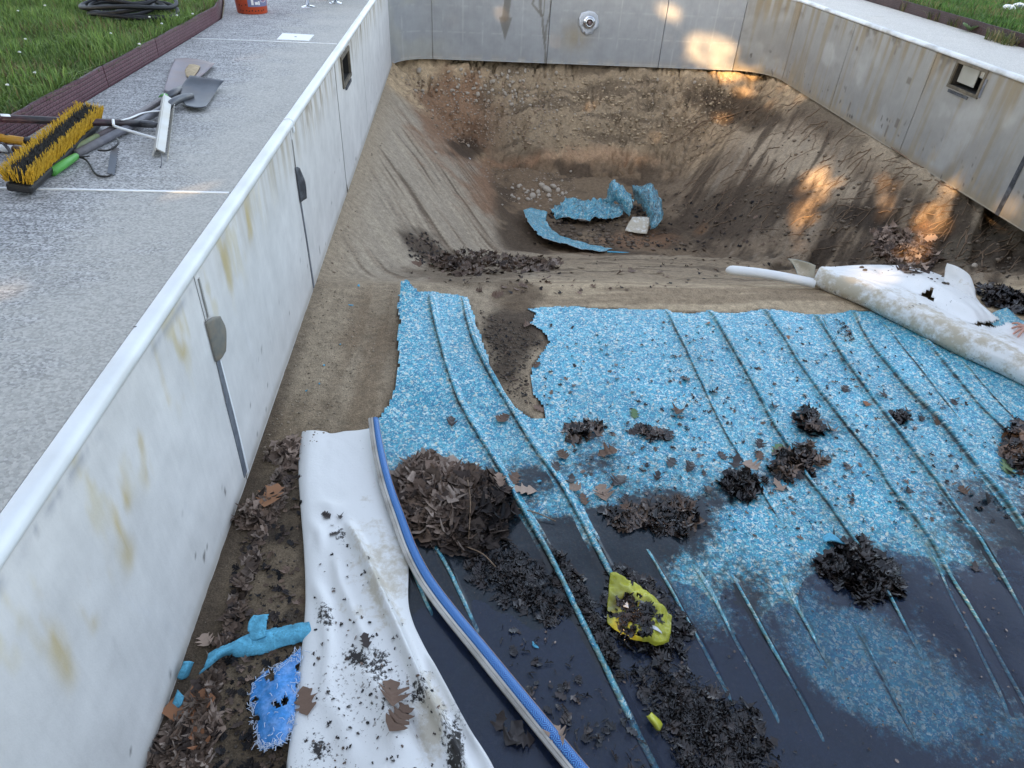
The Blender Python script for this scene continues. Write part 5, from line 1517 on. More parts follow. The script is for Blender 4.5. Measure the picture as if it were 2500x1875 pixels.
AV, AF = joined([(G_V, G_F), (L_V, L_F), (S_V, S_F), (R_V, R_F),
                 (np.array([(0.62, -2.3, WATER_Z), (5.9, -2.3, WATER_Z), (5.9, 0.6, WATER_Z), (0.62, 0.6, WATER_Z)]), np.array([(0, 1, 2, 3)])),
                 (np.array([(-6, -2.4, DECK_Z), (0, -2.4, DECK_Z), (0, 11.5, DECK_Z), (-6, 11.5, DECK_Z), (POOL_W, -2.4, DECK_Z), (7.2, -2.4, DECK_Z), (7.2, 11.5, DECK_Z), (POOL_W, 11.5, DECK_Z)]), np.array([(0, 1, 2, 3), (4, 5, 6, 7)])),
                 (np.array([(0, -2.4, -1.07), (0, 9.9, -1.07), (0, 9.9, 0), (0, -2.4, 0), (POOL_W, -2.4, -1.07), (POOL_W, 9.9, -1.07), (POOL_W, 9.9, 0), (POOL_W, -2.4, 0), (0, POOL_E, -1.07), (POOL_W, POOL_E, -1.07), (POOL_W, POOL_E, 0), (0, POOL_E, 0)]),
                  np.array([(0, 1, 2, 3), (4, 5, 6, 7), (8, 9, 10, 11)]))])
BVH = BVHTree.FromPolygons([tuple(v) for v in AV], [tuple(map(int, f)) for f in AF])


def cast(u, v):
    d = ray(u * K, v * K); d = d / np.linalg.norm(d)
    loc, nor, idx, dist = BVH.ray_cast(Vector(CAM), Vector(d))
    if loc is None: return None, None
    nor = Vector(nor)
    if nor.dot(Vector(d)) > 0: nor = -nor
    return np.array(loc), np.array(nor)


# ------------------------------------------------------------------ leaves
def leaf_shape(lobes=3, wide=0.34, curl=0.12, bend=0.15, twist=0.0, seed=0):
    r = random.Random(seed)
    ts = [0.0]; ws = [0.012]
    for k in range(lobes):
        t0 = 0.12 + 0.76 * k / lobes
        ts += [t0 + 0.02, t0 + 0.09, t0 + 0.15 + 0.03 * r.random(), t0 + 0.22]
        w = wide * (0.75 + 0.5 * math.sin(math.pi * (k + 0.7) / lobes)) * (0.85 + 0.3 * r.random())
        ws += [0.15 + 0.06 * r.random(), w * (.75 + .2 * r.random()), w, 0.16 + 0.06 * r.random()]
    ts += [0.93, 1.0]; ws += [0.09, 0.0]
    V = []; n = len(ts)
    for i, (t, w) in enumerate(zip(ts, ws)):
        tip = 0.05 if 0.2 < w else 0.0
        for sgn in (-1, 0, 1):
            ww = w * (0.85 + 0.3 * r.random()) * sgn
            z = 0.30 * curl * (ww / wide) ** 2 * (1 + 0.5 * math.sin(4 * t)) + 0.6 * bend * (t - 0.5) ** 2 + 0.4 * twist * ww * (t - 0.5) * 4 + 0.015 * r.random()
            V.append((t - 0.5 + tip * abs(sgn), ww, z))
    Fc = []
    for i in range(n - 1):
        a = i * 3; Fc += [(a, a + 3, a + 4, a + 1), (a + 1, a + 4, a + 5, a + 2)]
    # stalk
    b = len(V); V += [(-0.5, -0.006, 0.0), (-0.5, 0.006, 0.0), (-0.66, 0.004, 0.03), (-0.66, -0.004, 0.03)]; Fc.append((b, b + 1, b + 2, b + 3))
    return np.array(V), np.array(Fc)


LEAVES = [leaf_shape(3, .34, .16, .25, .1, 1), leaf_shape(3, .36, .30, .1, -.2, 2), leaf_shape(2, .38, .10, .5, .3, 3), leaf_shape(3, .30, .45, -.2, .2, 4), leaf_shape(4, .34, .22, .35, -.3, 5), leaf_shape(2, .30, .6, .2, .1, 6), leaf_shape(3, .38, .06, .08, .05, 7)]
LEAF_ME = {}


def leaf_mesh(var, matkey):
    if (var, matkey) not in LEAF_ME:
        v, f = LEAVES[var]
        me = bpy.data.meshes.new('fallen_leaf'); me.from_pydata([tuple(p) for p in v], [], [tuple(map(int, q)) for q in f]); me.materials.append(M[matkey])
        me.polygons.foreach_set('use_smooth', np.ones(len(me.polygons), bool)); me.update()
        LEAF_ME[(var, matkey)] = me
    return LEAF_ME[(var, matkey)]


def frame_on(nor, ang, tilt):
    n = Vector(nor) + Vector((random.gauss(0, tilt), random.gauss(0, tilt), 0)); n.normalize()
    a = n.orthogonal().normalized(); b = n.cross(a)
    x = math.cos(ang) * a + math.sin(ang) * b
    return np.array([x, n.cross(x), n]).T


def leaf(u, v, size, matkey, label, group, ang=None, var=None, tilt=0.15, lift=0.0):
    loc, nor = cast(u, v)
    if loc is None: return
    var = random.randrange(len(LEAVES)) if var is None else var
    R = frame_on(nor, random.uniform(0, 6.28) if ang is None else ang, tilt)
    o = bpy.data.objects.new('fallen_leaf', leaf_mesh(var, matkey)); COL.objects.link(o)
    zmin = min((R @ p)[2] for p in LEAVES[var][0]) * size
    o.matrix_world = Matrix.Translation(Vector(loc + nor * (0.003 + lift) - np.array([0, 0, max(min(zmin, 0), -0.02) * 0.5]))) @ Matrix(R.tolist()).to_4x4() @ Matrix.Scale(size, 4)
    return tag(o, label, 'leaf', group)


PAL_DRY = np.array([(.17, .115, .085), (.24, .175, .135), (.11, .075, .055), (.29, .225, .18), (.15, .10, .07), (.06, .042, .034)])
PAL_WET = np.array([(.007, .006, .007), (.012, .010, .010), (.020, .015, .014), (.008, .008, .009), (.032, .023, .019)])
PAL_MIX = np.concatenate([PAL_DRY[[0, 2, 4, 5]], PAL_WET])


def pile(name, label, poly, n, size, hmax, pal, mat='litter', tilt=0.5, fall=1.0, cat='leaf pile', parent=None, thin=0.0, bias=None):
    """an uncountable heap of leaves filling the outline"""
    P = np.array(poly, float); lo, hi = P.min(0), P.max(0); Vs = []; Fs = []; Cs = []; k = 0; tries = 0; cnt = 0
    while cnt < n and tries < n * 12:
        tries += 1
        u, v = random.uniform(lo[0], hi[0]), random.uniform(lo[1], hi[1])
        if not in_poly(u, v, poly): continue
        dd, _, _ = poly_dist(np.array(u), np.array(v), poly, True)
        e = min(1.0, float(dd) / (0.42 * min(hi - lo)))
        if random.random() > (e + 0.25) ** fall: continue
        loc, nor = cast(u, v)
        if loc is None: continue
        lv, lf = LEAVES[random.randrange(len(LEAVES))]
        s = random.uniform(*size)
        R = frame_on(nor, random.uniform(0, 6.28), tilt)
        sc = np.array([1, 1 if random.random() > thin else random.uniform(.12, .35), 1])
        up = hmax * (e ** 0.7) * random.uniform(0.15, 1.0)
        p = (lv * sc * s) @ R.T + loc + nor * 0.004 + np.array([0, 0, up])
        c = pal[random.randrange(len(pal))] * random.uniform(0.7, 1.35)
        if bias is not None: c = bias(u, v, c)
        Vs.append(p); Fs.append(lf + k); Cs.append(np.broadcast_to(c, (len(p), 3))); k += len(p); cnt += 1
    if not Vs: return
    o = mesh(name, np.concatenate(Vs), np.concatenate(Fs), M[mat], parent, True, np.concatenate(Cs))
    if parent is None: tag(o, label, cat, None, 'stuff')
    else: o['kind'] = 'stuff'
    return o


def ell(u, v, ru, rv, a=0.0, n=22, j=0.45):
    return [(u + (1 + random.uniform(-j, j)) * (ru * math.cos(t) * math.cos(a) - rv * math.sin(t) * math.sin(a)), v + (1 + random.uniform(-j, j)) * (ru * math.cos(t) * math.sin(a) + rv * math.sin(t) * math.cos(a))) for t in np.linspace(0, 6.283, n, endpoint=False)]


def big_bias(u, v, c):
    w = min(1, max(0, (u - 985) / 100 + (v - 1090) / 240 + random.gauss(0, .25)))
    return c * (1 - w) + PAL_WET[random.randrange(5)] * 1.3 * w


pile('leaf_heap', 'large heap of brown and black leaves beside the blue border strip', [(850, 1035), (880, 1000), (930, 985), (985, 1010), (1050, 1030), (1095, 1060), (1105, 1110), (1085, 1165), (1030, 1195), (960, 1190), (905, 1160), (870, 1110)], 820, (.05, .14), .085, PAL_DRY * 1.0, 'litter', .45, .8, bias=big_bias)
pile('leaf_heap', 'dry brown leaf drift on the sand where the pit ramp begins', [(930, 560), (990, 540), (1060, 545), (1140, 552), (1210, 565), (1230, 578), (1170, 590), (1080, 592), (980, 600), (940, 585)], 420, (.05, .10), .05, PAL_DRY * .75, 'litter', .6)
pile('leaf_heap', 'matted black and brown leaf clump across a ridge of the blue sheet', ell(1722, 1002, 52, 40), 150, (.025, .10), .028, PAL_MIX * 1.3, 'sludge', .6)
pile('leaf_heap', 'round black leaf clump with one pale leaf on the blue sheet', ell(1604, 1052, 54, 30), 150, (.025, .09), .026, PAL_WET * 1.2, 'sludge', .6)
pile('leaf_heap', 'wet black leaf mound standing at the edge of the puddle', ell(1856, 1240, 84, 52, .45), 400, (.03, .11), .032, PAL_WET, 'sludge', .45)
pile('leaf_heap', 'spread of dark wet leaves above the matted clump', [(1700, 880), (1740, 878), (1770, 900), (1810, 935), (1760, 945), (1720, 935)], 40, (.05, .10), .03, PAL_MIX, 'sludge', .4)
pile('leaf_heap', 'small black leaf clump between two ridges of the sheet', ell(1942, 905, 28, 16), 50, (.03, .06), .03, PAL_WET * 1.3, 'sludge', .5)
pile('leaf_heap', 'cluster of limp black leaves on the smooth part of the sheet', [(1205, 935), (1240, 912), (1290, 900), (1310, 925), (1280, 950), (1230, 958)], 42, (.05, .09), .02, PAL_MIX, 'sludge', .4)
pile('leaf_heap', 'cluster of black and greenish leaves on the smooth blue sheet', [(1345, 925), (1390, 915), (1450, 940), (1440, 958), (1390, 950)], 34, (.04, .08), .02, PAL_MIX, 'sludge', .4)
pile('leaf_heap', 'dark leaf heap beside the rolled liner on the ridged sheet', ell(2195, 965, 36, 48), 130, (.05, .10), .07, PAL_MIX, 'sludge', .5)
pile('leaf_heap', 'black sludge bank of rotting leaves along the long ridge', [(1175, 1170), (1215, 1200), (1260, 1260), (1300, 1340), (1330, 1400), (1340, 1470), (1290, 1400), (1240, 1320), (1195, 1250)], 560, (.02, .06), .022, PAL_WET, 'sludge', .28, 1.3, thin=.5)
pile('leaf_heap', 'black rotting leaf mat around the yellow bag', [(1290, 1240), (1330, 1215), (1400, 1250), (1470, 1310), (1500, 1360), (1480, 1420), (1420, 1430), (1340, 1400), (1300, 1330)], 560, (.02, .065), .012, PAL_WET * 1.15, 'sludge', .2, 1.3, thin=.45)
pile('leaf_heap', 'dark wet leaf mass with brown leaves lying against the waterline', [(1290, 1110), (1360, 1090), (1440, 1075), (1500, 1080), (1520, 1120), (1480, 1165), (1400, 1150), (1320, 1140)], 340, (.02, .09), .014, PAL_MIX * .8, 'sludge', .3, 1.4, thin=.35)
pile('leaf_litter', 'stringy black leaf sludge floating below the yellow bag', [(1340, 1440), (1430, 1430), (1500, 1450), (1560, 1480), (1640, 1540), (1670, 1600), (1680, 1680), (1480, 1680), (1430, 1600), (1370, 1500)], 900, (.02, .065), .005, PAL_WET * 1.2, 'sludge', .14, 1.2, thin=.8)
pile('leaf_litter', 'stringy black sludge floating between the heap and the long ridge', [(1000, 1200), (1100, 1170), (1190, 1240), (1240, 1330), (1180, 1360), (1080, 1300), (1010, 1260)], 480, (.02, .065), .006, PAL_WET * 1.2, 'sludge', .16, 1.2, thin=.75)
pile('leaf_litter', 'thin dark flakes drifting in the puddle by the border strip', [(1020, 1300), (1180, 1370), (1300, 1450), (1420, 1660), (1300, 1680), (1180, 1540), (1080, 1420)], 90, (.02, .05), .003, PAL_WET * 1.6, 'sludge', .12, .2, thin=.7)
pile('leaf_litter', 'fine pale and dark specks floating on the open puddle', [(1000, 1280), (1500, 1260), (2212, 1250), (2212, 1660), (1250, 1660)], 420, (.004, .016), .001, np.concatenate([PAL_WET * 2, PAL_DRY]), 'sludge', .05, .0, thin=.5)
pile('leaf_litter', 'small dark leaf flecks sprinkled over the blue sheet', [(1160, 700), (1300, 690), (1700, 700), (1900, 720), (2212, 950), (2212, 1120), (1700, 1180), (1300, 1080), (1180, 920)], 1000, (.007, .034), .002, PAL_MIX, 'sludge', .3, .0, thin=.4)
pile('leaf_litter', 'patch of black crumbs near the far edge of the ridged sheet', [(1800, 690), (1820, 692), (1845, 720), (1840, 748), (1815, 730)], 60, (.012, .03), .004, PAL_WET * 1.3, 'sludge', .3, .2, thin=.4)
pile('leaf_litter', 'black crumbs and leaf bits stuck on the white liner strip', [(660, 1120), (760, 1130), (900, 1420), (960, 1540), (1000, 1680), (640, 1680), (665, 1400)], 150, (.005, .020), .002, PAL_MIX, 'sludge', .4, .0)
pile('leaf_litter', 'brown leaf litter along the foot of the pale wall', [(430, 1480), (470, 1390), (520, 1250), (570, 1100), (600, 1010), (640, 960), (640, 1020), (560, 1200), (520, 1330), (480, 1440), (470, 1560), (440, 1680), (320, 1680), (350, 1590)], 420, (.04, .09), .02, PAL_DRY * .85, 'litter', .5, .3)
pile('leaf_litter', 'black leaf crumbs on the moist soil between wall and strip', [(530, 1110), (650, 1010), (655, 1330), (640, 1500), (620, 1680), (470, 1680), (470, 1420)], 360, (.015, .045), .006, PAL_MIX, 'litter', .4, .0, thin=.3)
pile('leaf_heap', 'small drift of brown leaves under the pale wall seam', [(500, 1130), (540, 1090), (590, 1060), (615, 1075), (590, 1120), (530, 1150)], 70, (.05, .11), .04, PAL_DRY, 'litter', .5)
pile('leaf_heap', 'few curled brown leaves heaped above the white strip', [(570, 990), (600, 960), (645, 950), (645, 990), (600, 1005)], 45, (.05, .10), .035, PAL_DRY, 'litter', .5)
pile('leaf_heap', 'grey leaf drift on the dark right bank in a gully', [(1880, 500), (1930, 490), (1990, 510), (2040, 560), (1990, 600), (1920, 575), (1870, 540)], 260, (.06, .11), .04, PAL_DRY * 1.1, 'litter', .5)
pile('leaf_heap', 'black rotting debris behind the rolled liner', [(2100, 620), (2160, 618), (2230, 650), (2260, 690), (2200, 680), (2130, 660)], 220, (.05, .10), .06, PAL_WET * 1.2, 'sludge', .5)
pile('leaf_litter', 'dark leaf crumbs on the left sand bank beside the leaf drift', ell(930, 545, 60, 28, .5), 160, (.02, .05), .01, PAL_MIX, 'litter', .4, .3)
pile('leaf_litter', 'scattered leaf bits over the ramp and the pit edge', [(880, 590), (1100, 560), (1500, 545), (1760, 545), (1760, 570), (1500, 620), (1200, 640), (1000, 630)], 150, (.02, .06), .004, PAL_MIX * 1.3, 'litter', .4, .0, thin=.4)
pile('leaf_litter', 'dark leaf bits over the pit floor around the torn liner', [(1120, 470), (1440, 400), (1620, 420), (1680, 530), (1300, 550), (1150, 530)], 260, (.03, .07), .006, PAL_MIX, 'litter', .4, .0, thin=.3)
pile('leaf_litter', 'black soil and leaf crumbs lying on the torn pit liner', [(1180, 460), (1260, 470), (1380, 440), (1400, 470), (1330, 480), (1200, 490)], 200, (.03, .06), .03, PAL_WET * 1.5, 'litter', .4, .2)
pile('leaf_litter', 'dark crumbs in the sand gap between flap and blue sheet', [(1035, 670), (1130, 700), (1170, 740), (1135, 800), (1150, 880), (1100, 850), (1060, 780)], 200, (.010, .028), .004, PAL_MIX, 'litter', .4, .0, thin=.4)

G_SHEET = 'loose leaves on the blue sheet'
for (u, v, s, mk, a) in [(1465, 892, .11, 'leaf_brown', .3), (1312, 980, .11, 'leaf_brown', 2.6), (1215, 985, .09, 'leaf_brown', 1.0), (1085, 905, .10, 'leaf_brown', .2), (975, 912, .08, 'leaf_dark', .8), (1338, 1040, .10, 'leaf_dark', .1),
                         (1302, 1065, .11, 'leaf_tan', .9), (1240, 1055, .09, 'leaf_tan', 1.5), (1165, 885, .08, 'leaf_brown', 2.0), (1130, 1060, .13, 'leaf_tan', 2.2), (1110, 1035, .09, 'leaf_brown', .4), (1480, 1095, .12, 'leaf_brown', .5),
                         (1680, 1050, .08, 'leaf_tan', 1.1), (1590, 1000, .09, 'leaf_dark', .3), (1560, 985, .07, 'leaf_dark', 1.0), (1640, 985, .08, 'leaf_brown', .3), (1350, 1110, .09, 'leaf_brown', .7), (1640, 960, .07, 'leaf_dark', .4),
                         (1825, 842, .07, 'leaf_dark', .2), (1905, 855, .07, 'leaf_dark', 2.4), (2025, 912, .07, 'leaf_brown', .1), (1990, 905, .06, 'leaf_dark', .3), (2060, 870, .06, 'leaf_dark', .6), (1960, 890, .06, 'leaf_brown', .2),
                         (1870, 873, .06, 'leaf_orange', .4), (2130, 1080, .07, 'leaf_dark', .4), (1960, 1060, .06, 'leaf_dark', .2), (1530, 1060, .07, 'leaf_dark', .5), (1490, 1010, .08, 'leaf_dark', .2), (1450, 1000, .08, 'leaf_dark', .1),
                         (1700, 730, .05, 'leaf_orange', .1), (1820, 778, .05, 'leaf_brown', .1), (1530, 700, .05, 'leaf_orange', .1), (1480, 820, .07, 'leaf_dark', 1.2), (1540, 850, .06, 'leaf_dark', 1.5), (1670, 880, .07, 'leaf_dark', .5),
                         (1160, 790, .06, 'leaf_brown', .1), (1140, 705, .09, 'leaf_brown', .1), (1350, 1080, .06, 'leaf_dark', .4), (1420, 1030, .06, 'leaf_dark', .4), (1750, 960, .07, 'leaf_brown', .4), (1200, 1010, .08, 'leaf_dark', .4),
                         (1235, 1035, .07, 'leaf_dark', .6), (1260, 1080, .07, 'leaf_brown', .9), (2080, 1060, .06, 'leaf_brown', .9), (1830, 1010, .06, 'leaf_dark', .9), (2105, 1225, .06, 'leaf_dark', .3)]:
    lab = {'leaf_brown': 'brown curled oak leaf lying loose on the blue pebble-print sheet', 'leaf_dark': 'wet blackened oak leaf lying loose on the blue pebble-print sheet', 'leaf_tan': 'pale tan oak leaf lying loose on the blue pebble-print sheet',
           'leaf_orange': 'small orange leaf lying loose on the blue pebble-print sheet'}[mk]
    leaf(u, v, s, mk, lab, G_SHEET + ' ' + mk[5:], a, None, .2)
leaf(1680, 972, .10, 'leaf_green', 'yellow green oak leaf beside the matted leaf clump', None, .1)
leaf(2175, 1010, .12, 'leaf_green', 'pale green lobed leaf under the dark heap by the rolled liner', None, .2, 6)
leaf(1370, 895, .08, 'leaf_green', 'greenish leaf among black leaves on the smooth sheet', None, .6, 6)
leaf(1615, 1030, .10, 'leaf_tan', 'pale leaf on top of the round black clump', None, 1.0, 1, .3, .07)
leaf(410, 1528, .17, 'leaf_orange', 'big orange brown oak leaf by the pale wall near blue foam', None, None, 6, .05, .01)
leaf(590, 1085, .15, 'leaf_orange', 'large rust brown leaf on the drift under the wall seam', None, .6, 0, .25, .04)
leaf(432, 1600, .09, 'leaf_orange', 'small curled orange leaf on the moist soil by the wall', None, 1.4, 5, .2)
leaf(470, 1592, .08, 'leaf_tan', 'small tan leaf on the moist soil beside the curled orange one', None, .4, 3, .2)
leaf(445, 1385, .08, 'leaf_tan', 'tan leaf at the wall foot above the blue foam', None, 1.4, 0, .2)
leaf(660, 1515, .11, 'leaf_brown', 'brown oak leaf lying flat on the white strip near its outer edge', None, 1.1, 6, .05)
leaf(860, 1555, .12, 'leaf_brown', 'brown oak leaf in the fold of the white strip', None, .3, 4, .2)
leaf(845, 1500, .12, 'leaf_brown', 'dark brown leaf stuck above the fold of the white strip', None, .9, 1, .2)
leaf(1080, 1055, .08, 'leaf_tan', 'crumpled tan leaf at the top of the large heap', None, .9, 3, .3, .05)
leaf(1200, 1600, .10, 'leaf_tan', 'curled grey tan leaf caught on the blue border strip', None, .9, 3, .3, .02)
for (u, v, s) in [(1235, 545, .09), (1170, 556, .09), (1255, 580, .08), (1365, 588, .10), (1340, 592, .08), (1075, 640, .09), (1130, 620, .08), (1500, 545, .08), (1520, 540, .10), (1410, 540, .10), (1425, 590, .07), (1180, 605, .09), (900, 572, .10), (960, 588, .09)]:
    leaf(u, v, s, 'leaf_brown', 'dry grey brown leaf lying on the sand near the pit ramp', 'dry leaves on the sand', None, None, .4)
for (u, v, s) in [(1925, 490, .12), (1910, 520, .10), (1950, 530, .09), (2010, 520, .12), (2020, 560, .11), (1990, 585, .10), (1960, 505, .09)]:
    leaf(u, v, s, 'leaf_tan', 'pale dry leaf on the leaf drift of the dark right bank', 'pale leaves on the right bank', None, None, .4, .03)
for (u, v, s) in [(705, 1115, .05), (735, 1120, .04), (722, 1155, .04), (1110, 1585, .10), (1130, 1600, .08), (1080, 1560, .07), (790, 1385, .06)]:
    leaf(u, v, s, 'leaf_dark', 'wet dark leaf scrap clinging to the white liner strip', 'dark scraps on the white strip', None, None, .3)
leaf(935, 575, .07, 'leaf_green', 'small green leaf on the sand beside the leaf drift', None, .6, 0, .3)

# blue and white chips on the sand
chips = [(758, 660, .03), (735, 745, .02), (700, 790, .02), (662, 845, .018), (775, 618, .025), (690, 830, .015), (1015, 343, .05), (1155, 1395, .03), (980, 1070, .03), (1165, 1040, .03)]
for i, (u, v, s) in enumerate(chips):
    loc, nor = cast(u, v)
    R = frame_on(nor, random.uniform(0, 6), .3)
    lv = np.array([(math.cos(t) * (1 + .4 * math.sin(3 * t + i)), .6 * math.sin(t) * (1 + .3 * math.cos(2 * t + i)), .15 * math.cos(2 * t)) for t in np.linspace(0, 6.283, 9, endpoint=False)])
    o = mesh('plastic_chip', (lv * s * .5) @ R.T + loc + np.array([0, 0, .004]), [tuple(range(9))], M['foam'] if i not in (6,) else M['white_film'], None, False)
    solid(o, 0.002, 0)
    if i == 6: tag(o, 'white plastic chip lying high on the left sand bank', 'chip')
    else: tag(o, 'tiny blue plastic chip lying loose on sand or leaves', 'chip', 'blue plastic chips')

AV2 = gb.reshape(-1, 3); BVH_KEEP = BVH
BVH = BVHTree.FromPolygons([tuple(v) for v in AV2], [tuple(map(int, f)) for f in grid_faces(*gb.shape[:2])])
pile('leaf_litter', 'wet black leaf bits lying on top of the yellow bag', [(1335, 1290), (1370, 1280), (1410, 1310), (1430, 1340), (1400, 1372), (1350, 1372), (1322, 1330)], 150, (.012, .05), .004, PAL_WET * 1.2, 'sludge', .2, .6, thin=.4)
BVH = BVH_KEEP

# ------------------------------------------------------------------ stones and roots in the banks
def ico(sub=1):
    bm = bmesh.new(); bmesh.ops.create_icosphere(bm, subdivisions=sub, radius=1.0)
    v = np.array([p.co[:] for p in bm.verts]); f = [tuple(q.index for q in fc.verts) for fc in bm.faces]; bm.free(); return v, f


IV, IF = ico(1)
IV2, IF2 = ico(2)
STONES = []
for k in range(5):
    v = IV2 * (1 + 0.22 * (np.array([fbm(np.array(p[0] * 1.4 + k * 3), np.array(p[1] * 1.4 + p[2] * 2), 2, 500 + k) for p in IV2])[:, None] - .5)) * np.array([1, .78, .6])
    me = bpy.data.meshes.new('stone'); me.from_pydata([tuple(p) for p in v], [], IF2); me.materials.append(M['pebble'])
    me.polygons.foreach_set('use_smooth', np.ones(len(me.polygons), bool)); STONES.append(me)


def stone(u, v, s):
    loc, nor = cast(u, v)
    if loc is None or loc[2] > -1.0: return
    o = bpy.data.objects.new('stone', random.choice(STONES)); COL.objects.link(o)
    o.matrix_world = Matrix.Translation(Vector(loc + nor * s * .25)) @ Matrix(frame_on(nor, random.uniform(0, 6), .3).tolist()).to_4x4() @ Matrix.Scale(s, 4)
    o.parent = ground


for (u, v, s) in [(905, 153, .060), (1018, 156, .035), (1065, 176, .040), (1032, 205, .035), (1048, 186, .035), (1090, 204, .045), (1115, 210, .035), (1128, 215, .03), (1140, 208, .04), (1130, 222, .03), (1105, 226, .035), (1145, 228, .03), (1055, 200, .03), (1005, 160, .03), (985, 170, .025),
                  (1180, 412, .09), (1162, 416, .05), (1195, 405, .06), (1150, 425, .06), (1205, 412, .05), (1170, 402, .05), (1140, 432, .05), (1185, 425, .05), (1215, 420, .04), (1010, 315, .035), (940, 330, .03), (1420, 172, .03), (1500, 178, .03), (1340, 170, .03), (2105, 575, .03)]:
    stone(u, v, s * random.uniform(.85, 1.15))
for i in range(110):
    u = random.gauss(1050, 75); v = random.gauss(205, 38)
    if v > 150: stone(u, v, random.uniform(.012, .034))
for i in range(55): stone(random.uniform(1180, 1560), random.uniform(165, 290), random.uniform(.008, .020))
for i in range(35): stone(random.gauss(1150, 45), random.gauss(420, 18), random.uniform(.014, .035))
# grit too fine to count
def grit(poly, n, smin, smax, col):
    P = np.array(poly, float); lo, hi = P.min(0), P.max(0); Vs = []; Fs = []; Cs = []; k = 0
    for _ in range(n):
        u, v = random.uniform(lo[0], hi[0]), random.uniform(lo[1], hi[1])
        if not in_poly(u, v, poly): continue
        loc, nor = cast(u, v)
        if loc is None: continue
        s = smin + (smax - smin) * random.random() ** 3
        p = IV * s * np.array([1, random.uniform(.6, 1), random.uniform(.5, .8)]) + loc + nor * s * .2
        Vs.append(p); Fs.append(np.array(IF) + k); k += len(p); Cs.append(np.broadcast_to(np.array(col) * random.uniform(.6, 1.4), (len(p), 3)))
    return Vs, Fs, Cs, k


GV = []; GF = []; GC = []; kk = 0
for poly, n, a, b, c in [([(1180, 165), (1600, 168), (1560, 300), (1200, 330)], 1300, .008, .032, (.40, .31, .205)), ([(860, 170), (1180, 160), (1190, 320), (1080, 330), (960, 300)], 700, .008, .03, (.33, .24, .165)), ([(1500, 260), (1660, 190), (1900, 330), (2150, 470), (2212, 640), (1750, 540), (1480, 430)], 650, .008, .035, (.16, .125, .09)), ([(1130, 480), (1420, 470), (1480, 530), (1250, 540)], 500, .012, .045, (.14, .105, .075)), ([(870, 160), (1200, 150), (1200, 300), (1050, 320), (950, 300)], 1500, .005, .02, (.34, .28, .22)), ([(1190, 160), (1600, 165), (1560, 300), (1200, 320)], 900, .006, .022, (.30, .23, .16)),
                         ([(1000, 340), (1250, 380), (1230, 440), (1100, 440)], 500, .006, .02, (.33, .26, .2)), ([(560, 1000), (690, 620), (850, 620), (850, 740), (700, 950)], 1200, .003, .009, (.30, .24, .17)),
                         ([(1035, 670), (1130, 700), (1170, 740), (1135, 800), (1150, 880), (1100, 850), (1060, 780)], 1100, .003, .011, (.10, .078, .058)), ([(330, 1660), (470, 1380), (560, 1120), (650, 1050), (640, 1500), (620, 1660)], 1300, .002, .008, (.07, .055, .042)),
                         ([(1500, 420), (1750, 400), (2200, 560), (2212, 640), (1700, 560)], 900, .006, .022, (.10, .08, .06)), ([(690, 600), (770, 420), (840, 220), (870, 200), (800, 420), (740, 590)], 260, .004, .016, (.28, .22, .16))]:
    Vs, Fs, Cs, k = grit(poly, n, a, b, c)
    GV += Vs; GF += [f + kk for f in Fs]; GC += Cs; kk += k
gr = mesh('soil_crumbs', np.concatenate(GV), np.concatenate(GF), M['litter'], ground, True, np.concatenate(GC))
gr['kind'] = 'stuff'

ROOTS = [([(1490, 285), (1510, 268), (1535, 258), (1560, 250), (1590, 246), (1625, 236), (1650, 228)], .016), ([(1430, 312), (1470, 300), (1500, 280), (1530, 262)], .010), ([(1480, 275), (1520, 250), (1545, 240), (1600, 250)], .008),
         ([(1930, 318), (1965, 348), (1990, 360), (2010, 368), (2040, 375), (2065, 380)], .010), ([(1985, 358), (2010, 365), (2060, 378), (2092, 392)], .007), ([(2020, 390), (2050, 405), (2090, 415), (2122, 420)], .008), ([(2085, 425), (2095, 440), (2110, 455), (2130, 465)], .006),
         ([(1870, 395), (1920, 372), (1980, 380)], .005), ([(1700, 490), (1740, 470), (1790, 450), (1830, 440)], .006), ([(1840, 560), (1900, 555), (1960, 520), (2000, 500)], .006), ([(2100, 560), (2140, 530), (2180, 515), (2212, 505)], .006), ([(1500, 340), (1550, 310), (1600, 300)], .006),
         ([(1640, 300), (1700, 280), (1760, 290)], .005), ([(1560, 420), (1620, 380), (1680, 370)], .005), ([(2060, 560), (2090, 540), (2120, 545)], .006), ([(1690, 560), (1760, 540), (1830, 530)], .005)]
for pts, r in ROOTS:
    pp = []
    for t in np.linspace(0, 1, 14):
        i = t * (len(pts) - 1); a = int(min(i, len(pts) - 2)); f_ = i - a
        u = pts[a][0] * (1 - f_) + pts[a + 1][0] * f_ + random.gauss(0, 2.5); v = pts[a][1] * (1 - f_) + pts[a + 1][1] * f_ + random.gauss(0, 2.0)
        loc, nor = cast(u, v)
        if loc is not None and loc[2] < -1.05: pp.append(loc + nor * r * .5)
    if len(pp) > 3:
        mm = MB(); mm.tube(np.array(pp), np.linspace(r, r * .45, len(pp)), 6); mm.build('root', M['root'], ground, True)
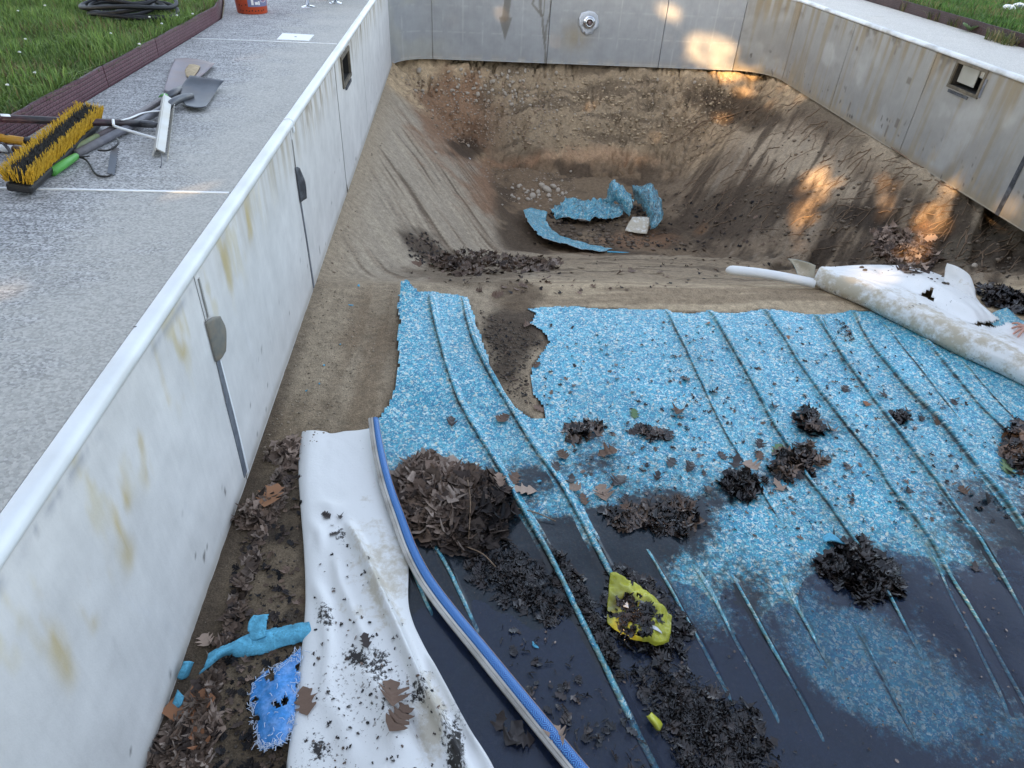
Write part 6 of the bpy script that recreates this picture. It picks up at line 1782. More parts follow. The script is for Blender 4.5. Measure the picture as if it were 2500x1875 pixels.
# fine rootlets matted over the right bank
mm = MB()
for i in range(240):
    u = random.uniform(1440, 2180); v = random.uniform(max(215, 215 + (u - 1700) * .6), min(600, 470 + (u - 1440) * .25))
    an = random.gauss(-.62, .35); ln_ = random.uniform(14, 70); pp = []
    for t in np.linspace(0, 1, 6):
        loc, nor = cast(u + math.cos(an) * ln_ * t + random.gauss(0, 1.2), v + math.sin(an) * ln_ * t + random.gauss(0, 1.2))
        if loc is not None and -2.5 < loc[2] < -1.05 and abs(nor[2]) > .2: pp.append(loc + nor * .006)
    if len(pp) > 3 and np.linalg.norm(pp[0] - pp[-1]) < 1.6: mm.tube(np.array(pp), random.uniform(.0025, .006), 4, False)
o = mm.build('rootlets', M['root'], ground, True); o['kind'] = 'stuff'
# twigs on the heap
for i, (u1, v1, u2, v2, h_) in enumerate([(1010, 1070, 1012, 1180, .10), (1005, 1190, 1070, 1230, .03), (1090, 1100, 1200, 1130, .02), (930, 1040, 960, 1075, .08)]):
    a, _ = cast(u1, v1); b, _ = cast(u2, v2)
    mm = MB(); mm.tube(cubic1(np.array([a + [0, 0, h_], (a + b) / 2 + [.01, 0, h_ + .01], b + [0, 0, h_ * .4 + .005]]), 4), .003, 5)
    tag(mm.build('twig', M['root'], None, True), ['thin twig standing down the middle of the large leaf heap', 'thin twig at the foot of the large heap reaching over the puddle', 'thin twig lying from the large heap across the long ridge', 'short twig on the brown upper side of the large leaf heap'][i], 'twig')
# ------------------------------------------------------------------ things on the deck
def FS(rows, ku, kv, parent, name, mat, amp=0.0, th=0.003):
    gg = refine(np.array([[F(u, v, z) for (u, v, z) in r] for r in rows]), ku, kv)
    o = mesh(name, gg.reshape(-1, 3), grid_faces(*gg.shape[:2]), mat, parent, True)
    return solid(o, th, 0)


def rod(pts, r, name, mat, parent, seg=10, k=1, flat=1.0):
    p = np.array([F(*q) for q in pts])
    if k > 1: p = cubic1(p, k)
    m = MB(); m.tube(p, r if np.isscalar(r) else np.interp(np.arange(len(p)), np.linspace(0, len(p) - 1, len(r)), r), seg, True, flat)
    return m.build(name, mat, parent, True)


Z2 = lambda zx, zy, z: (zx / 3.95, 200 + zy / 3.95, z)     # pixels of a closer look at the tools

# push broom lying on its back
broom = empty('push_broom', tuple(F(130, 365, DECK_Z)), 'push broom with yellow and black bristles lying bristles up', 'broom')
A, B = F(45, 444, .10), F(222, 284, .10)
ax = (B - A); Lb = np.linalg.norm(ax); ax /= Lb; upv = np.array([0.22, -0.30, 1.0]); Rb = axes_rot(ax, upv); sd = Rb[:, 1]; upn = Rb[:, 2]
mid = (A + B) / 2
m = MB(); m.box(mid - upn * 0.028 - np.array([0, 0, 0.0]), (Lb + 0.02, 0.10, 0.04), Rb); m.build('block', M['black'], broom, False, 0.012)
my = MB(); mk_ = MB()
hw = 0.047


def tuft(mb, p, d, l, n, spread, r=0.0026):
    for _ in range(n):
        dd = d + rng.normal(0, spread, 3); dd /= np.linalg.norm(dd)
        a = p + rng.normal(0, .0035, 3); t = a + dd * l * rng.uniform(.85, 1.12)
        s1 = np.cross(dd, (0.3, 0.5, 0.8)); s1 /= np.linalg.norm(s1); s2 = np.cross(dd, s1)
        mb.add([a + s1 * r, a - .5 * s1 * r + .87 * s2 * r, a - .5 * s1 * r - .87 * s2 * r, t + s1 * r * .5, t - .5 * s1 * r + .43 * s2 * r, t - .5 * s1 * r - .43 * s2 * r], [(0, 1, 4, 3), (1, 2, 5, 4), (2, 0, 3, 5), (3, 4, 5)])


for s in np.arange(0, Lb, 0.0115):
    for sg in (-1, 1):
        for row in (0, 1):
            tuft(my, A + ax * (s + rng.uniform(-.004, .004)) + sd * sg * (hw - row * .012), upn + sd * sg * (.22 - row * .12) + rng.normal(0, .05, 3), .062, 4, .14)
    for w in np.linspace(-.027, .027, 7):
        tuft(mk_, A + ax * (s + rng.uniform(-.004, .004)) + sd * w, upn + rng.normal(0, .05, 3), .056, 3, .14, .0032)
for e, d in ((A, -ax), (B, ax)):
    for w in np.linspace(-hw, hw, 8):
        for row in (0, 1): tuft(my, e + sd * w - d * .012 * row, upn + d * (.5 - .2 * row) + sd * w * 6, .066, 4, .14)
o = my.build('outer_bristles', M['bristle_y'], broom, True); o['kind'] = 'stuff'
o = mk_.build('inner_bristles', M['bristle_k'], broom, True); o['kind'] = 'stuff'
rod([Z2(-500, 500, .10), Z2(0, 540, .085), Z2(250, 577, .075)], .021, 'handle', M['yellow_pole'], broom)
rod([Z2(248, 576, .074), Z2(320, 588, .07), Z2(420, 606, .065)], [.024, .026, .020], 'ferrule', M['black'], broom)
rod([Z2(60, 546, .083), Z2(92, 552, .081)], .0225, 'ring', M['black'], broom)

# two square shovels
sh1 = empty('square_shovel', tuple(F(440, 220, DECK_Z)), 'square shovel with worn purplish blade caked with dried mud', 'shovel')
b1 = FS([[(400, 222, .050), (412, 227, .042), (430, 228, .040), (452, 222, .050)], [(406, 200, .058), (425, 205, .044), (448, 206, .044), (470, 202, .058)], [(415, 170, .062), (440, 172, .046), (470, 174, .046), (500, 178, .062)], [(427, 143, .066), (455, 142, .050), (490, 146, .050), (524, 155, .066)]], 5, 5, sh1, 'blade', M['steel_worn'])
FS([[(455, 186, .055), (462, 190, .058), (472, 188, .055)], [(452, 172, .060), (468, 172, .066), (484, 172, .058)], [(462, 158, .060), (474, 158, .064), (488, 162, .058)]], 5, 5, b1, 'dried_mud', M['dried_mud'], 0, .006)
rod([(446, 216, .060), (430, 224, .072), (404, 239, .075)], [.020, .024, .022], 'socket', M['steel'], sh1)
rod([(404, 239, .075), (300, 302, .062), (238, 336, .055)], .0185, 'shaft', M['handle_plum'], sh1)
rod([(404, 238, .075), (397, 242, .075)], .025, 'collar', M['green_grip'], sh1, 14)
rod([(239, 335, .055), (196, 358, .052), (150, 385, .050)], .020, 'grip', M['olive_grip'], sh1)
sh2 = empty('square_shovel', tuple(F(470, 235, DECK_Z)), 'square shovel with dark grey blade lying over the worn one', 'shovel')
FS([[(464, 184, .110), (447, 205, .085), (440, 228, .070), (446, 247, .066), (454, 258, .072)], [(490, 188, .104), (472, 208, .076), (466, 230, .060), (466, 250, .058), (472, 262, .066)], [(518, 192, .100), (502, 210, .072), (494, 232, .056), (490, 252, .054), (488, 263, .062)], [(547, 197, .098), (534, 212, .074), (522, 232, .060), (510, 250, .058), (502, 261, .064)]], 5, 5, sh2, 'blade', M['steel'])
rod([(468, 234, .066), (446, 239, .078), (426, 248, .082), (410, 260, .074)], [.018, .022, .023, .021], 'socket', M['steel'], sh2, 10, 4)
rod([(411, 259, .074), (300, 318, .062), (186, 376, .050)], .0205, 'shaft', M['handle_grey'], sh2)

# wide landscape rake
rake = empty('landscape_rake', tuple(F(395, 310, DECK_Z)), 'wide aluminium landscape rake with black pole and white braces', 'rake')
Ar, Br = F(404, 240, .090), F(384, 374, .055)
axr = Br - Ar; Lr = np.linalg.norm(axr); Rr = axes_rot(axr, (0.55, 0.1, 0.8)); nr = Rr[:, 1]
if nr[0] < 0: nr = -nr
m = MB(); m.box((Ar + Br) / 2 - nr * .014, (Lr, .006, .050), Rr); m.box((Ar + Br) / 2 + nr * .010 + Rr[:, 2] * .018, (Lr * .99, .040, .005), Rr)
m.build('head', M['alu'], rake, False, .002)
for k, s in enumerate(np.linspace(.02, Lr - .02, 22)):
    p = Ar + axr / Lr * s + nr * .030 + Rr[:, 2] * .018
    mt = MB(); mt.box(p + np.array([.004, 0, -.022]), (.014, .004, .050), Rr); mt.build('tooth', M['alu'], rake)
rod([(0, 289, .20), (162, 296, .135), (250, 299, .105), (345, 302, .075)], .0185, 'pole', M['black_pole'], rake)
rod([(-140, 283, .26), (0, 289, .20)], .0185, 'pole', M['black_pole'], rake)
rod([(345, 302, .075), (372, 304, .070), (388, 305, .066)], [.020, .019, .010], 'pole_tip', M['steel'], rake)
rod([(276, 292, .118), (277, 302, .118), (282, 309, .105), (335, 325, .085), (391, 341, .070)], .007, 'brace', M['white_strip'], rake, 6, 3, .5)
rod([(297, 293, .112), (318, 288, .100), (345, 277, .092), (372, 272, .090), (400, 271, .088)], .0075, 'brace', M['white_strip'], rake, 6, 3, .5)
rod([(393, 375, .055), (395, 385, .055), (394, 402, .042), (391, 409, .037)], .0025, 'bent_wire', M['steel'], rake, 5, 3)
rod([(0, 288, .201), (24, 289, .192)], .0195, 'tape_wrap', M['white_strip'], rake)

# weed cutter with serrated blade on a wire bow
wc = empty('weed_cutter', tuple(F(240, 410, DECK_Z)), 'weed cutter with green handle and serrated blade on a black bow', 'weed cutter')
rod([Z2(738, 716, .062), Z2(620, 790, .060), Z2(500, 866, .058)], [.016, .020, .022], 'handle', M['green_grip'], wc)
rod([Z2(735, 718, .062), Z2(820, 745, .050), Z2(870, 800, .045), Z2(910, 870, .042), Z2(960, 905, .042), Z2(1040, 912, .045), Z2(1078, 890, .050)], .005, 'wire_bow', M['black'], wc, 6, 4)
rod([Z2(735, 716, .064), Z2(800, 722, .060), Z2(865, 714, .058)], .0035, 'wire_stay', M['black'], wc, 6, 3)
rod([Z2(950, 660, .070), Z2(1030, 662, .085), Z2(1090, 640, .095), Z2(1136, 600, .105), Z2(1140, 565, .110), Z2(1124, 545, .110)], .005, 'wire_bow', M['black'], wc, 6, 3)
P0, P1 = F(*Z2(1064, 890, .045)), F(*Z2(1106, 625, .092))
dd = (P1 - P0); Lw = np.linalg.norm(dd); dd /= Lw; sdw = np.cross(dd, (0.5, .2, 1)); sdw /= np.linalg.norm(sdw)
if sdw[0] < 0: sdw = -sdw
V = []; n = 26
for i in range(n):
    p = P0 + dd * Lw * i / (n - 1); V += [p - sdw * .014, p + sdw * (.014 + (.007 if i % 2 else 0))]
o = mesh('serrated_blade', V, [(2 * i, 2 * i + 1, 2 * i + 3, 2 * i + 2) for i in range(n - 1)], M['steel'], wc, False); solid(o, .003, 0)

# wooden pole with white band, and the strap hanging over it
wp = empty('wooden_pole', tuple(F(35, 366, DECK_Z)), 'brown wooden pole end with white band under the yellow broom handle', 'pole')
rod([Z2(-400, 600, .065), Z2(130, 648, .058)], .018, 'white_band', M['white_strip'], wp)
rod([Z2(129, 648, .058), Z2(300, 668, .055), Z2(420, 690, .055)], .0165, 'shaft', M['wood'], wp)
sp = rod([Z2(15, 588, .112), Z2(60, 620, .085), Z2(120, 700, .050), Z2(165, 765, .045), Z2(195, 800, .042)], .009, 'strap', M['handle_grey'], None, 8, 4, .4)
tag(sp, 'blue grey strap draped over the poles beside the broom', 'strap')

# orange bucket with holes near its base
bc = F(618, 36, DECK_Z) + np.array([-.04, .15, 0])
bk = empty('bucket', tuple(bc), 'orange plastic bucket with small holes near its base on the deck', 'bucket')
r0, r1, hb = .148, .168, .38
rad = lambda z: r0 + (r1 - r0) * z / hb
m = MB(); m.lathe([(.0, .004), (r0 - .006, .0), (r0, .006), (rad(.30), .30), (rad(.30) + .010, .305), (rad(.31) + .010, .32), (rad(.31), .325), (r1, hb - .02), (r1 + .006, hb - .01), (r1 + .004, hb), (r1 - .004, hb), (r0 - .006, .02), (0, .02)], bc, 40)
m.build('shell', M['bucket'], bk, True)
fa = math.atan2(CAM[1] - bc[1], CAM[0] - bc[0])


def wrap(x, z, off=.0015): a = fa + x / rad(z); r = rad(z) + off; return (bc[0] + r * math.cos(a), bc[1] + r * math.sin(a), bc[2] + z)


def patch(name, x0, x1, z0, z1, mat, off, parent):
    xs = np.linspace(x0, x1, 14); zs = np.linspace(z0, z1, 5)
    V = [wrap(x, z, off) for x in xs for z in zs]
    return mesh(name, V, grid_faces(14, 5), mat, parent, True)


lab = patch('printed_label', -.035, .20, .068, .26, M['print_blue'], .0010, bk)
patch('white_print', .0, .022, .085, .15, M['print_white'], .0018, lab); patch('white_print', .035, .065, .088, .112, M['print_white'], .0018, lab); patch('white_print', .068, .084, .084, .118, M['print_white'], .0018, lab)
sh = [(.092, .15), (.092, .118), (.105, .108), (.130, .103), (.155, .108), (.168, .118), (.168, .15), (.168, .24), (.092, .24)]
V = [wrap(x, z, .0020) for x, z in sh]; mesh('white_shield', V, [tuple(range(len(V)))], M['print_white'], lab, False)
cu = bpy.data.curves.new('shield_text', 'FONT'); cu.body = 'DO IT'; cu.size = .034; cu.resolution_u = 3
to = bpy.data.objects.new('shield_text', cu); COL.objects.link(to); bpy.context.view_layer.update()
tm = to.evaluated_get(bpy.context.evaluated_depsgraph_get()).to_mesh()
tv = np.array([v.co[:] for v in tm.vertices]); tf = [tuple(p.vertices) for p in tm.polygons]
tw = tv[:, 0].max()
bpy.data.objects.remove(to)
mesh('shield_text', [wrap(.130 + (p[0] - tw / 2) * .068 / tw, .130 + p[1], .0028) for p in tv], tf, M['print_red'], lab, False)
for x in (.112, .122, .131, .140, .149): patch('small_print', x, x + .006, .113, .118, M['print_red'], .0028, lab)
for i, (x, z) in enumerate([(-.12, .034), (-.095, .030), (-.055, .034), (-.03, .030), (.0, .034), (.03, .030), (.06, .034), (.095, .030), (.12, .036), (-.10, .075), (-.055, .085), (-.13, .08)]):
    V = [wrap(x + .0062 * math.cos(t), z + .0062 * math.sin(t), .0015) for t in np.linspace(0, 6.283, 8, endpoint=False)]
    mesh('drain_hole', V, [tuple(range(8))], M['skim_dark'], bk, False)

# chrome-legged stand by the pool edge
f1, f2 = F(752, 17, DECK_Z), F(819, 8, DECK_Z)
stand = empty('deck_stand', tuple((f1 + f2) / 2), 'low stand on chrome legs with round foot plates by the pool edge', 'stand')
back_ = np.array([0.12, 0.62, 0]); tops = []
for i, p in enumerate((f1, f2, f1 + back_, f2 + back_)):
    m = MB(); m.lathe([(0, .018), (.022, .018), (.060, .010), (.072, .004), (.072, .0), (0, .0)], p, 24, axes_rot((1, 0, .06 if i == 0 else 0), (0, 0, 1))); m.build('foot_plate', M['chrome'], stand, True)
    m = MB(); m.tube([p + np.array([0, 0, .012]), p + np.array([-.01, .02, .45])], .021, 16); m.build('leg', M['chrome'], stand, True)
c = (f1 + f2) / 2 + back_ / 2 + np.array([0, 0, .462]); m = MB(); m.box(c, (.52, .95, .035)); m.build('board', M['coping'], stand, False, .01)

# white plate in the deck (skimmer lid)
q = [F(*p, DECK_Z) for p in ((690, 82), (767, 86), (754, 100.5), (676, 97))]
V = [np.array([p[0], p[1], DECK_Z + .0045]) for p in q] + [np.array([p[0], p[1], DECK_Z - .02]) for p in q]
lid = mesh('skimmer_lid', V, [(0, 3, 2, 1), (0, 1, 5, 4), (1, 2, 6, 5), (2, 3, 7, 6), (3, 0, 4, 7)], M['white_strip'], None, False)
tag(lid, 'white square skimmer lid set flush in the deck', 'lid')
cq = sum(q) / 4
m = MB(); m.lathe([(0, .0062), (.012, .0062), (.012, .004)], (cq[0], cq[1], DECK_Z), 10); m.build('finger_hole', M['handle_grey'], lid)

# coiled hose on the lawn
hp = []
for i in range(420):
    t = i / 420 * 2 * math.pi * 7.5; k = i / 420
    r = .30 + .07 * math.sin(t * .37 + 1) + .05 * math.sin(t * 1.13)
    hp.append((-1.78 + .06 * math.sin(t * .21) + r * math.cos(t) * 1.0, 4.92 + .05 * math.cos(t * .3) + r * .95 * math.sin(t), LAWN_Z + .03 + .16 * k + .018 * math.sin(t * 2.3)))
m = MB(); m.tube(hp, .0165, 8); tag(m.build('garden_hose', M['hose'], None, True), 'coiled black hose lying on the lawn behind the plum edging', 'hose')

# litter on the far right lawn
for k, (u, v, s, mat, lb) in enumerate([(2461, 22, .10, 'white_film', 'crumpled white paper on the lawn beyond the dark edging'), (2487, 16, .09, 'white_film', 'white carton with blue print on the lawn beyond the dark edging')]):
    p = F(u, v, LAWN_Z + .05)
    v_ = IV2 * (1 + .5 * (np.array([vnoise(np.array(a[0] * 2 + k), np.array(a[1] * 2 + a[2]), 9) for a in IV2])[:, None] - .5)) * s * np.array([1, .7, .55]) + p
    o = mesh('paper_litter', v_, IF2, M[mat], None, False); tag(o, lb, 'litter')
    if k == 1: m = MB(); m.box(p + np.array([-.03, -.065, .01]), (.05, .01, .04)); m.build('blue_print', M['print_blue'], o)

# bits lying on the deck and a dead leaf
for (u, v, s) in [(664, 214, .02), (667, 46, .05), (300, 560, .01), (330, 800, .012)]:
    p = F(u, v, DECK_Z); lv, lf = LEAVES[6]
    o = mesh('leaf_scrap', lv * s + p + np.array([0, 0, .004]), lf, M['leaf_dark'], None, True); tag(o, 'tiny dark leaf scrap lying on the pale concrete deck', 'leaf', 'leaf scraps on the deck')
# ------------------------------------------------------------------ grass
def blades(name, label, poly, n, hmin, hmax, pal, z0, w=.0035, cat='grass', lean=.5, parent=None):
    P = np.array(poly); lo, hi = P.min(0), P.max(0)
    xy = rng.uniform(lo, hi, (n * 2, 2)); xy = xy[in_poly(xy[:, 0], xy[:, 1], poly)][:n]; n = len(xy)
    clump = fbm(xy[:, 0] * 3, xy[:, 1] * 3, 3, 600)
    h = rng.uniform(hmin, hmax, n) * (.55 + .9 * clump); a = rng.uniform(0, 2 * np.pi, n); l = rng.normal(0, lean, n) * h
    dx, dy = np.cos(a), np.sin(a); px, py = -dy, dx; ww = w * rng.uniform(.7, 1.5, n)
    base = np.c_[xy, np.full(n, z0)]
    side = np.c_[px * ww, py * ww, np.zeros(n)]
    mid = base + np.c_[dx * l * .35, dy * l * .35, h * .6]; tip = base + np.c_[dx * l, dy * l, h * (1 - .25 * np.abs(l / h).clip(0, 1))]
    V = np.stack([base - side, base + side, mid + side * .8, mid - side * .8, tip], 1).reshape(-1, 3)
    i = np.arange(n)[:, None] * 5
    Fq = np.concatenate([i + 0, i + 1, i + 2, i + 3], 1); Ft = np.concatenate([i + 3, i + 2, i + 4], 1)
    ci = rng.integers(0, len(pal), n); C = np.array(pal)[ci] * (rng.uniform(.6, 1.3, n) * (.7 + .6 * clump))[:, None]
    dry = rng.random(n) < (.05 + .25 * (fbm(xy[:, 0] * 1.7 + 9, xy[:, 1] * 1.7, 3, 610) > .6)); C[dry] = np.array([.20, .165, .075]) * rng.uniform(.6, 1.2, (dry.sum(), 1))
    C = np.repeat(C, 5, 0); C[4::5] *= 1.25
    o = mesh(name, V, [tuple(f) for f in Fq.tolist()] + [tuple(f) for f in Ft.tolist()], M['grass'], parent, True, C)
    if parent is None: tag(o, label, cat, None, 'stuff')
    return o


GREEN = [(.14, .225, .05), (.17, .26, .06), (.115, .185, .045), (.20, .28, .08), (.145, .235, .07)]
blades('grass', 'long green lawn grass behind the plum edging', [(-1.325, 1.3), (-1.325, 5.6), (-1.36, 5.9), (-1.5, 6.4), (-1.72, 7.3), (-2.3, 8.3), (-4.2, 8.3), (-4.0, 4.5), (-2.4, 1.3)], 62000, .06, .13, GREEN, LAWN_Z, .0036)
blades('grass', 'bright green lawn grass behind the dark edging', [(7.245, 4.6), (9.2, 4.6), (11.5, 8.5), (11.5, 12.5), (7.245, 12.5)], 52000, .06, .13, [(.07, .16, .03), (.09, .19, .04), (.06, .13, .03), (.12, .20, .05)], LAWN_Z, .0045)
blades('grass', 'thin grass creeping over the plum edging top', [(-1.345, 1.3), (-1.312, 1.3), (-1.312, 5.6), (-1.345, 5.6)], 900, .05, .12, GREEN, LAWN_Z, .003, 'grass', .9)
# weeds rooted at the foot of the dark edging
wd = [(.10, .13, .04), (.16, .15, .06), (.20, .17, .09), (.07, .11, .035)]
for (u, v, lb, n, rr) in [(2234, 28, 'dry grass tuft at the far stretch of the dark edging', 90, .10), (2310, 52, 'straggly yellow green weed at the dark edging', 130, .14), (2346, 66, 'mossy green weed beside the pale leaf at the edging', 110, .12), (2440, 104, 'dry brown weed tuft at the foot of the dark edging', 180, .22)]:
    p = F(u, v, DECK_Z)
    blades('weed_tuft', lb, [(p[0] - .06, p[1] - rr), (7.195, p[1] - rr), (7.195, p[1] + rr), (p[0] - .06, p[1] + rr)], n, .05, .15, wd, DECK_Z, .004, 'weed', .9)
p = F(2366, 78, DECK_Z)
lv, lf = LEAVES[6]
o = mesh('broad_leaf_weed', np.concatenate([(lv * .16) @ axes_rot((math.cos(a), math.sin(a), .5), (0, 0, 1)).T + p + np.array([.05 * math.cos(a), .05 * math.sin(a), .05]) for a in (.4, 1.9, 3.3, 4.6)]), np.concatenate([lf + k * len(lv) for k in range(4)]), M['leaf_green'], None, True)
tag(o, 'grey green broad leaved weed at the foot of the dark edging', 'weed')
# clover flowers
fl = MB()
for k in range(7):
    t = k * .9; fl.lathe([(0, .012), (.008, .008), (.009, .0), (.004, -.005)], (.011 * math.cos(t), .011 * math.sin(t), .002 * (k % 3)), 6)
fme = None
for i, (u, v) in enumerate([(110, 14), (44, 27), (365, 42), (395, 58), (432, 38), (470, 34), (62, 96), (85, 178), (48, 128), (340, 108), (18, 208), (270, 82)]):
    p = F(u, v, LAWN_Z + .10)
    if fme is None:
        o = fl.build('white_flower', M['white_flower'], None, True); fme = o.data
    else:
        o = bpy.data.objects.new('white_flower', fme); COL.objects.link(o)
    o.location = p; o.scale = (.5, .5, .5); tag(o, 'small white flower head standing in the lawn grass with the hose', 'flower', 'white flowers in the lawn')

# ------------------------------------------------------------------ the trees behind the camera that shade the pool
SU = np.array([SUN_H[1], -SUN_H[0], 0.0])                       # across the light
SV = np.cross(SUN_D, SU); SV = SV if SV[2] > 0 else -SV           # up across the light
PATCH = [  # (outline of the sunlit patch as measured on the photo) -> gaps between the leaves
    ([(1480, 95), (1500, 72), (1550, 75), (1580, 105), (1600, 138), (1540, 145), (1490, 125)], .05), ([(1425, 25), (1450, 14), (1472, 35), (1462, 52)], .045), ([(1512, 24), (1522, 34)], -.05), ([(1060, 8), (1090, 14), (1080, 30)], .10), ([(1095, 25), (1105, 15)], .04), ([(1240, 12), (1320, 25)], .03),
    ([(1735, 375), (1790, 370), (1800, 400), (1760, 440), (1740, 480), (1715, 490), (1725, 440)], .055), ([(1714, 508), (1730, 528), (1714, 540)], .01), ([(1800, 385), (1820, 395)], .05),
    ([(1905, 400), (1920, 440), (1905, 470)], .07), ([(1975, 470), (2020, 430), (2050, 420), (2045, 460), (2030, 495), (1990, 500)], .05), ([(2045, 400), (2070, 402)], .02), ([(1960, 545), (1985, 555)], .05),
    ([(2060, 325), (2085, 330)], -.04), ([(2190, 430), (2195, 465)], .01),
    ([(1560, 165), (1580, 172), (1640, 160)], .06), ([(1545, 250), (1580, 258)], .06), ([(1745, 240), (1765, 235)], .05), ([(1590, 195), (1630, 200)], .06), ([(1690, 195), (1700, 190)], .04),
    ([(1840, 585), (1880, 592), (1910, 600)], .07), ([(1525, 685), (1545, 705)], .0),
    ([(10, 606), (60, 594), (110, 580), (160, 566), (210, 552), (260, 544), (310, 538)], -.085), ([(2180, 60), (2205, 70)], .05), ([(1780, 90), (1800, 60)], .03)]
gaps = []
for poly, rad_ in PATCH:
    P = np.array(poly, float)
    pts = list(P) + ([P.mean(0)] if len(P) > 2 else []) + [(P[i] + P[(i + 1) % len(P)]) / 2 for i in range(len(P) - (0 if len(P) > 3 else 1))]
    if len(P) > 4: pts += [(p + P.mean(0)) / 2 for p in P]
    for u, v in pts:
        loc, nor = cast(u, v)
        if loc is not None: gaps.append((loc @ SU, loc @ SV, rad_ * .6 - .02))
gaps = np.array(gaps)
L0 = 12.5
NC = 62000
cu_ = rng.uniform(-13.0, 13.0, NC); cv_ = rng.uniform(-4.5, 9.0, NC); cl_ = L0 + rng.normal(0, .9, NC)
# clumps: leaf sprays gather round branch ends but leave no wide holes
q = rng.normal(0, .18, (NC, 2)); cu_ += q[:, 0]; cv_ += q[:, 1]
siz = rng.uniform(.10, .22, NC)
dist = np.full(NC, 9.0)
for a, b, r in gaps: dist = np.minimum(dist, np.hypot(cu_ - a, cv_ - b) - r)
keep = dist > siz * .55
cu_, cv_, cl_, siz = cu_[keep], cv_[keep], cl_[keep], siz[keep]
pos = cu_[:, None] * SU + cv_[:, None] * SV - cl_[:, None] * SUN_D
ok = pos[:, 2] > 2.2
pos, siz, cu_ = pos[ok], siz[ok], cu_[ok]
centres = [-10.4, -5.2, 0.0, 5.2, 10.4]
own = np.argmin(np.abs(cu_[:, None] + rng.normal(0, .7, len(cu_))[:, None] - np.array(centres)[None, :]), 1)
LS = np.array([(-1, 0, 0), (-.45, -.5, .08), (.2, -.62, .12), (.75, -.35, .05), (1.05, 0, -.05), (.75, .35, .05), (.2, .62, .12), (-.45, .5, .08)])
for k, cc in enumerate(centres):
    foot = cc * SU - L0 * SUN_D; foot[2] = LAWN_Z
    tr = empty('shade_tree', tuple(foot), 'tall leafy tree in the row that shades the pool', 'tree', 'trees shading the pool')
    m = MB(); hgt = 13.5
    trunk = np.array([foot + np.array([.25 * math.sin(t * 2 + k), .2 * math.cos(t * 3 + k), t * hgt - .2]) for t in np.linspace(0, 1, 9)])
    m.tube(trunk, np.linspace(.30, .06, 9), 12)
    for j in range(9):
        t = .32 + .07 * j; b0 = np.array([np.interp(t * 8, range(9), trunk[:, i]) for i in range(3)]); an = j * 2.4 + k
        side_ = SU * math.cos(an) * 2.3 + np.array([SUN_H[0], SUN_H[1], 0]) * math.sin(an) * 1.2
        m.tube([b0, b0 + side_ * .5 + np.array([0, 0, .5]), b0 + side_ + np.array([0, 0, 1.3])], [.09, .06, .025], 7)
    m.build('trunk', M['bark'], tr, True)
    sel = np.where(own == k)[0]; n = len(sel)
    ra = rng.normal(0, 1, (n, 3)); zx = -SUN_D + .75 * ra / np.linalg.norm(ra, axis=1)[:, None]; zx /= np.linalg.norm(zx, axis=1)[:, None]
    xa = np.cross(zx, rng.normal(0, 1, (n, 3))); xa /= np.linalg.norm(xa, axis=1)[:, None]; ya = np.cross(zx, xa)
    V = pos[sel][:, None, :] + siz[sel][:, None, None] * (LS[None, :, 0:1] * xa[:, None, :] + LS[None, :, 1:2] * ya[:, None, :] + LS[None, :, 2:3] * zx[:, None, :])
    i = np.arange(n)[:, None] * 8
    f = np.concatenate([np.concatenate([i, i + 1, i + 7], 1), ], 0).tolist() + np.concatenate([i + 1, i + 2, i + 6, i + 7], 1).tolist() + np.concatenate([i + 2, i + 3, i + 5, i + 6], 1).tolist() + np.concatenate([i + 3, i + 4, i + 5], 1).tolist()
    cr = mesh('crown', V.reshape(-1, 3), f, M['crown'], tr, False); cr['kind'] = 'stuff'

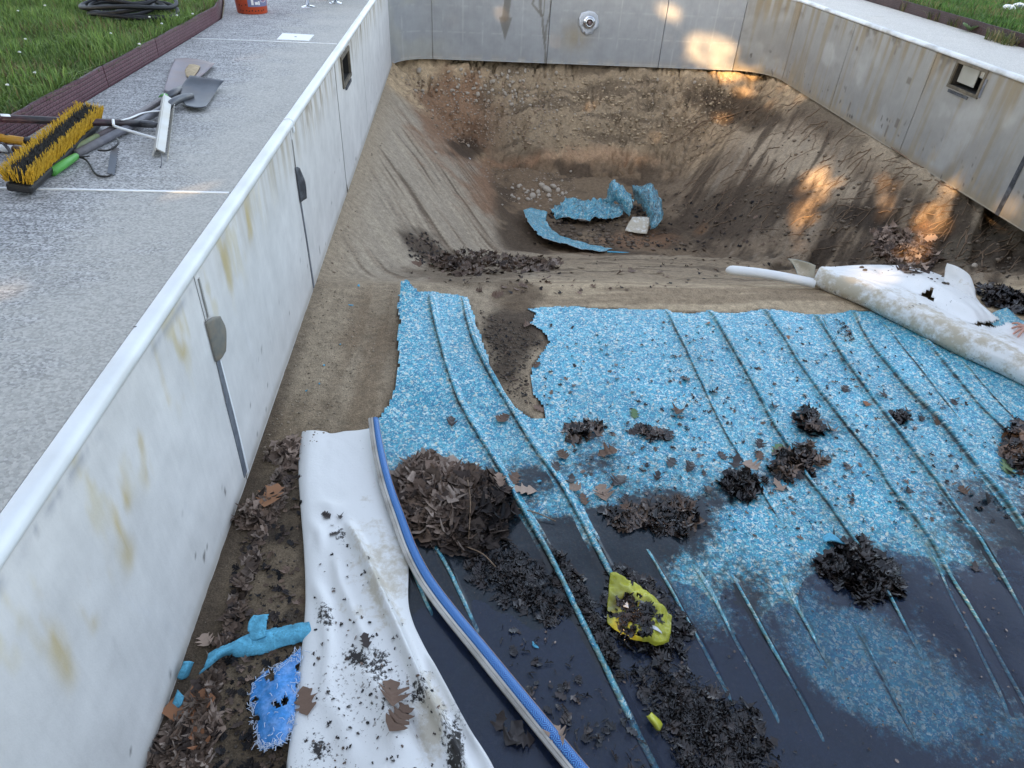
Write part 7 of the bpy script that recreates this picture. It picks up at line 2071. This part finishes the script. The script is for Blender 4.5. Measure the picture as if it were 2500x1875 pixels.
# ------------------------------------------------------------------ the kneeling person whose hand reaches in from the right
def person():
    hl, hn = cast(2203, 716)
    tips = [cast(*p)[0] for p in ((2184, 701), (2183, 712), (2187, 724), (2197, 731))]
    wrist = hl + np.array([.105, -.035, .045]); palm = hl + np.array([.045, -.012, .032])
    J = {}; E = []

    def add(n, p, r, par=None):
        J[n] = (len(J), np.array(p, float), r)
        if par: E.append((J[par][0], J[n][0]))
    pel = np.array([5.62, 1.10, -.78])
    add('pelvis', pel, (.15, .13)); add('waist', pel + [-.06, .03, .17], (.135, .11), 'pelvis'); add('chest', pel + [-.16, .12, .38], (.16, .125), 'waist'); add('neckb', pel + [-.22, .17, .50], (.085, .08), 'chest')
    add('neck', pel + [-.26, .20, .57], (.055, .058), 'neckb'); add('head0', pel + [-.30, .23, .66], (.078, .088), 'neck'); add('head1', pel + [-.32, .25, .75], (.082, .092), 'head0'); add('head2', pel + [-.32, .25, .82], (.055, .06), 'head1')
    shl = pel + [-.30, .02, .43]; shr = pel + [-.02, .26, .43]
    add('shl', shl, (.065, .065), 'neckb'); el = (shl + wrist) / 2 + np.array([.06, -.14, -.05]); add('ell', el, (.045, .045), 'shl'); add('wrl', wrist, (.027, .022), 'ell'); add('palm', palm, (.034, .018), 'wrl')
    add('shr', shr, (.065, .065), 'neckb'); add('elr', shr + [.06, .16, -.24], (.045, .045), 'shr'); add('wrr', shr + [-.10, .28, -.38], (.027, .027), 'elr'); add('hdr', shr + [-.16, .32, -.46], (.035, .022), 'wrr')
    # fingers on the liner: four fingers and the thumb from the side of the palm
    dirp = (tips[1] - palm); dirp[2] = 0; dirp /= np.linalg.norm(dirp); sidep = np.cross((0, 0, 1.0), dirp)
    offs = [-.030, -.010, .011, .030]
    order = sorted(range(4), key=lambda i: (tips[i] - palm) @ sidep)
    for k, i in enumerate(order):
        kn = palm + dirp * .040 + sidep * offs[k] + np.array([0, 0, -.004]); tip = tips[i] + np.array([0, 0, .009]); mid_ = kn * .5 + tip * .5 + np.array([0, 0, .012])
        add('k%d' % k, kn, (.0105, .0105), 'palm'); add('m%d' % k, mid_, (.0088, .0088), 'k%d' % k); add('t%d' % k, tip, (.0070, .0070), 'm%d' % k)
    th0 = palm + sidep * -.034 - dirp * .010; add('th0', th0, (.012, .012), 'palm'); add('th1', th0 + sidep * -.024 + dirp * .024 + np.array([0, 0, -.012]), (.0095, .0095), 'th0'); add('th2', th0 + sidep * -.032 + dirp * .050 + np.array([0, 0, -.020]), (.0078, .0078), 'th1')
    for s, nm in ((-1, 'a'), (1, 'b')):
        hip = pel + np.array([.06 * s, .09 * s, -.04]); kn = pel + np.array([-.34 + .1 * s, .18 + .16 * s, -.22]); kn[2] = -1.0; an = kn + np.array([.40, -.16, -.01]); ft = an + np.array([.12, -.05, .02])
        add('hip' + nm, hip, (.10, .10), 'pelvis'); add('kn' + nm, kn, (.065, .062), 'hip' + nm); add('an' + nm, an, (.042, .040), 'kn' + nm); add('ft' + nm, ft, (.035, .03), 'an' + nm)
    me = bpy.data.meshes.new('person'); me.from_pydata([tuple(v[1]) for v in J.values()], E, [])
    o = bpy.data.objects.new('person', me); COL.objects.link(o)
    sk = o.modifiers.new('skin', 'SKIN'); o.modifiers.new('sub', 'SUBSURF').levels = 2; o.modifiers[-1].render_levels = 2
    sv = me.skin_vertices[0].data
    for (i, p, r) in J.values(): sv[i].radius = r; sv[i].use_root = False
    sv[0].use_root = True; sk.use_smooth_shade = True; sk.branch_smoothing = 0.3
    bpy.context.view_layer.update()
    ev = o.evaluated_get(bpy.context.evaluated_depsgraph_get()); m2 = bpy.data.meshes.new_from_object(ev); o.modifiers.clear(); old = o.data; o.data = m2; m2.name = 'person'; bpy.data.meshes.remove(old)
    for mk in ('shirt', 'skin', 'denim', 'hair'): m2.materials.append(M[mk])
    co = np.array([p.center[:] for p in m2.polygons]); idx = np.zeros(len(co), np.int32)
    jl = list(J.items()); JP = np.array([v[1] for _, v in jl]); near = np.argmin(np.linalg.norm(co[:, None] - JP[None], axis=2), 1)
    for i, nidx in enumerate(near):
        nm = jl[nidx][0]
        if nm in ('neck', 'head0', 'head1', 'head2') or nm.startswith(('palm', 'wr', 'hdr', 'k0', 'k1', 'k2', 'k3', 'm', 't')): idx[i] = 1
        elif nm in ('pelvis',) or nm.startswith(('hip', 'kn', 'an', 'ft')): idx[i] = 2
        if nm in ('head2', 'head1') and (co[i] - J['head1'][1]) @ np.array([.7, -.6, .75]) > .02: idx[i] = 3
    m2.polygons.foreach_set('material_index', idx); m2.polygons.foreach_set('use_smooth', np.ones(len(co), bool))
    return tag(o, 'person in grey shirt kneeling with one bare hand on the rolled liner', 'person')


pers = person()

# round metal fitting with a torn silver collar on the end wall
ft_ = np.array([3.02, POOL_E - .004, -.455])
fit = empty('wall_fitting', tuple(ft_), 'round metal fitting with torn silver collar on the grey end wall', 'fitting')
pts = [(-.02, .155), (.07, .140), (.13, .09), (.158, .0), (.15, -.06), (.09, -.10), (.075, -.165), (.02, -.172), (-.03, -.19), (-.055, -.13), (-.085, -.16), (-.13, -.07), (-.155, -.05), (-.16, .05), (-.13, .12)]
rows = []
for s in (0.12, .45, .75, 1.0): rows.append([(ft_[0] + a * s, ft_[1] - .006 - .020 * (s - .3) ** 2 * (1 + math.sin(i * 1.7)), ft_[2] + b * s) for i, (a, b) in enumerate(pts)])
rows = np.array(rows); m_, n_ = rows.shape[:2]
fcs = [(i * n_ + k, i * n_ + (k + 1) % n_, (i + 1) * n_ + (k + 1) % n_, (i + 1) * n_ + k) for i in range(m_ - 1) for k in range(n_)]
solid(mesh('torn_collar', rows.reshape(-1, 3), fcs, M['silver'], fit, True), .003, 0)
RY = np.array([[1, 0, 0], [0, 0, -1], [0, 1, 0]], float)
m = MB(); m.lathe([(.098, .0), (.098, .03), (.085, .045), (.07, .05), (.068, .075), (.055, .085), (.045, .085), (.045, .05), (.0, .05)], ft_ - np.array([0, .008, 0]), 28, RY); m.build('flange', M['chrome'], fit, True)
m = MB(); m.lathe([(.030, .05), (.030, .088), (.018, .092), (.0, .088)], ft_ - np.array([0, .008, 0]), 16, RY); m.build('nozzle', M['steel_worn'], fit, True)
# ------------------------------------------------------------------ origins: every one-mesh thing stands on its own base
for o in list(SC.objects):
    if o.type == 'MESH' and o.parent is None and not o.children and o.data.users == 1 and o.get('kind') != 'structure':
        n = len(o.data.vertices); co = np.zeros(n * 3); o.data.vertices.foreach_get('co', co); co = co.reshape(-1, 3)
        if o.location.length > 1e-6: continue
        c = Vector(((co[:, 0].min() + co[:, 0].max()) / 2, (co[:, 1].min() + co[:, 1].max()) / 2, co[:, 2].min()))
        o.data.transform(Matrix.Translation(-c)); o.location = c
bpy.context.view_layer.update()
